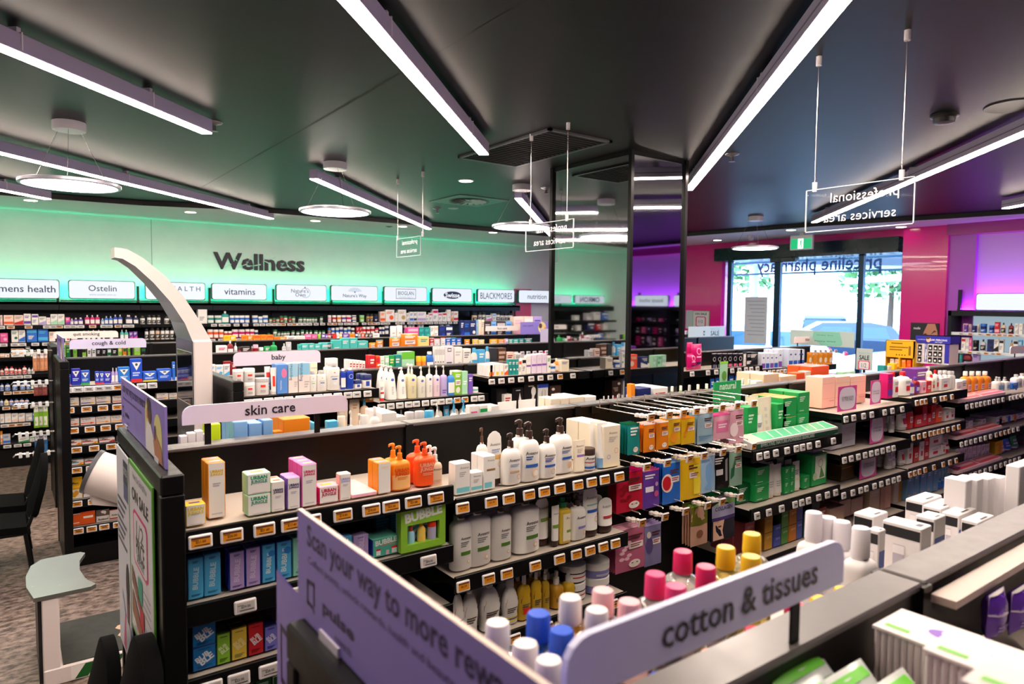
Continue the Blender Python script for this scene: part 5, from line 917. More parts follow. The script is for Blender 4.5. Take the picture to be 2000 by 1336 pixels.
d1 = 'upper peach carton shelf'; PB = [('l', .55, .2, .95, .24, 'C8A090', 1), ('r', 0, .78, 1, .79, 'D8B098'), ('r', 0, .3, 1, .31, 'D8B098')]
row(d1, 1, 1.97, 1.306, [('c', 1607, 1632, 736, 'F0CDB4', 'large peach carton', PB, {}), ('c', 1633, 1661, 735, 'F0CDB4', 'large peach carton', PB, {}), ('c', 1662, 1692, 734, 'F0CDB4', 'large peach carton', PB, {})], dep=.1, group='large peach cartons')
def promo(px0, px1, zt, zb, y, z, label):
    A, B_ = at(1, y, px0, zb), at(1, y, px1, zb); t = at(1, y, (px0+px1)/2, zt).z; w, h = B_.x-A.x, t-z; r = empty('promo_card', ((A.x+B_.x)/2, y, z)); tag(r, label, 'promotional card', 'pink framed promo cards')
    b = MB(); b.box(-w/2, w/2, 0, .003, 0, h, M('D84A9A', .4)); b.build('card', r, False); b = MB(); n = 24; e = .62
    pts = [(w*.44*math.copysign(abs(math.cos(a))**e, math.cos(a)), h/2+h*.45*math.copysign(abs(math.sin(a))**e, math.sin(a))) for a in [2*math.pi*i/n for i in range(n)]]
    b.poly(FLAT(-.0005), pts, M('E4DCEC', .4)); b.text(FLAT(-.001), 'COMING SOON', 0, h*.54, w*.62, M('3A3440', .4)); b.text(FLAT(-.001), 'TO THIS SHELF', 0, h*.44, w*.62, M('3A3440', .4)); b.build('print', r, False)
promo(1636, 1672, 754, 803, 1.86, 1.306, 'pink-framed card before the large peach cartons'); promo(1700, 1720, 743, 790, 1.9, 1.306, 'pink-framed card beside the peach cartons, half hidden'); promo(1699, 1725, 811, 862, 1.86, 1.093, 'pink-framed card on the middle shelf beside white boxes'); promo(1679, 1711, 882, 932, 1.86, .906, 'pink-framed card on the shelf beside the gold box')
WB = [('l', .2, .5, .8, .6, 'C8C8D8', 1)]
row('middle peach bay shelf', 1, 1.9, 1.093, [('c', 1603, 1622, 849, 'E4E4EE', None, WB, {}), ('c', 1623, 1645, 849, 'E4E4EE', None, WB, {}), ('c', 1646, 1672, 824, 'E4E4EE', 'white box of a two-high stack', WB, dict(stack=2))], dep=.09, name='serum_box', group='white boxes on middle peach bay shelf')
row('gold box shelf', 1, 1.9, .906, [('c', 1615, 1640, 902, '4A3A1E', 'dark gold box at the back', None, dict(dy=.08)), ('c', 1644, 1669, 907, '5A4218', 'dark gold box with bright lid', [('r', 0, .8, 1, .84, 'C8A04A')], dict(top='C8A04A'))], dep=.08, name='cream_box')
row('lowest peach bay shelf', 1, 1.9, .666, [('c', 1700, 1719, 953, 'E8D0B0', 'lone cream carton', None, {}), ('c', 1722, 1731, 930, 'D8A890', None, [], {}), ('c', 1732, 1744, 928, 'E8B898', None, [], {}), ('c', 1746, 1755, 926, 'E8D8C0', None, [], {}), ('c', 1756, 1766, 924, 'D8A04A', None, [], {})], group='slim cartons on lowest peach bay shelf')
RB = [('r', .3, .25, .7, .5, 'D8283A'), ('l', .25, .6, .75, .75, 'B8B4B8', 2)]; WR = [('r', .25, .3, .75, .6, 'F4EEEE'), ('l', .3, .36, .7, .52, 'D8283A', 2)]
e1 = 'upper red brand shelf'
row(e1, 1, 1.87, 1.333, [('c', 1735, 1745, 730, 'qv', 'magenta carton', None, {}), ('b', 1746, 1760, 727, 'wr', None, RB, {}), ('b', 1761, 1779, 727, 'wr', None, RB, {}), ('b', 1780, 1789, 741, 'vw', None, None, {}), ('b', 1790, 1800, 737, 'Rv', None, None, {}), ('c', 1790, 1814, 720, '6A2A8A', 'purple carton at the back', None, dict(dy=.12)), ('c', 1801, 1810, 745, 'Pr', None, RB, {}), ('c', 1811, 1820, 744, 'rP', None, WR, {}), ('b', 1815, 1825, 716, 'cX', None, None, dict(dy=.1)),
  ('b', 1821, 1829, 732, 'cr', None, RB, {}), ('b', 1829, 1837, 723, 'wr', None, RB, {}), ('b', 1839, 1847, 724, 'wX', None, [], dict(capw=2)), ('b', 1848, 1856, 724, 'wX', None, [], dict(capw=2)), ('b', 1857, 1864, 725, 'wX', None, [], dict(capw=2)), ('b', 1865, 1872, 725, 'wX', None, [], dict(capw=2)), ('c', 1839, 1856, 738, 'wr', None, RB, dict(dy=-.01))], group='products on upper red brand shelf')
row('middle red brand shelf', 1, 1.87, 1.126, [('t', 1744, 1753, 796, 'Xw', None, None, dict(n=2)), ('t', 1760, 1776, 796, 'wX', None, RB, dict(n=3)), ('b', 1777, 1787, 790, 'rw', None, WR, {}), ('c', 1788, 1803, 810, 'r', None, WR, dict(n=2)), ('c', 1803, 1812, 792, 'rw', None, WR, {}), ('c', 1812, 1820, 808, 'r', None, WR, {}), ('c', 1820, 1829, 790, 'r', None, WR, dict(n=2)), ('b', 1831, 1846, 782, 'Ow', None, WR, {}), ('c', 1846, 1856, 800, 'w', None, RB, {}), ('c', 1857, 1866, 798, 'wO', None, RB, {})], group='products on middle red brand shelf')
row('lower red brand shelf', 1, 1.87, .911, [('t', 1738, 1750, 870, 'Xw', None, None, dict(n=2)), ('t', 1752, 1761, 872, 'wX', None, None, dict(n=2)), ('t', 1762, 1773, 866, 'wX', None, RB, dict(n=2)), ('c', 1774, 1784, 866, 'wr', None, RB, {}), ('c', 1785, 1796, 873, 'rw', None, WR, {}), ('c', 1797, 1806, 862, 'w', None, RB, {}), ('c', 1806, 1816, 854, 'r', None, WR, dict(stack=2)), ('c', 1817, 1840, 848, 'w', None, RB, dict(stack=2)), ('c', 1841, 1848, 868, 'w', None, RB, {}), ('t', 1848, 1862, 848, 'wr', None, None, dict(cap=.2, n=2))], group='products on lower red brand shelf')
LB_ = [('l', .2, .7, .6, .86, 'E0ECF8', 2), ('r', .1, .12, .5, .2, 'C8A88A')]
row('lowest red brand bay shelf', 1, 1.87, .686, [('c', 1773, 1786, 925, '6AA0D0', None, LB_, {}), ('c', 1787, 1797, 920, '6AA0D0', None, LB_, {}), ('c', 1799, 1811, 917, '6AA0D0', None, LB_, {}), ('c', 1812, 1823, 915, '6AA0D0', None, LB_, {}), ('c', 1824, 1834, 912, '6AA0D0', None, LB_, {})]+[('t', 1836+i*7, 1842+i*7, 910-2*i, 'ab', None, None, dict(cap=.3)) for i in range(4)], group='blue products on lowest red brand bay shelf')
f1 = 'upper far bay shelf'
row(f1, 1, 1.9, 1.246, [('c', 1869, 1880, 745, 'w', None, RB, {}), ('c', 1880, 1889, 742, 'w', None, None, {})]+[('b', 1890+i*13, 1902+i*13, 726, 'ow', None, WR, {}) for i in range(4)]+[('p', 1945+i*11, 1955+i*11, 737, 'wX', None, [('r', .2, .2, .8, .6, '8AB8E0')], {}) for i in range(3)]+[('c', 1978, 1989, 748, 'b', None, None, {}), ('b', 1990, 2000, 732, 'wX', None, None, {}), ('b', 2002, 2012, 730, 'wX', None, None, {})], group='products on upper far bay shelf')
row('middle far bay shelf', 1, 1.9, 1.006, [('c', 1860+i*8.4, 1867+i*8.4, 830-((i*7) % 5)*3, 'wX', None, None, dict(n=2)) for i in range(8)]+[('c', 1940+i*12, 1951+i*12, 815-i*2, 'wo' if i % 2 else 'wb', None, None, dict(n=2)) for i in range(6)], group='cartons on middle far bay shelf')
row('lower far bay shelf', 1, 1.9, .776, [('c', 1866+i*8.6, 1873+i*8.6, 876-i*1.4, 'wX', None, None, {}) for i in range(8)]+[('c', 1942, 1956, 862, 'yo', None, None, {}), ('t', 1958, 1968, 862, 'wl', None, None, {}), ('t', 1970, 1982, 858, 'bw', None, None, {}), ('t', 1984, 1996, 852, 'gw', None, None, {})], group='products on lower far bay shelf')
for i, (a, c, e, g, z) in enumerate(((1868, 1960, 789, 770, 1.246), (1864, 1953, 865, 839, 1.006), (1866, 1953, 922, 898, .776))):
    A, B_ = at(1, 1.83, a, e), at(1, 1.83, c, g); w = B_.x-A.x; r = empty('promo_tray', ((A.x+B_.x)/2, 1.83, z)); tag(r, f'pink and red angled promo tray, {("upper", "middle", "lower")[i]} one in the far white bay', 'promotional tray', 'pink promo trays')
    b = MB(); b.prism([(-.012, 0), (.06, 0), (.06, .035), (-.012, .018)], -w/2, w/2, M('E8C8CC', .3), None, 'x'); b.build('tray', r, False); b = MB(); P = lambda x, q: (x, q*.07-.012, .0188+q*.017)
    for s0, s1 in ((-.48, -.02), (.02, .48)): b.rect(P, s0*w, s1*w, .1, .9, M('D84A5A', .3)); b.rect(lambda x, q: (x, q*.07-.012, .0194+q*.017), s0*w+.02, s1*w-.02, .4, .7, M('F0B8B8', .3))
    b.build('print', r, False)
for nm, z, xs, cc in (('green tray shelf', 1.178, (1486, 1500, 1518, 1540, 1558, 1570, 1583, 1600, 1630), 'g'), ('second green shelf', .905, (1485, 1508, 1533, 1559, 1572, 1585, 1605, 1622, 1638), 'g'), (d1, 1.278, (1653, 1668, 1687, 1703, 1728, 1743, 1762), 'g'), ('middle peach bay shelf', 1.063, (1653, 1666, 1680, 1693, 1705, 1716, 1727, 1738, 1748), 'g'), ('gold box shelf', .876, (1654, 1672, 1687, 1698, 1714, 1727, 1740, 1751, 1761), 'g'),
    (e1, 1.3, (1790, 1799, 1807, 1824, 1838, 1845, 1858), 'o'), ('middle red brand shelf', 1.096, (1786, 1797, 1808, 1819, 1827, 1835, 1843, 1853, 1864, 1874), 'o'), ('lower red brand shelf', .88, (1783, 1792, 1801, 1812, 1829, 1847, 1860, 1872), 'o'), (f1, 1.217, (1888, 1898, 1907, 1915, 1923, 1931, 1940, 1949, 1958, 1972, 1979, 1986, 1994), 'g'), ('middle far bay shelf', .976, (1881, 1890, 1899, 1908, 1918, 1927, 1937, 1948, 1957, 1965, 1973, 1981, 1990), 'gggggggoooo'), ('lower far bay shelf', .746, (1884, 1893, 1902, 1911, 1920, 1930, 1940, 1950, 1960, 1969, 1978, 1987, 1996), 'g'), ('lowest peach bay shelf', .64, (1728, 1742, 1756), 'g')):
    price_tag(nm, 1, 1.802, z, xs, cc, .042, .034)
# ---------------------------------------------------------------- far side of the skin care gondola: tops over its cap
row('far skin care shelf top', 1, 2.27, 1.305, [('c', 352, 366, 852, 'w', None, [], {}), ('c', 367, 382, 846, 'w', None, [], {}), ('c', 383, 397, 842, 'w', None, [], {}), ('c', 398, 411, 848, 'w', None, [], {}), ('c', 404, 431, 828, 'C8E81E', 'lime round-edged carton', [], dict(n=2)),
 ('c', 456, 484, 823, 'l', 'long pale blue carton', [], dict(n=3, d=.05)), ('c', 486, 512, 826, 'l', None, [], dict(d=.06, n=2)), ('c', 514, 533, 820, 'l', None, [], dict(n=2)), ('c', 534, 552, 842, 'o', None, [], {}), ('c', 553, 606, 817, 'o', 'wide orange carton', [], dict(n=3, d=.05)), ('c', 590, 612, 824, 'L', None, [], dict(dy=.14)), ('c', 612, 625, 826, 'L', None, [], dict(dy=.1)), ('c', 640, 660, 822, 'L', 'small teal-blue carton by the sign post', [], {}),
 ('j', 662, 677, 814, 'wc', None, [], {}), ('p', 680, 694, 802, 'ww', None, [], {}), ('p', 697, 714, 808, 'ww', None, [], {}), ('j', 706, 722, 812, 'ww', None, [], {}), ('b', 724, 745, 795, 'ww', 'white bottle with blue leaf', [('p', [(.4, .2), (.8, .3), (.6, .5)], '2A7FB0')], {}), ('c', 746, 775, 806, 'w', 'long white carton', [], dict(n=3)), ('c', 776, 792, 813, 'w', None, [], dict(n=2)), ('j', 795, 812, 806, 'wX', None, [], {}), ('j', 815, 832, 804, 'wX', None, [], {}), ('j', 834, 850, 803, 'wL', None, [], {}),
 ('p', 850, 862, 788, 'ww', None, [], dict(dy=.05)), ('p', 881, 898, 781, 'wL', 'white pump bottle with blue pump', [('c', .55, .3, .26, 'n', .1)], {}), ('p', 900, 917, 780, 'wL', 'second white pump bottle with blue pump', [('c', .55, .3, .26, 'n', .1)], {}), ('c', 918, 936, 792, 'wp', None, None, {}), ('c', 937, 953, 791, 'wg', None, None, {}), ('c', 960, 975, 792, 'w', None, [], dict(n=2)), ('t', 980, 1018, 786, 'w', 'wide white tube lying low', [], {}), ('t', 1020, 1055, 782, 'w', None, [], {}),
 ('c', 1076, 1094, 778, 'c', None, [], dict(n=2)), ('c', 1096, 1112, 777, 'c', None, [], dict(n=2)), ('c', 1114, 1141, 775, 'c', 'cream carton pair', [], dict(n=2)), ('c', 1143, 1165, 774, 'w', None, [], {})]+[('b', 1178+i*9, 1185+i*9, 774-i*.6, 'wX', None, [], {}) for i in range(6)]+[('c', 1233, 1241, 750, 'o', 'orange slim carton beside the column edge', [], {}), ('c', 1244, 1272, 758, 'n', None, None, {}), ('c', 1277, 1305, 757, 'wr', 'white and red flat carton', None, dict(n=2))]+[('b', 1311+i*17, 1324+i*17, 755-i*1.2, 'ew' if i % 3 < 2 else 'wX', None, [], {}) for i in range(6)]+
 [('s', 1407, 1423, 706, 'me', 'pale green sachet standing above the ledge', [('r', .1, .15, .9, .5, 'E8F0E0'), ('c', .5, .7, .3, '5A9A3A', .1)], {}), ('c', 1425, 1435, 750, 'rw', None, [], {}), ('b', 1438, 1448, 748, 'ww', None, [], {}), ('b', 1450, 1461, 740, 'mw', None, [], {}), ('b', 1463, 1474, 741, 'mw', None, [], {}), ('c', 1477, 1489, 744, 'w', None, [], {}),
 ('c', 1492, 1522, 730, 'h', 'long peach carton', [], dict(n=2)), ('c', 1524, 1540, 735, 'h', None, [], {}), ('c', 1541, 1556, 733, 'h', None, [], dict(n=2)), ('c', 1557, 1572, 728, 'O', None, [], {}), ('c', 1573, 1584, 725, 's', None, [], {}), ('c', 1585, 1620, 715, 'O', 'large bright orange carton', [], dict(n=2, d=.08))], group='products behind the skin care gondola cap', name=None)
# ---------------------------------------------------------------- the baby gondola
s1 = 'baby shelf'; SUD = [('r', .3, .6, .95, .78, 'E83A2A'), ('l', .3, .2, .9, .4, 'A8A4A4', 2)]; JB = lambda c: [('c', .5, .72, .06, 'D83A4A', .02), ('t', "johnson's", .5, .56, .6, '5A8AB0'), ('r', .3, .44, .72, .48, c), ('c', .5, .28, .12, 'E0E4E8', .06)]
row(s1, 1, 3.75, 1.354, [('j', 457, 477, 722, 'E8E4E2w', 'white square tub, stacked at the end', SUD, dict(stack=2, p=4, lid=.2)), ('j', 477, 500, 720, 'E8E4E2w', 'white tub of a two-high stack', SUD, dict(stack=2, p=3, lid=.25)), ('j', 500, 528, 739, 'E8E4E2X', 'larger single white tub', SUD, dict(p=3, lid=.22)), ('t', 517, 529, 716, 'wX', None, SUD, dict(dy=.06)), ('t', 529, 541, 718, 'wX', 'white tube with red upright label', [('r', .3, .3, .7, .68, 'E83A2A')], dict(cap=.1)),
 ('c', 541, 562, 712, '5A8FD8', 'tall blue carton with pink oval', [('c', .65, .7, .25, 'E87AA8', .16), ('t', 'bepanthen', .35, .3, .9, 'E8F0F8', 88)], dict(n=2)), ('c', 563, 582, 710, 'E8DCD8', 'tall cream-blue carton, nearer the blue one', [('r', 0, .55, 1, 1, '9CCBE4'), ('t', 'Bepanthen', .3, .72, 1.7, '2A4A6A', 88), ('l', .6, .2, .95, .4, 'C0B8B8', 3)], dict(n=2)), ('c', 583, 605, 709, 'E8DCD8', 'tall cream-blue carton with upright lettering', [('r', 0, .6, 1, 1, '8CC4E4'), ('t', 'Bepanthen', .25, .7, 1.6, '2A4A6A', 88), ('l', .5, .15, .95, .4, 'C0B8B8', 3)], dict(n=2)),
 ('c', 606, 620, 708, 'c', None, [('t', 'Control', .5, .8, .8, '2A2A2A')], dict(dy=.1)), ('b', 605, 619, 725, 'wX', 'small white powder bottle, green print', JB('7AC86A'), dict(hb=.88, sh=.96, neck=.6)), ('b', 620, 639, 724, 'wX', 'white powder bottle with blue print', JB('2A5AA8'), dict(hb=.88, sh=.96, neck=.6)), ('b', 641, 666, 708, 'wX', 'largest white powder bottle', JB('2A5AA8'), dict(hb=.88, sh=.97, neck=.6, n=2)),
 ('b', 666, 676, 720, 'Bw', 'royal blue bottle', None, dict(hb=.9, sh=.97, neck=.6)), ('b', 677, 692, 719, 'Bw', 'royal blue bottle with ring emblem', [('o', .6, .65, .3, 'C8D4F0')], dict(hb=.92, sh=.97, neck=.6)), ('j', 693, 708, 743, 'wn', 'small white jelly jar with navy lid', [('r', .15, .3, .9, .85, '2A4AB0')], dict(lid=.42, p=3)), ('j', 709, 728, 732, 'wn', 'large white jelly jar with navy lid', [('r', .15, .25, .85, .85, '2A4AB0')], dict(lid=.4, p=3, n=2))], group='baby products on baby shelf')
s2 = 'baby wash shelf'; MU = [('c', .5, .74, .16, '2A4AB0', .05), ('t', 'Mustela', .5, .745, .24, 'E8ECF8'), ('l', .38, .2, .62, .5, 'C0BCB8', 5)]
row(s2, 1, 3.75, 1.268, [('c', 724, 740, 719, 'C8903A', 'brown and yellow toothbrush carton', [('r', .1, .7, .9, .96, '6A9A3A'), ('r', .1, .45, .9, .62, 'F0C01E'), ('c', .6, .35, .15, 'F2E6D8', .12), ('r', .2, .04, .9, .2, '8A5A3A')], dict(n=2)), ('t', 740, 750.5, 745, 'wr', 'white tube with red cap', None, dict(cap=.14)), ('f', 758, 778, 715, 'ww', 'white flared pump bottle', MU, dict(n=3)), ('f', 779, 797, 718, 'ww', 'smaller white flared pump bottle', MU, {}), ('p', 798, 816, 711, 'E8E0B8w', 'pale yellow pump bottle', MU, dict(sh=.95, n=2)),
 ('p', 817, 833, 716, 'E8E6D8w', 'clear cream pump bottle', MU, dict(sh=.95)), ('p', 834, 847, 711, 'ww', None, MU, dict(sh=.95)), ('p', 848, 861, 714, 'F0D8E4w', 'pale pink pump bottle', MU, dict(sh=.95)), ('p', 862, 875, 714, 'C0B0E0w', 'lilac pump bottle', [('l', .2, .1, .8, .3, '7A5AB0', 2)], dict(sh=.95)), ('b', 876, 890, 725, '3A8AD8w', 'blue bottle with white cap', None, dict(hb=.86)), ('s', 887, 903, 724, 'ew', None, None, dict(n=3, d=.02)), ('c', 903, 914, 725, 'm', 'tall mint carton', [('l', .2, .4, .8, .6, 'E8F8F0', 2)], {}), ('c', 915, 924, 731, '7A5AC0', None, None, {}), ('j', 924, 937, 757, 'aw', 'small aqua jar', None, {})], group='baby washes on baby wash shelf')
s3 = 'scar care shelf'; SC = lambda c: [('r', .25, .08, .8, .36, c)]
PU = [('r', 0, .4, 1, .5, '8A5AB8'), ('o', .5, .74, .2, 'B8A8C8')]
row(s3, 1, 3.75, 1.372, [('c', 947, 956.5, 713, 'w', 'white scar gel carton, orange square', SC('F07A1E'), dict(n=4)), ('c', 957, 966.5, 712, 'w', 'white scar gel carton, red-orange square', SC('E8602A'), dict(n=4)), ('c', 967, 976, 711, 'w', 'white scar gel carton, yellow square', SC('E8C03A'), dict(n=4)), ('c', 976.5, 984, 710, 'w', None, SC('E8C03A'), dict(n=4)), ('c', 985, 993, 711, 'wO', None, None, {}), ('c', 993.5, 1000, 702, 'tw', None, None, {}), ('c', 1000.5, 1007, 702, 'tw', None, None, {}), ('c', 1007.5, 1013, 702, 'tw', None, None, {}), ('c', 1013.5, 1019, 703, 'wO', None, None, {}),
 ('c', 1020, 1028, 700, 'wk', None, None, {}), ('c', 1028.5, 1037, 695, 'wV', None, PU, {}), ('c', 1039, 1048.5, 693, 'E8D8EC', 'purple-banded white carton', PU, dict(n=2)), ('c', 1049, 1058.5, 692, 'E8D8EC', 'purple-banded white carton', PU, dict(n=2)), ('c', 1059, 1068, 691, 'E8D8EC', 'purple-banded white carton', PU, dict(n=2)), ('c', 1069, 1076, 695, 'wg', None, None, {}), ('j', 1077, 1088, 711, 'bw', 'small blue and pink jar', None, {}), ('b', 1084, 1095, 700, 'oc', 'orange bottle with white cap', None, dict(hb=.78, dy=.03)), ('c', 1096, 1112, 703, 'c', 'cream carton next to the column', None, {})], group='cartons on scar care shelf')
row('lower scar care shelf', 1, 3.75, 1.106, [('c', 970, 990, 758, 'k', None, [], dict(dy=.03)), ('c', 1001, 1023, 757, '141416', 'black carton with white probe', [('p', [(.55, .1), (.8, .1), (.8, .5), (.65, .8), (.55, .5)], 'E8E4E0'), ('l', .3, .86, .7, .92, 'C8C4C0', 1)], {}), ('c', 1024, 1050, 748, '141416', 'larger black carton with white thermometer', [('p', [(.5, .08), (.64, .08), (.78, .6), (.6, .62)], 'E8E4E0'), ('c', .7, .7, .18, 'E8E4E0', .16), ('l', .3, .86, .7, .92, 'C8C4C0', 1)], {}), ('c', 1051, 1071, 750, 'E0E0E4', 'white carton with blue top', [('r', 0, .86, 1, 1, '2A4AC0'), ('p', [(.3, .2), (.5, .2), (.5, .8), (.3, .7)], 'B8B4A8'), ('p', [(.6, .2), (.75, .2), (.8, .75), (.6, .8)], 'C8C0A8')], dict(top='B')), ('c', 1074, 1096, 753, '3A2622', 'brown carton with star emblem', [('c', .3, .85, .14, 'E8DCD4', .06), ('c', .3, .3, .16, 'E8DCD4', .1), ('c', .7, .2, .12, 'D84A3A', .08), ('l', .4, .5, .9, .7, 'B89888', 3)], {}), ('c', 985, 1000, 770, 'wr', None, None, {})], group='device cartons on lower scar care shelf')
row('lower baby shelf', 1, 3.75, 1.106, [('t', 684, 706, 772, 'E8D0B8X', 'beige baby tube under the shelf', [('l', .3, .6, .7, .75, 'C89A70', 2)], dict(dome=1)), ('b', 705, 723, 779, 'E8C8A8L', 'beige baby bottle with blue cap', [('l', .2, .3, .8, .5, 'B87A50', 3)], dict(hb=.8)), ('t', 660, 683, 780, 'E8D0B8X', None, None, {})])
row('lower baby wash shelf', 1, 3.75, 1.056, [('b', 765, 778, 790, 'Xw', None, None, {}), ('p', 779, 792, 793, 'ww', None, None, {}), ('c', 808, 830, 794, 'X', None, [], {}), ('b', 838, 850, 787, 'Xw', None, None, {}), ('p', 852, 866, 786, 'ww', None, None, {}), ('t', 868, 880, 784, 'Lw', None, None, {}), ('p', 882, 898, 780, 'wL', None, None, {}), ('p', 900, 914, 780, 'wL', None, None, {})])
for nm, z, xs, cc in ((s1, 1.326, (484, 503, 525, 545, 564, 586, 600, 622, 640, 660, 680, 697, 718), 'g'), (s2, 1.24, (745, 763, 781, 798, 813, 831, 848, 862, 877, 893, 908, 926, 940), 'gggggggggoo'), (s3, 1.344, (960, 979, 998, 1017, 1037, 1055, 1074, 1093, 1118), 'gggggggog')): price_tag(nm, 1, 3.70, z, xs, cc, .05, .036)
# far side of the baby gondola, over its cap
row('far baby gondola top', 1, 4.12, 1.362, [('c', 640, 660, 700, 'w', None, [], {})]+[('c', 683+i*6.2, 688.6+i*6.2, 703+i*.6, 'wr', None, None, dict(n=3)) for i in range(5)]+[('c', 722, 733, 694, 'rw', None, None, dict(n=2)), ('c', 734, 742, 695, 'Or', None, None, {}), ('c', 743, 751, 696, 'wm', None, None, {}), ('c', 752, 760, 695, 'mw', None, None, {}), ('c', 761, 771, 694, 'gY', None, None, {}), ('c', 772, 783, 693, 'tc', None, None, {}), ('c', 785, 810, 687, 'me', 'pale green carton with red berries', [('r', 0, .7, 1, 1, '6ABF3A'), ('l', .1, .2, .9, .34, 'B01A3A', 2)], {}), ('j', 815, 824, 696, 'oy', None, None, {}), ('j', 825, 834, 696, 'oy', None, None, {}), ('b', 834, 848, 687, 'bw', 'blue and white bottle beside the big boxes', None, dict(hb=.9, neck=.6))]+
 [('c', 849+i*5, 853.6+i*5, 677, 'wX', None, None, {}) for i in range(4)]+[('c', 869, 886, 676, 'E8E4EA', 'large white carton with black label', [('r', .3, .8, .75, .93, '1E1E2A'), ('r', .36, .83, .7, .9, 'E8E4EA'), ('l', .2, .2, .8, .45, '5A5A78', 3)], {}), ('c', 888, 903, 678, 'wX', None, None, {}), ('c', 905, 920, 681, 'wL', None, None, {}), ('b', 922, 934, 680, 'wL', 'white bottle with sky blue cap', None, dict(hb=.84, neck=.5)), ('c', 935, 948, 683, 'Lw', None, None, {}), ('b', 949, 958, 677, 'wL', None, None, dict(hb=.84, neck=.5)), ('c', 960, 972, 680, 'zX', None, [], dict(n=2)), ('c', 973, 989, 680, 'Ds', None, [('l', .1, .1, .9, .9, 'C8A898', 4)], {}), ('c', 990, 1004, 688, 'sR', None, None, {}), ('c', 1006, 1018, 690, 'wk', None, None, {})], group='products on far baby gondola top')
# ---------------------------------------------------------------- cough and cold gondola
VX = lambda f: [('p', [(.1, .86), (.9, .86), (.5, .5)], 'F2EFEA'), ('c', .5, .76, .12, '2A5A4A', .06), ('l', .15, .25, .8, .45, 'C8D4F4', 2), ('r', 0, 0, 1, .14, f)]
MC = dict(name='medicine_carton')
def med(it): return [tuple(list(x[:7])+[None]*(7-len(x))+[dict(MC, **(x[7] if len(x) > 7 else {}))]) for x in it]
g1 = 'upper cough shelf'; Q1 = (0, 580, 7.423)
row(g1, 1, 5.55, 1.27, med([('c', 915, 1030, 1128, '2A4AB8', None, VX('E06AA0')), ('c', 1030, 1165, 1042, '2A2AA8', 'taller violet-blue carton', VX('2A3AA0')), ('c', 1168, 1300, 1068, '2A5AC0', 'blue carton with green foot', VX('3AA84A')), ('c', 1378, 1440, 1082, '2A4AB8', None, VX('D02A3A')), ('c', 1442, 1508, 1084, '2A4AB8', None, VX('D02A3A')), ('c', 1510, 1610, 1086, '3A3AB0', None, VX('3A3AB0')),
 ('b', 1614, 1660, 1030, 'Vw', None, None), ('b', 1664, 1708, 1030, 'Vw', None, None), ('c', 1714, 1880, 1018, '2A7AD0', 'wide sky blue carton', VX('2A5AC0')), ('c', 1893, 2058, 900, '1E50C8', 'tallest blue carton with red foot', VX('D02A2A'))]), px=Q1, group='cough remedies on upper cough shelf')
row(g1+' beside the arch', 1, 5.55, 1.27, med([('c', 279, 306, 726, '1E5AC8', 'blue and yellow carton', VX('E8D01E')), ('c', 308, 335, 721, '1E5AC8', 'blue carton with yellow corner', VX('2A4AB0')), ('c', 337, 342, 707, 'b', None, None), ('c', 347, 361, 723, '4A3AA8', None, VX('4A3AA8')), ('c', 361.5, 374, 723, '4A3AA8', None, VX('4A3AA8')), ('c', 408, 421, 712, 'wL', None, None), ('c', 422, 436, 713, 'wL', None, None), ('c', 437, 449, 712, 'wL', None, None), ('c', 438, 452, 706, 'R', None, None, dict(dy=.08)), ('c', 453, 461, 708, 'Rw', None, None)]))
Q2 = (0, 740, 7.423); ST = lambda c, o=0: [('t', 'Strepsils', .38, .8, .62, '2A2A38', 0, .01), ('r', .02, .2, .7, .32, c), ('p', [(.66, .12), (.98, .26), (.66, .42)], 'E8B02A' if o == 0 else c), ('l', .1, .5, .6, .6, 'A8A0A0', 1)]
row('lozenge shelf', 1, 5.55, 1.13, med([('c', 925, 1145, 278, 'E6DCD8', 'white lozenge carton with green stripe', ST('4A9A6A')), ('c', 1165, 1385, 268, 'E6DCD8', 'white lozenge carton with blue arrow', ST('2A4A9A')), ('c', 1390, 1605, 258, 'E6DCD8', 'white lozenge carton with violet stripe', ST('4A3A8A')), ('c', 1630, 1840, 248, 'E6DCD8', 'white lozenge carton with red stripe', ST('D83A2A')), ('c', 1845, 2060, 238, 'E6DCD8', 'white lozenge carton half behind the board', ST('E05A8A')), ('c', 2270, 2440, 212, 'E6DCD8', None, ST('6A3A9A')), ('c', 2450, 2600, 208, 'E6DCD8', None, ST('4A8A4A'))]), px=Q2, group='lozenge cartons')
row('orange lozenge shelf', 1, 5.55, .989, med([('c', 935, 1150, 578, 'E6DCD8', 'white lozenge carton, big orange arrow', ST('E8601E', 1)), ('c', 1165, 1385, 563, 'E6DCD8', 'white carton with orange arrow and red corner', ST('E8501E', 1)), ('c', 1390, 1602, 546, 'E6DCD8', 'white lozenge carton with amber arrow', ST('F0A01E', 1)), ('c', 1605, 1812, 534, 'E6DCD8', 'white lozenge carton, amber arrow, by the board', ST('F0A01E', 1)), ('c', 1820, 1990, 560, 'wX', None, None)]), px=Q2, group='lozenge cartons')
DI = lambda c, d: [('t', 'Difflam', .3, .78, .5, '16161E', 0, .03), ('r', .02, .45, .7, .62, c), ('p', [(.6, .02), (1, .02), (1, .5), (.8, .46)], d), ('c', .82, .28, .07, 'D85A1E', .1)]
row('red-banded lozenge shelf', 1, 5.55, .855, med([('c', 945, 1185, 893, 'E8E0DE', 'white lozenge carton, red band, orange fruit', DI('D0283A', 'F0A03A')), ('c', 1188, 1420, 878, 'E8E0DE', 'white and amber lozenge carton with red band', DI('D0283A', 'F0B02A')), ('c', 1435, 1665, 855, 'E8E0DE', 'white lozenge carton with cherry print', DI('D0283A', 'B01A3A')), ('c', 1700, 1900, 838, 'E8E0DE', 'white lozenge carton partly behind the board', DI('D0283A', 'E8A0B0'))]), px=Q2, group='lozenge cartons')
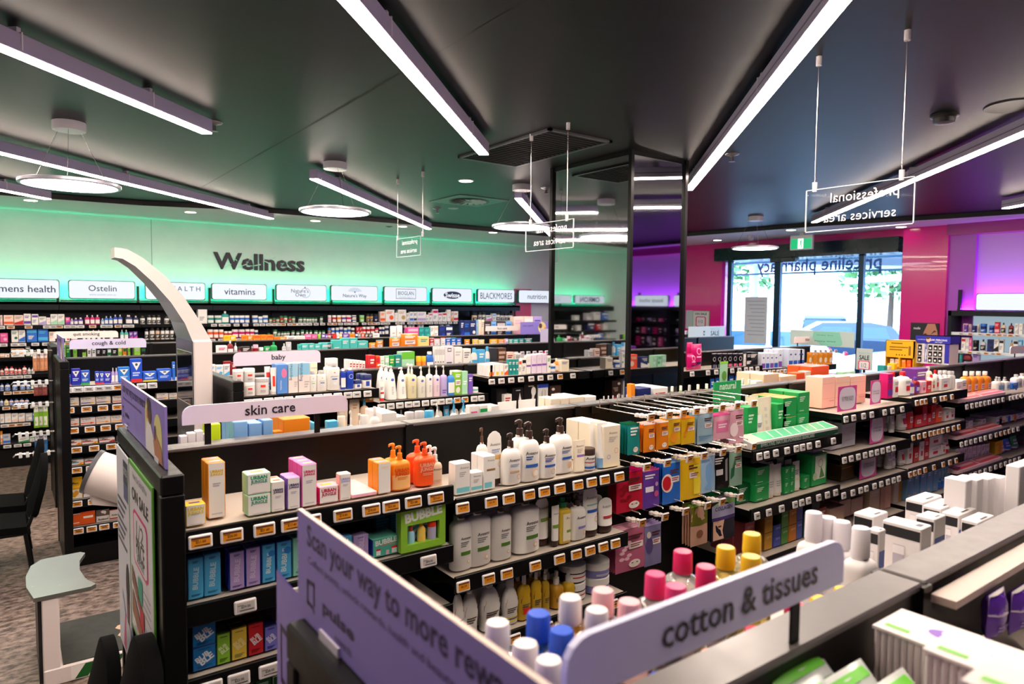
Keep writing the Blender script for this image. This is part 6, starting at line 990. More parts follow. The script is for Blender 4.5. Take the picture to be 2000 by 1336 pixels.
row('teal-banded lozenge shelf', 1, 5.55, .716, med([('c', 975, 1215, 1180, 'E8E0DE', 'white and amber carton with teal band', DI('2A8AA8', 'F0B02A')), ('c', 1225, 1440, 1160, 'E8E0DE', None, DI('D0283A', 'D0283A')), ('c', 1480, 1690, 1140, 'E8E0DE', None, DI('D0283A', 'D0283A')), ('c', 1700, 1900, 1120, 'E8E0DE', None, DI('2A8AA8', '8ACAB8'))]), px=Q2, group='lozenge cartons')
Q4 = (0, 840, 5.568); LZ = lambda c: [('t', 'Difflam', .45, .72, .6, '16161E', 0, .03), ('r', 0, .5, 1, .6, c), ('c', .6, .26, .16, 'D8902A', .12)]
row('pouch shelf', 1, 5.55, .482, [('s', 722, 895, 515, 'E8B01Ey', 'yellow lozenge pouch', [('r', .02, 0, .98, .42, 'E8DCC8')]+LZ('E8B01E'), {}), ('s', 902, 1085, 535, 'E4DCDCr', 'white and red lozenge pouch', [('r', 0, .78, 1, .92, 'D0283A'), ('c', .5, .35, .2, 'D05A2A', .14)], {}), ('s', 1118, 1250, 560, 'E4DCDCr', None, LZ('D0283A'), {}), ('s', 1270, 1385, 480, 'E4DCDCr', None, LZ('D0283A'), {})], px=Q4, group='lozenge pouches')
row('lowest cough shelf', 1, 5.55, .291, [('s', 735, 875, 915, 'E05A1Ew', 'orange foil pouch, leaning', [('l', .1, .15, .9, .3, 'F0C0A0', 1)], {}), ('s', 872, 1035, 885, 'E05A1Er', 'bright orange foil pouch', [('r', .2, .5, .85, .66, 'F0E0D4')], {}), ('s', 1045, 1190, 868, 'E0D8D4d', 'white and brown pouch', [('t', 'Anticol', .5, .22, .8, '16161E', 0, .03), ('r', 0, .5, 1, 1, '5A4A48')], {}), ('s', 1192, 1345, 862, 'E0D8D4r', 'white pouch with red print', [('t', 'Anticol', .4, .5, .6, '16161E', 0, .03), ('c', .8, .55, .14, 'B01A24', .12), ('r', 0, .1, 1, .22, 'B01A24')], {}), ('s', 1352, 1450, 848, '5A8A4Aw', None, None, {})], px=Q4, group='lozenge pouches')
for nm, z, xs, px in ((g1, 1.245, (985, 1140, 1298, 1445, 1575, 1718, 1880, 2060, 2215), (0, 0, 7.423)), ('lozenge shelf', 1.106, (1000, 1255, 1490, 1700), (0, 0, 7.423)), ('orange lozenge shelf', .965, (1055, 1297, 1525, 1738), (0, 0, 7.423)), ('red-banded lozenge shelf', .83, (1095, 1350, 1600), (0, 0, 7.423)), ('teal-banded lozenge shelf', .69, (1090, 1300, 1550), (0, 0, 7.423)), ('pouch shelf', .456, (810, 987, 1202), (0, 0, 5.568)), ('lowest cough shelf', .266, (818, 965, 1103, 1255, 1380), (0, 0, 5.568))):
    for i, x in enumerate(xs): p = at(1, 5.5, px[0]+x/px[2], 800); one_tag((p.x, 5.496, z), 'g' if nm == g1 and i != 5 or (i*len(nm)) % 5 == 2 else 'o', .062, .04, None, -.1, f'{"grey" if nm == g1 and i != 5 or (i*len(nm)) % 5 == 2 else "orange"}-screened price tag, {ORD[i]} from left on {nm} edge')
# over the cough gondola's cap
K4 = (400, 580, 7.692); K6 = (640, 560, 7.692); K9 = (900, 600, 8.333)
row('back of cough gondola, behind its sign', 1, 5.97, 1.386, mini('c 120 128 673 eG; c 129 137 676 Ge; c 143 150 680 eg; c 160 168 679 ek; c 171 178 680 wk; c 180 187 679 wG; c 189 196 680 kw; c 200 207 680 kw; c 210 217 680 Gw; c 220 228 680 kw; c 231 238 678 eY; c 240 247 678 oG; c 250 260 677 eG; c 262 274 676 eX; c 276 284 678 kG'), name='quit_smoking_pack', group='packs behind the cough sign')
r9 = 'the middle ledge'
row(r9, 1, 5.97, 1.386, mini('c 190 338 732 wq name=remedy_carton; b 342 430 652 Rw; b 440 490 690 wX; j 495 552 752 Rd; c 560 690 748 dR name=remedy_carton; b 695 730 740 Rw; j 735 812 718 RP; j 815 890 760 mw; c 905 984 742 gm name=remedy_carton; b 988 1095 680 gg; b 1165 1228 700 Xw; c 1232 1300 678 Xw name=remedy_carton; c 1405 1450 712 Tt; c 1455 1560 702 TT; c 1565 1650 698 TT; c 1655 1745 706 TT; c 1750 1900 690 TT'), px=K4, name=None, group='remedies on the middle ledge')
row('the middle ledge right of the bottles', 1, 5.97, 1.386, mini('c 0 70 845 TT; c 82 212 802 TT; c 216 330 772 TT; c 335 450 770 TT; c 458 608 815 TT; s 626 728 842 oy d=.02; s 732 838 797 ot d=.02; s 936 1108 756 oT d=.03; s 1112 1368 702 oh d=.04; c 1380 1525 752 Yt; s 1530 1600 770 rw; s 1602 1690 775 wr; s 1700 1770 765 wO; s 1775 1850 770 bw; s 1852 1930 765 bT; s 1932 2010 770 bv'), px=K6, group='packs on the middle ledge, right part')
row('the middle ledge before foot care', 1, 5.97, 1.386, mini('s 62 148 525 oy; s 190 288 520 yw; s 292 385 528 Yw; s 470 598 518 yo; s 602 718 520 oy; c 730 775 515 Vw; s 782 848 522 Tw; s 852 940 515 Tt; s 945 1030 512 tT; s 1040 1160 510 tw'), px=K9, group='packs on the middle ledge before foot care')
row('far top of cough gondola past the column', 1, 5.97, 1.386, mini('c 1345 1364 650 km; c 1366 1385 655 Tm; c 1386 1403 656 Tm'))
for i in range(12): x = 935+i*12; p = at(1, 5.5, x, 690); one_tag((p.x, 5.49, 1.36), 'g', .05, .036, None, -.1, f'grey-screened hook tag, {ORD[i]} from left before the big white cartons')
row('hooks below the middle ledge', 1, 5.52, 1.23, mini('s 990 1004 687 wr crimp=1; s 1006 1016 690 wk; s 1018 1032 692 wz; s 1034 1044 690 kr; s 1046 1056 689 kq; s 1058 1074 686 qr'), group='packs on hooks below the middle ledge')
# quit smoking gondola: over its cap
row('the far ledge', 1, 7.68, 1.386, mini('c 290 378 578 yo; c 382 470 578 yo; c 560 640 572 oO; c 645 722 575 oO; c 730 838 572 oO; c 842 930 568 oO; c 935 1030 570 oO; c 1042 1120 600 oO; c 1124 1230 598 oO; c 1232 1380 590 ws; c 1384 1510 588 ws; c 1515 1600 560 pP; c 1606 1690 562 pP; j 1700 1750 560 ee; c 1760 1806 560 vw; c 1810 1860 560 vw; c 1862 1925 558 rw'), px=K4, name='snack_carton', group='cartons on the far ledge')
row('the far ledge, middle part', 1, 7.68, 1.386, mini('c 0 40 708 rw; c 42 74 706 rw; c 76 130 705 rO; c 136 175 706 wy; c 178 215 706 yw; c 226 325 704 vp; c 330 410 706 oO; c 416 455 700 nw; c 458 500 702 xw; c 510 555 698 Or; c 562 615 702 dR; c 618 676 702 dR; c 682 780 702 ww; s 945 1040 590 wX d=.03; s 1044 1130 580 ws d=.03; c 1200 1370 612 pP; c 1376 1455 612 tT; c 1458 1540 610 tT; c 1546 1600 592 wh; c 1604 1660 590 wh; c 1678 1770 592 nB; c 1775 1880 590 nw'), px=K6, name='snack_carton', group='cartons on the far ledge, middle part')
row('the far ledge behind foot care', 1, 7.68, 1.386, mini('c 0 54 215 nB; c 57 150 218 nb; c 153 250 218 nw; c 253 284 212 lX; c 288 335 205 cs; c 338 380 205 cs; c 388 495 232 dX; c 498 580 232 lb; c 584 730 232 dX; c 735 830 228 lb; c 862 1025 152 sP; c 1030 1180 152 sw; c 1184 1325 152 Vv'), px=K9, name='toothbrush_carton', group='cartons behind the foot care sign')
b = MB(); A, B_ = at(1, 7.27, 1056, 644), at(1, 7.27, 1074, 644); b.box(A.x, B_.x, 7.27, 7.276, 1.2, 1.52, M('D8CCE4', .4)); b.rect(FLAT(7.2695), A.x+.02, B_.x-.02, 1.22, 1.26, INK); tag(b.build('notice_card', None, False), 'pale lilac notice panel hanging beside the mirrored column', 'notice')
# ---------------------------------------------------------------- the wall of vitamins
Q0 = (0, 580, 7.423); H4 = (0, 400, 4); YW = 9.31
SIGN = ('far-left', 'far-left', 'far-left', 'health', 'web-address', 'spaced-capitals', 'vitamins', 'ringed-script', 'sunburst', 'boxed-name', 'oval', 'serif', 'nutrition')
def wall(where, z, parts, nm='vitamin_bottle'):
    by = {}
    for px, t in parts:
        for k in mini(t):
            a, c = px[0]+k[1]/px[2], px[0]+k[2]/px[2]; X = at(1, YW, (a+c)/2, 640).x
            by.setdefault(max(0, int((X-BAY0)//BAYW)), []).append((k[0], a, c, px[1]+k[3]/px[2], k[4], None, None, dict(k[7], name=nm if k[0] in 'bj' else 'vitamin_carton', say={'b': 'bottle', 'j': 'jar', 'c': 'carton', 's': 'pouch'}[k[0]])))
    for k, it in by.items(): row(f'{where} under {SIGN[min(k, 12)]} sign', 1, YW, z, it, group=f'vitamins on {where} wall shelf')
wall('top shelf', 1.571, [(Q0, 'c 0 35 265 sP; c 50 195 265 sO; c 202 338 265 sr; c 342 445 245 wv; c 457 555 250 wv; c 562 668 285 wV; c 672 728 300 wP; c 732 832 250 wm; c 836 934 250 wm; c 950 1014 295 pv; b 1020 1065 315 Vw; b 1072 1130 305 vw; b 1136 1204 300 vw; b 1228 1300 265 qw; b 1306 1372 265 qw; b 1378 1448 262 qw; b 1465 1510 312 lw; b 1516 1570 280 bw; b 1576 1636 280 bw; b 1642 1704 260 Bw; b 1710 1774 260 Bw; b 1822 1880 262 nw'),
  (H4, 'b 985 1036 862 nw; b 1042 1082 868 nw; j 1096 1134 868 wk; j 1150 1184 862 wk; j 1187 1220 862 wk; j 1224 1256 862 wk; j 1286 1324 870 wk; j 1466 1500 858 wk; c 1546 1618 818 ww'),
  (K4, 'j 46 144 280 tw; j 156 264 280 tw; b 254 368 216 tw; j 380 448 280 bw; j 452 524 280 bw; j 528 602 280 bw; j 606 678 280 bw; j 720 806 280 bw; j 812 874 295 lw; j 880 958 280 bw; j 972 1014 320 sG; j 1020 1070 318 rG; j 1078 1126 318 sG; j 1132 1188 286 rG; j 1192 1248 286 sG; j 1262 1310 296 rG; j 1316 1364 296 sG; j 1416 1476 310 wG; j 1486 1526 308 wG; j 1532 1566 312 wG; j 1570 1606 312 wG; j 1610 1650 312 wG; j 1654 1692 314 wG; j 1736 1780 296 wG'),
  (K6, 'j 12 62 430 Pw; j 78 135 430 rw; j 150 212 430 ow; j 220 286 430 vw; j 290 366 430 qw; j 376 440 430 nw stack=2; j 492 560 430 em; j 590 640 410 ik; j 642 692 410 ik; j 700 766 408 nk; c 790 868 372 sO; c 872 1003 346 wO; c 1007 1055 392 ws; c 1058 1180 346 wi; c 1186 1230 396 wX; c 1233 1290 378 wb; c 1294 1340 378 wn; c 1344 1480 378 wV; c 1484 1522 420 ws; c 1526 1576 392 wp; c 1580 1660 340 wq; c 1664 1720 392 wp; c 1726 1790 386 wr; c 1794 1850 345 wh; c 1856 1890 372 so; c 1894 1962 370 wr'),
  (K9, 'j 206 286 95 hk; j 302 356 85 Xk; j 360 412 85 ck; c 416 506 130 wp; c 516 580 105 wl; j 584 652 86 wk; j 656 718 100 wk; j 722 778 100 wk; j 782 866 98 wk')])
wall('second shelf', 1.381, [(Q0, 'c 0 112 525 pP; c 162 262 482 wG; c 268 364 480 wb; c 382 536 462 bL; c 546 696 462 bL; c 710 800 506 sw; c 828 900 506 Pw; c 940 1010 560 wr; c 1030 1120 558 wr; b 1195 1240 490 lw; b 1255 1310 490 lw; b 1325 1385 480 Vw; b 1405 1460 478 lw; b 1485 1540 488 Lw; b 1590 1640 488 lw; b 1742 1796 476 Tw; b 1802 1860 478 Tw; c 1872 1930 506 vp; c 1934 1992 500 vp'),
  (H4, 'j 1132 1160 966 wk; j 1170 1210 957 wk; j 1216 1250 957 hk; j 1256 1286 957 wk; j 1290 1324 957 wk; j 1330 1360 957 wk; j 1536 1588 962 wk'),
  (K4, 'j 46 130 490 Ow; j 134 212 492 Ow; j 216 288 492 Ow; j 296 350 516 rw; j 355 412 516 rw; j 416 512 490 qw; j 516 610 490 qw; j 616 680 486 qw; j 684 750 486 qw; j 754 806 500 nw; j 946 986 545 GG; j 1036 1092 492 wG; j 1100 1142 526 wG; j 1152 1186 524 wG; j 1190 1226 524 wG; j 1230 1282 520 wG; j 1310 1356 506 wG; j 1382 1430 516 wG; j 1452 1496 496 wG; j 1522 1560 506 wG; j 1580 1616 504 wG; j 1652 1706 504 wG; j 1720 1752 510 wG; j 1770 1812 508 wG'),
  (K6, 'j 10 56 620 ib; j 62 112 620 bw; j 126 176 616 bw; j 182 240 606 Bw; j 250 300 618 bw; j 306 352 606 bw; j 360 412 620 dw; c 432 474 602 rs; c 478 520 602 rs; j 526 584 602 rw; j 590 646 602 rw; j 652 714 596 rw; j 722 766 620 wr; j 778 818 606 nw; j 822 860 606 nw; j 866 926 582 nw; j 1150 1195 575 nw; j 1220 1262 562 wX; j 1268 1312 562 wX; j 1360 1400 562 wX; j 1406 1450 562 wX; j 1700 1750 570 wX; j 1790 1840 568 wX')])
wall('third shelf', 1.219, [(Q0, 'c 0 65 822 wo; c 68 136 822 wo; c 156 352 748 wo stack=2; j 364 440 716 Gw; c 445 540 800 wX')], 'vitamin_jar')
wall('fourth shelf', 1.026, [(Q0, 'b 0 52 1045 wr; b 62 126 1012 wr; b 132 204 1012 wr; b 208 250 1032 wr; b 256 310 1032 wr; b 322 386 1000 wr; b 396 446 1030 wX; b 452 500 1030 wX')], 'vitamin_jar')
wall('fifth shelf', .852, [((0, 740, 7.423), 'b 0 52 68 wb; b 70 146 66 wb; b 176 250 66 wb; b 290 362 66 wb; b 380 442 66 wb; b 446 486 56 gw')], 'vitamin_jar')
wall('sixth shelf', .687, [((0, 740, 7.423), 'b 0 46 302 wb; b 56 126 302 wY; b 132 196 300 sb; b 202 274 296 sb; b 278 350 294 sb; b 356 422 294 sb')], 'vitamin_jar')
wall('seventh shelf', .495, [((0, 740, 7.423), 'c 0 60 512 ws; c 66 160 502 ws; c 166 260 502 ws; c 266 360 502 ws; c 368 470 500 Xw; c 475 540 490 bw')])
wall('eighth shelf', .262, [((0, 740, 7.423), 'j 0 36 760 so; c 40 150 806 Xb; c 266 424 852 wg; c 432 540 838 wg')])
WT = dict(w=.07, h=.034)
for nm, z, px, xs, cc in (('top wall shelf', 1.549, Q0, (15, 155, 415, 680, 775, 860, 980, 1060, 1172, 1345, 1510, 1585, 1715, 1830, 1900), 'googgogggoggogg'), ('top wall shelf middle', 1.549, K4, (142, 258, 347, 482, 617, 776, 870, 964, 1050, 1120, 1183, 1285, 1350, 1425, 1500, 1580, 1678, 1776, 1884, 1958), 'ggggggggggogogggggoo'), ('top wall shelf right', 1.549, K6, (200, 288, 362, 430, 555, 640, 700, 760, 838, 910, 1055, 1130, 1235, 1290, 1345, 1400, 1450, 1510, 1560, 1636, 1705, 1770, 1846, 1926), 'gggggoogggggggoogggg'),
    ('second wall shelf', 1.357, Q0, (42, 205, 318, 505, 660, 780, 980, 1080), 'ggggggog'), ('second wall shelf middle', 1.357, K4, (115, 247, 515, 600), 'g'), ('fourth wall shelf', 1.0, Q0, (30, 135, 255, 380), 'g'), ('fifth wall shelf', .828, (0, 0, 7.423), (82, 213, 315, 412), 'o'), ('sixth wall shelf', .663, (0, 0, 7.423), (55, 190, 312, 462), 'o'), ('seventh wall shelf', .471, (0, 0, 7.423), (20, 128, 245, 345), 'goo'), ('eighth wall shelf', .24, (0, 0, 7.423), (52, 205, 345), 'g')):
    for i, x in enumerate(xs): p = at(1, 9.25, px[0]+x/px[2], 640); c = cc[i % len(cc)]; one_tag((p.x, 9.262, z), c, WT['w'], WT['h'], None, -.1, f'{"orange" if c == "o" else "grey"}-screened price tag, {ORD[i]} from left on {nm} edge')
# seen only in the mirror: the device bays left of the picture
for i, (x, z, w, h, c) in enumerate(((-.9, 1.571, .16, .14, 'b'), (-.7, 1.571, .16, .15, 'w'), (-.5, 1.571, .14, .13, 'X'), (-.92, 1.381, .12, .13, 'w'), (-.74, 1.381, .1, .12, 'r'), (-.55, 1.381, .16, .14, 'n'), (-.25, 1.381, .1, .1, 'w'), (-.1, 1.381, .08, .1, 'k'), (-.2, 1.571, .1, .09, 'w'), (-1.0, 1.219, .1, .1, 'w'), (-.8, 1.219, .12, .12, 'b'))):
    x -= 1.2; o = place('c', 'device_carton', w, h, .1, (c, 'w'), (x, YW, z)); tag(o, f'{NAME[c]} device carton, {ORD[i]} among those only the mirror shows', 'carton', 'device cartons left of the picture')
# clear strips of small packs hanging on the near end of the dark divider
# ---------------------------------------------------------------- the gondola beyond the mirrored column
K3 = (1340, 640, 6.667); PM_ = lambda: [('o', .5, .72, .2, 'F0C0D8'), ('r', .3, .22, .75, .3, '2A1A5A'), ('l', .3, .45, .7, .55, 'F0C0D8', 1)]
row('pink bag shelf', 1, 3.75, 1.312, [('s', 1346, 1357, 669, 'qq', 'magenta bag behind the front pair', PM_(), dict(d=.05, dy=.1)), ('s', 1347, 1363.5, 691, 'qq', 'shorter magenta bag', PM_(), dict(d=.06)), ('s', 1364, 1385, 672, 'qq', 'large magenta bag with white emblem', PM_(), dict(d=.07))]+[('s', 1391+i*10.2, 1400+i*10.2, 690, 'kX', None, [('o', .5, .6, .3, 'C8C4C8'), ('r', .2, .05, .8, .25, 'E8608A' if i > 2 else '5A5A80')], {}) for i in range(6)]+[('s', 1453, 1458, 691, 'wX', None, None, {}), ('c', 1459, 1468, 688, 'kX', None, None, {}), ('c', 1471, 1487, 688, 'zk', None, None, {})], group='products on pink bag shelf')
TP = lambda i: [('r', .05, .05, .95, .36, '2A5AB8' if i % 2 else '7A4AA8'), ('c', .5, .7, .22, '2A4A9A', .05)]
row('toothpaste shelf', 1, 3.75, 1.268, [('c', 1488+i*8.2, 1495.6+i*8.2, 690 if i < 4 else 683, 'DCE2F0', None, TP(i), dict(n=3)) for i in range(5)]+[('c', 1541+i*9, 1549.4+i*9, 682, 'D4DEF0', None, TP(1), dict(n=3)) for i in range(4)], name='toothpaste_carton', group='blue and white toothpaste cartons')
for i in range(5):
    x = 1578+i*10; A, B_ = at(1, 3.76, x, 688), at(1, 3.76, x+9.4, 713); w = B_.x-A.x
    p = place('s', 'snack_pouch', w, A.z-B_.z, .02, ('F0981A', 'o'), ((A.x+B_.x)/2, 3.76, B_.z), 0, [('c', .5, .4, .25, 'F4E0C0', .2)] if i != 1 else [('r', .05, .05, .95, .9, 'F0E0D0')]); tag(p, f'orange hanging pouch, {ORD[i]} from left before the gifts board', 'pouch', 'orange pouches on hooks'); one_tag(((A.x+B_.x)/2, 3.71, A.z+.012), 'g', .05, .036, None, -.1, f'white hook tag above the orange pouches, {ORD[i]} from left')
row('lower shelf under the pink bags', 1, 3.75, 1.006, mini('s 1388 1396 738 bk; s 1398 1405 736 bk; s 1424 1434 732 bn; s 1436 1446 731 bn; s 1455 1464 728 qv; s 1466 1474 725 vq; c 1477 1481 728 zk; c 1483 1487 728 zk'))
price_tag('pink bag shelf', 1, 3.705, 1.285, (1350, 1381, 1397, 1428, 1442, 1455, 1465, 1477), 'g', .055, .042); price_tag('toothpaste shelf', 1, 3.705, 1.24, (1491, 1501, 1509, 1517, 1524, 1531, 1538, 1545, 1552, 1560, 1567), 'ggogoggogg', .05, .04)
# far signs and stands
def plate(name, X, px0, px1, y0, y1, label, cat, col, art, thick=.006, base=None):
    A, B_ = at(0, X, px0, y0), at(0, X, px1, y1); zb = base if base is not None else B_.z; r = empty(name, (X, (A.y+B_.y)/2, zb)); tag(r, label, cat); w, h = A.y-B_.y, A.z-zb
    b = MB(); b.box(0, thick, -w/2, w/2, 0, h, M(col, .4)); b.build('board', r, False); b = MB(); E = [0]
    def F():
        E[0] += .0004; e = E[0]; return lambda u, v: (-e, -u*w, v*h)
    art(b, F); (b.build('print', r, False) if b.f else None); return r
K_ = M('1E2A2A', .4)
def gifts(b, F): f = F(); b.poly(f, [(.0, .05), (.3, .05), (.33, .2), (.28, .95), (-.12, .95), (-.14, .5)], M('7CC4AE', .4)); f = F(); b.text(f, 'Gifts for', .06, .72, .26, K_); b.text(f, 'Every Dad', .06, .32, .32, K_, 0, .015)
plate('gift_sign', 6.965, 1544, 1668, 644, 682, 'wide pale green sign reading gifts for every dad', 'sign', 'B4C8C4', gifts, base=1.443)
def sale(b, F): f = F(); b.text(f, "Father's Day", .0, .78, .7, M('8AA8A8', .5)); b.text(f, 'SALE', 0, .58, .62, K_, 0, .03); q = M('D8305A', .4); b.poly(F(), [(-.32, .02), (.32, .02), (.36, .08), (.36, .38), (.28, .44), (-.28, .44), (-.36, .38), (-.36, .08)], q); b.poly(F(), [(-.28, .05), (.28, .05), (.3, .1), (.3, .36), (.24, .4), (-.24, .4), (-.3, .36), (-.3, .1)], M('E4E4EA', .4)); b.text(F(), '1/2', 0, .22, .3, K_)
r = plate('sale_sign', 6.944, 1673, 1703, 680, 724, 'tall pale green half price sale card at the gondola end', 'sign', 'B8C8C8', sale); b = MB(); b.box(-.0, .012, -.01, .01, -r.location.z, .02, DARKM); b.box(-.1, .1, -.1, .1, -r.location.z, -r.location.z+.01, DARKM); b.build('stand', r, False)
A, B_ = at(1, CY-.04, 1345, 637), at(1, CY-.04, 1415, 662); r = empty('sale_sign', ((A.x+B_.x)/2, CY-.04, 1.443)); tag(r, 'wide pale sale sign on the far gondola beside the mirrored column', 'sign'); w = B_.x-A.x
b = MB(); b.box(-w/2, w/2, 0, .006, 0, .14, M('C4D0CC', .4)); b.text(FLAT(-.0006), 'SALE', w*.22, .045, w*.24, K_, 0, .02); b.text(FLAT(-.0006), "Father's Day", w*.22, .1, w*.26, M('8AA8A8', .5)); b.box(-w*.1, -w*.06, -.001, 0, .02, .08, K_); b.rect(FLAT(-.0012), -w*.095, -w*.065, .035, .06, M('C4D0CC', .4)); b.build('board', r, False)
def onsale(b, F): f = F(); b.rect(f, -.46, .46, .03, .97, M('D8DCE0', .4)); f = F(); b.text(f, 'ON SALE', 0, .82, .7, K_, 0, .03); b.poly(f, [(-.26, .04), (.26, .04), (.3, .1), (.3, .6), (.24, .66), (-.24, .66), (-.3, .6), (-.3, .1)], M('D8305A', .4)); b.poly(F(), [(-.22, .08), (.22, .08), (.24, .13), (.24, .58), (.2, .61), (-.2, .61), (-.24, .58), (-.24, .13)], M('E4E0E8', .4)); b.text(F(), '1/2', 0, .36, .26, K_)
plate('sale_poster', RX-.01, 1353, 1385, 607, 640, 'small on sale poster on the pink wall beside the mirrored column', 'poster', '9AB878', onsale)
plate('blank_poster', RX-.012, 1340, 1352, 606, 642, 'pale poster beside the small on sale poster, half hidden', 'poster', 'B8C8CC', lambda b, F: None)
def ghost(b, F): b.text(F(), 'Payless', 0, .5, .8, M('B0145E', .3), 0, .02, None, True)
def nude(b, F):
    f = F(); b.text(f, 'nude', -.27, .82, .24, M('E8E4E4', .4), 0, .02); b.poly(F(), [(-.1, .0), (-.14, .3), (-.02, .7), (.1, .97), (.4, .98), (.48, .5), (.48, 0)], M('C88A6E', .5)); f = F()
    b.poly(f, [(-.1, .4), (.02, .5), (.12, .42), (.0, .34)], M('2A1A18', .5)); b.poly(f, [(.24, .48), (.34, .58), (.42, .5), (.32, .42)], M('2A1A18', .5)); b.poly(f, [(-.14, .56), (.04, .66), (.14, .56), (.04, .6)], M('3A2218', .5)); b.poly(f, [(.2, .6), (.34, .76), (.42, .72), (.32, .68)], M('3A2218', .5)); b.disc(F(), .02, .43, .03, M('E8E0DC', .4), .05); b.disc(F(), .33, .51, .03, M('E8E0DC', .4), .05)
    f = F(); b.poly(f, [(.34, .0), (.4, .4), (.46, .56), (.5, .5), (.5, 0)], M('D89A80', .5)); b.poly(f, [(.12, .2), (.2, .2), (.22, .1), (.1, .1)], M('A86A54', .5)); b.poly(f, [(.36, .98), (.5, .98), (.5, .6), (.42, .8)], M('1A1416', .5))
plate('beauty_poster', RX-.07, 1779, 1832, 630, 690, 'dark poster of a woman\'s eyes on the pink pier', 'poster', '1A1A22', nude)
# yellow cleanser display and ear piercing stand on the skin care gondola
A, B_ = at(0, 5.5, 1733, 665), at(0, 5.5, 1786, 720); A.y += .01; B_.y += .01; r = empty('counter_display', (5.5, (A.y+B_.y)/2, 1.307)); tag(r, 'bright yellow counter display with a printed header', 'counter display'); w = A.y-B_.y; b = MB(); yl = M('E8AE1A', .4)
b.box(0, .02, -w/2, w/2, .17, .30, yl); b.box(0, .18, -w/2, -w/2+.004, 0, .30, yl); b.box(0, .18, w/2-.004, w/2, 0, .3, yl); b.box(.176, .18, -w/2, w/2, 0, .3, yl); b.box(0, .18, -w/2, w/2, .297, .3, yl)
for z in (0, .09): b.box(0, .18, -w/2, w/2, z, z+.006, yl)
b.box(0, .18, -.004, .004, 0, .17, yl); b.build('case', r, False); b = MB(); P = lambda x, z: (-.0006, -x, z)
for i, (x0, x1, z) in enumerate(((-.3, .1, .275), (-.36, .3, .245), (-.36, .1, .225))): b.rect(P, x0*w, x1*w, z, z+.008, M('7A5010', .5))
for i in range(4): b.disc(P, (-.1+i*.1)*w, .19, .005, M('3A2A10', .5))
b.rect(P, .32*w, .4*w, .19, .26, M('8A5A10', .5)); b.build('print', r, False)
for i, (y, z, c) in enumerate(((-.3, .096, 'w'), (-.12, .096, 's'), (.12, .096, 'o'), (.3, .096, 'O'), (-.3, .006, 'w'), (-.1, .006, 'w'), (.15, .006, 'o'), (.33, .006, 'i'))):
    o = place('c', 'cleanser_carton', w*.14, .06, .05, (c, 'o'), (5.52, (A.y+B_.y)/2-y*w, 1.307+z), -math.pi/2); tag(o, f'{NAME[c]} carton in yellow display, {"upper" if i < 4 else "lower"} row, {ORD[i % 4]} from left', 'carton', 'cartons in the yellow display')
A, B_ = at(0, 5.55, 1791, 655), at(0, 5.55, 1853, 715); r = empty('earring_stand', (5.55, (A.y+B_.y)/2, 1.442)); tag(r, 'white and blue ear piercing stand with small black packs', 'counter display'); w = A.y-B_.y; b = MB(); h = A.z-1.442
b.box(0, .16, -w/2, w/2, 0, h*.72, M('D8D4D8', .35)); b.box(-.006, .166, -w/2-.006, w/2+.006, h*.74, h, M('2A2AA0', .35)); b.box(-.004, .164, -w/2-.004, w/2+.004, h*.99, h, WHITEP); b.rect(lambda x, z: (-.0008, -x, z), -w*.24, -w*.16, .01, h*.72, M('2A2AA0', .35)); b.rect(lambda x, z: (-.0008, -x, z), w*.36, w*.5, .01, h*.72, M('2A2AA0', .35)); b.build('case', r, False)
b = MB(); P = lambda x, z: (-.0066, -x, z); wt = M('E8E8F4', .4); b.text(P, 'EAR PIERCING', w*.18, h*.86, w*.5, wt, 0, .02); b.text(P, 'EAR PIERCING', -w*.34, h*.86, w*.24, wt); b.text(P, 'earrings', w*.18, h*.78, w*.22, wt); b.disc(P, -w*.13, h*.87, w*.07, M('E0B8A0', .5), h*.1); b.disc(lambda x, z: (-.007, -x, z), -w*.15, h*.93, w*.07, M('4A3028', .5), h*.05)
for i, ch in enumerate('EARRINGS'): b.text(lambda x, z: (-.0012, -x, z), ch, -w*.2, h*.66-i*h*.08, w*.05, wt)
b.build('lettering', r, False)
k = 0
for j in range(3):
    for x in (-.38, -.06, .1, .24):
        q = MB(); q.box(-.004, 0, -w*.055, w*.055, 0, h*.17, BLACK); q.rect(lambda u, v: (-.0046, -u, v), -w*.03, w*.03, h*.03, h*.1, M('E4E4E8', .4)); o = q.build('earring_pack', None, False, (5.545, (A.y+B_.y)/2-x*w, 1.442+h*.5-j*h*.22)); tag(o, f'small black earring pack, {ORD[k % 4]} of the {("top", "middle", "bottom")[j]} row on the piercing stand', 'earrings', 'earring packs'); k += 1
# perfume cabinet
C3 = (1780, 560, 8.35)
row('perfume shelf, top', 0, RX-.28, 1.577, mini('c 845 925 600 PX dy=.08; j 850 920 622 vv; c 935 975 610 PX dy=.08; j 980 1060 636 nn; c 1065 1110 615 wP dy=.08; j 1115 1222 603 nb; j 1258 1345 632 nb; c 1360 1440 576 rP; b 1458 1540 590 hk; b 1582 1668 595 Rk; c 1690 1748 600 wX; c 1756 1820 600 wX'), px=C3, name='perfume_bottle', group='perfumes on the top lit shelf')
row('perfume shelf, middle', 0, RX-.28, 1.364, mini('c 818 888 830 wr; c 890 944 830 wX; c 948 988 835 pP; j 992 1092 872 kk; b 1118 1215 860 Xk; c 1238 1342 860 nk; c 1350 1428 852 wk; c 1436 1510 858 wk; b 1612 1660 870 ik; c 1665 1742 870 wk; c 1746 1810 872 Lw'), px=C3, name='perfume_bottle', group='perfumes on the middle lit shelf')
row('perfume shelf, low', 0, RX-.28, 1.152, mini('c 785 830 1080 tT; b 838 985 1050 Rk; c 1002 1110 1060 Vv'), px=C3, name='perfume_bottle', group='perfumes on the low lit shelf')
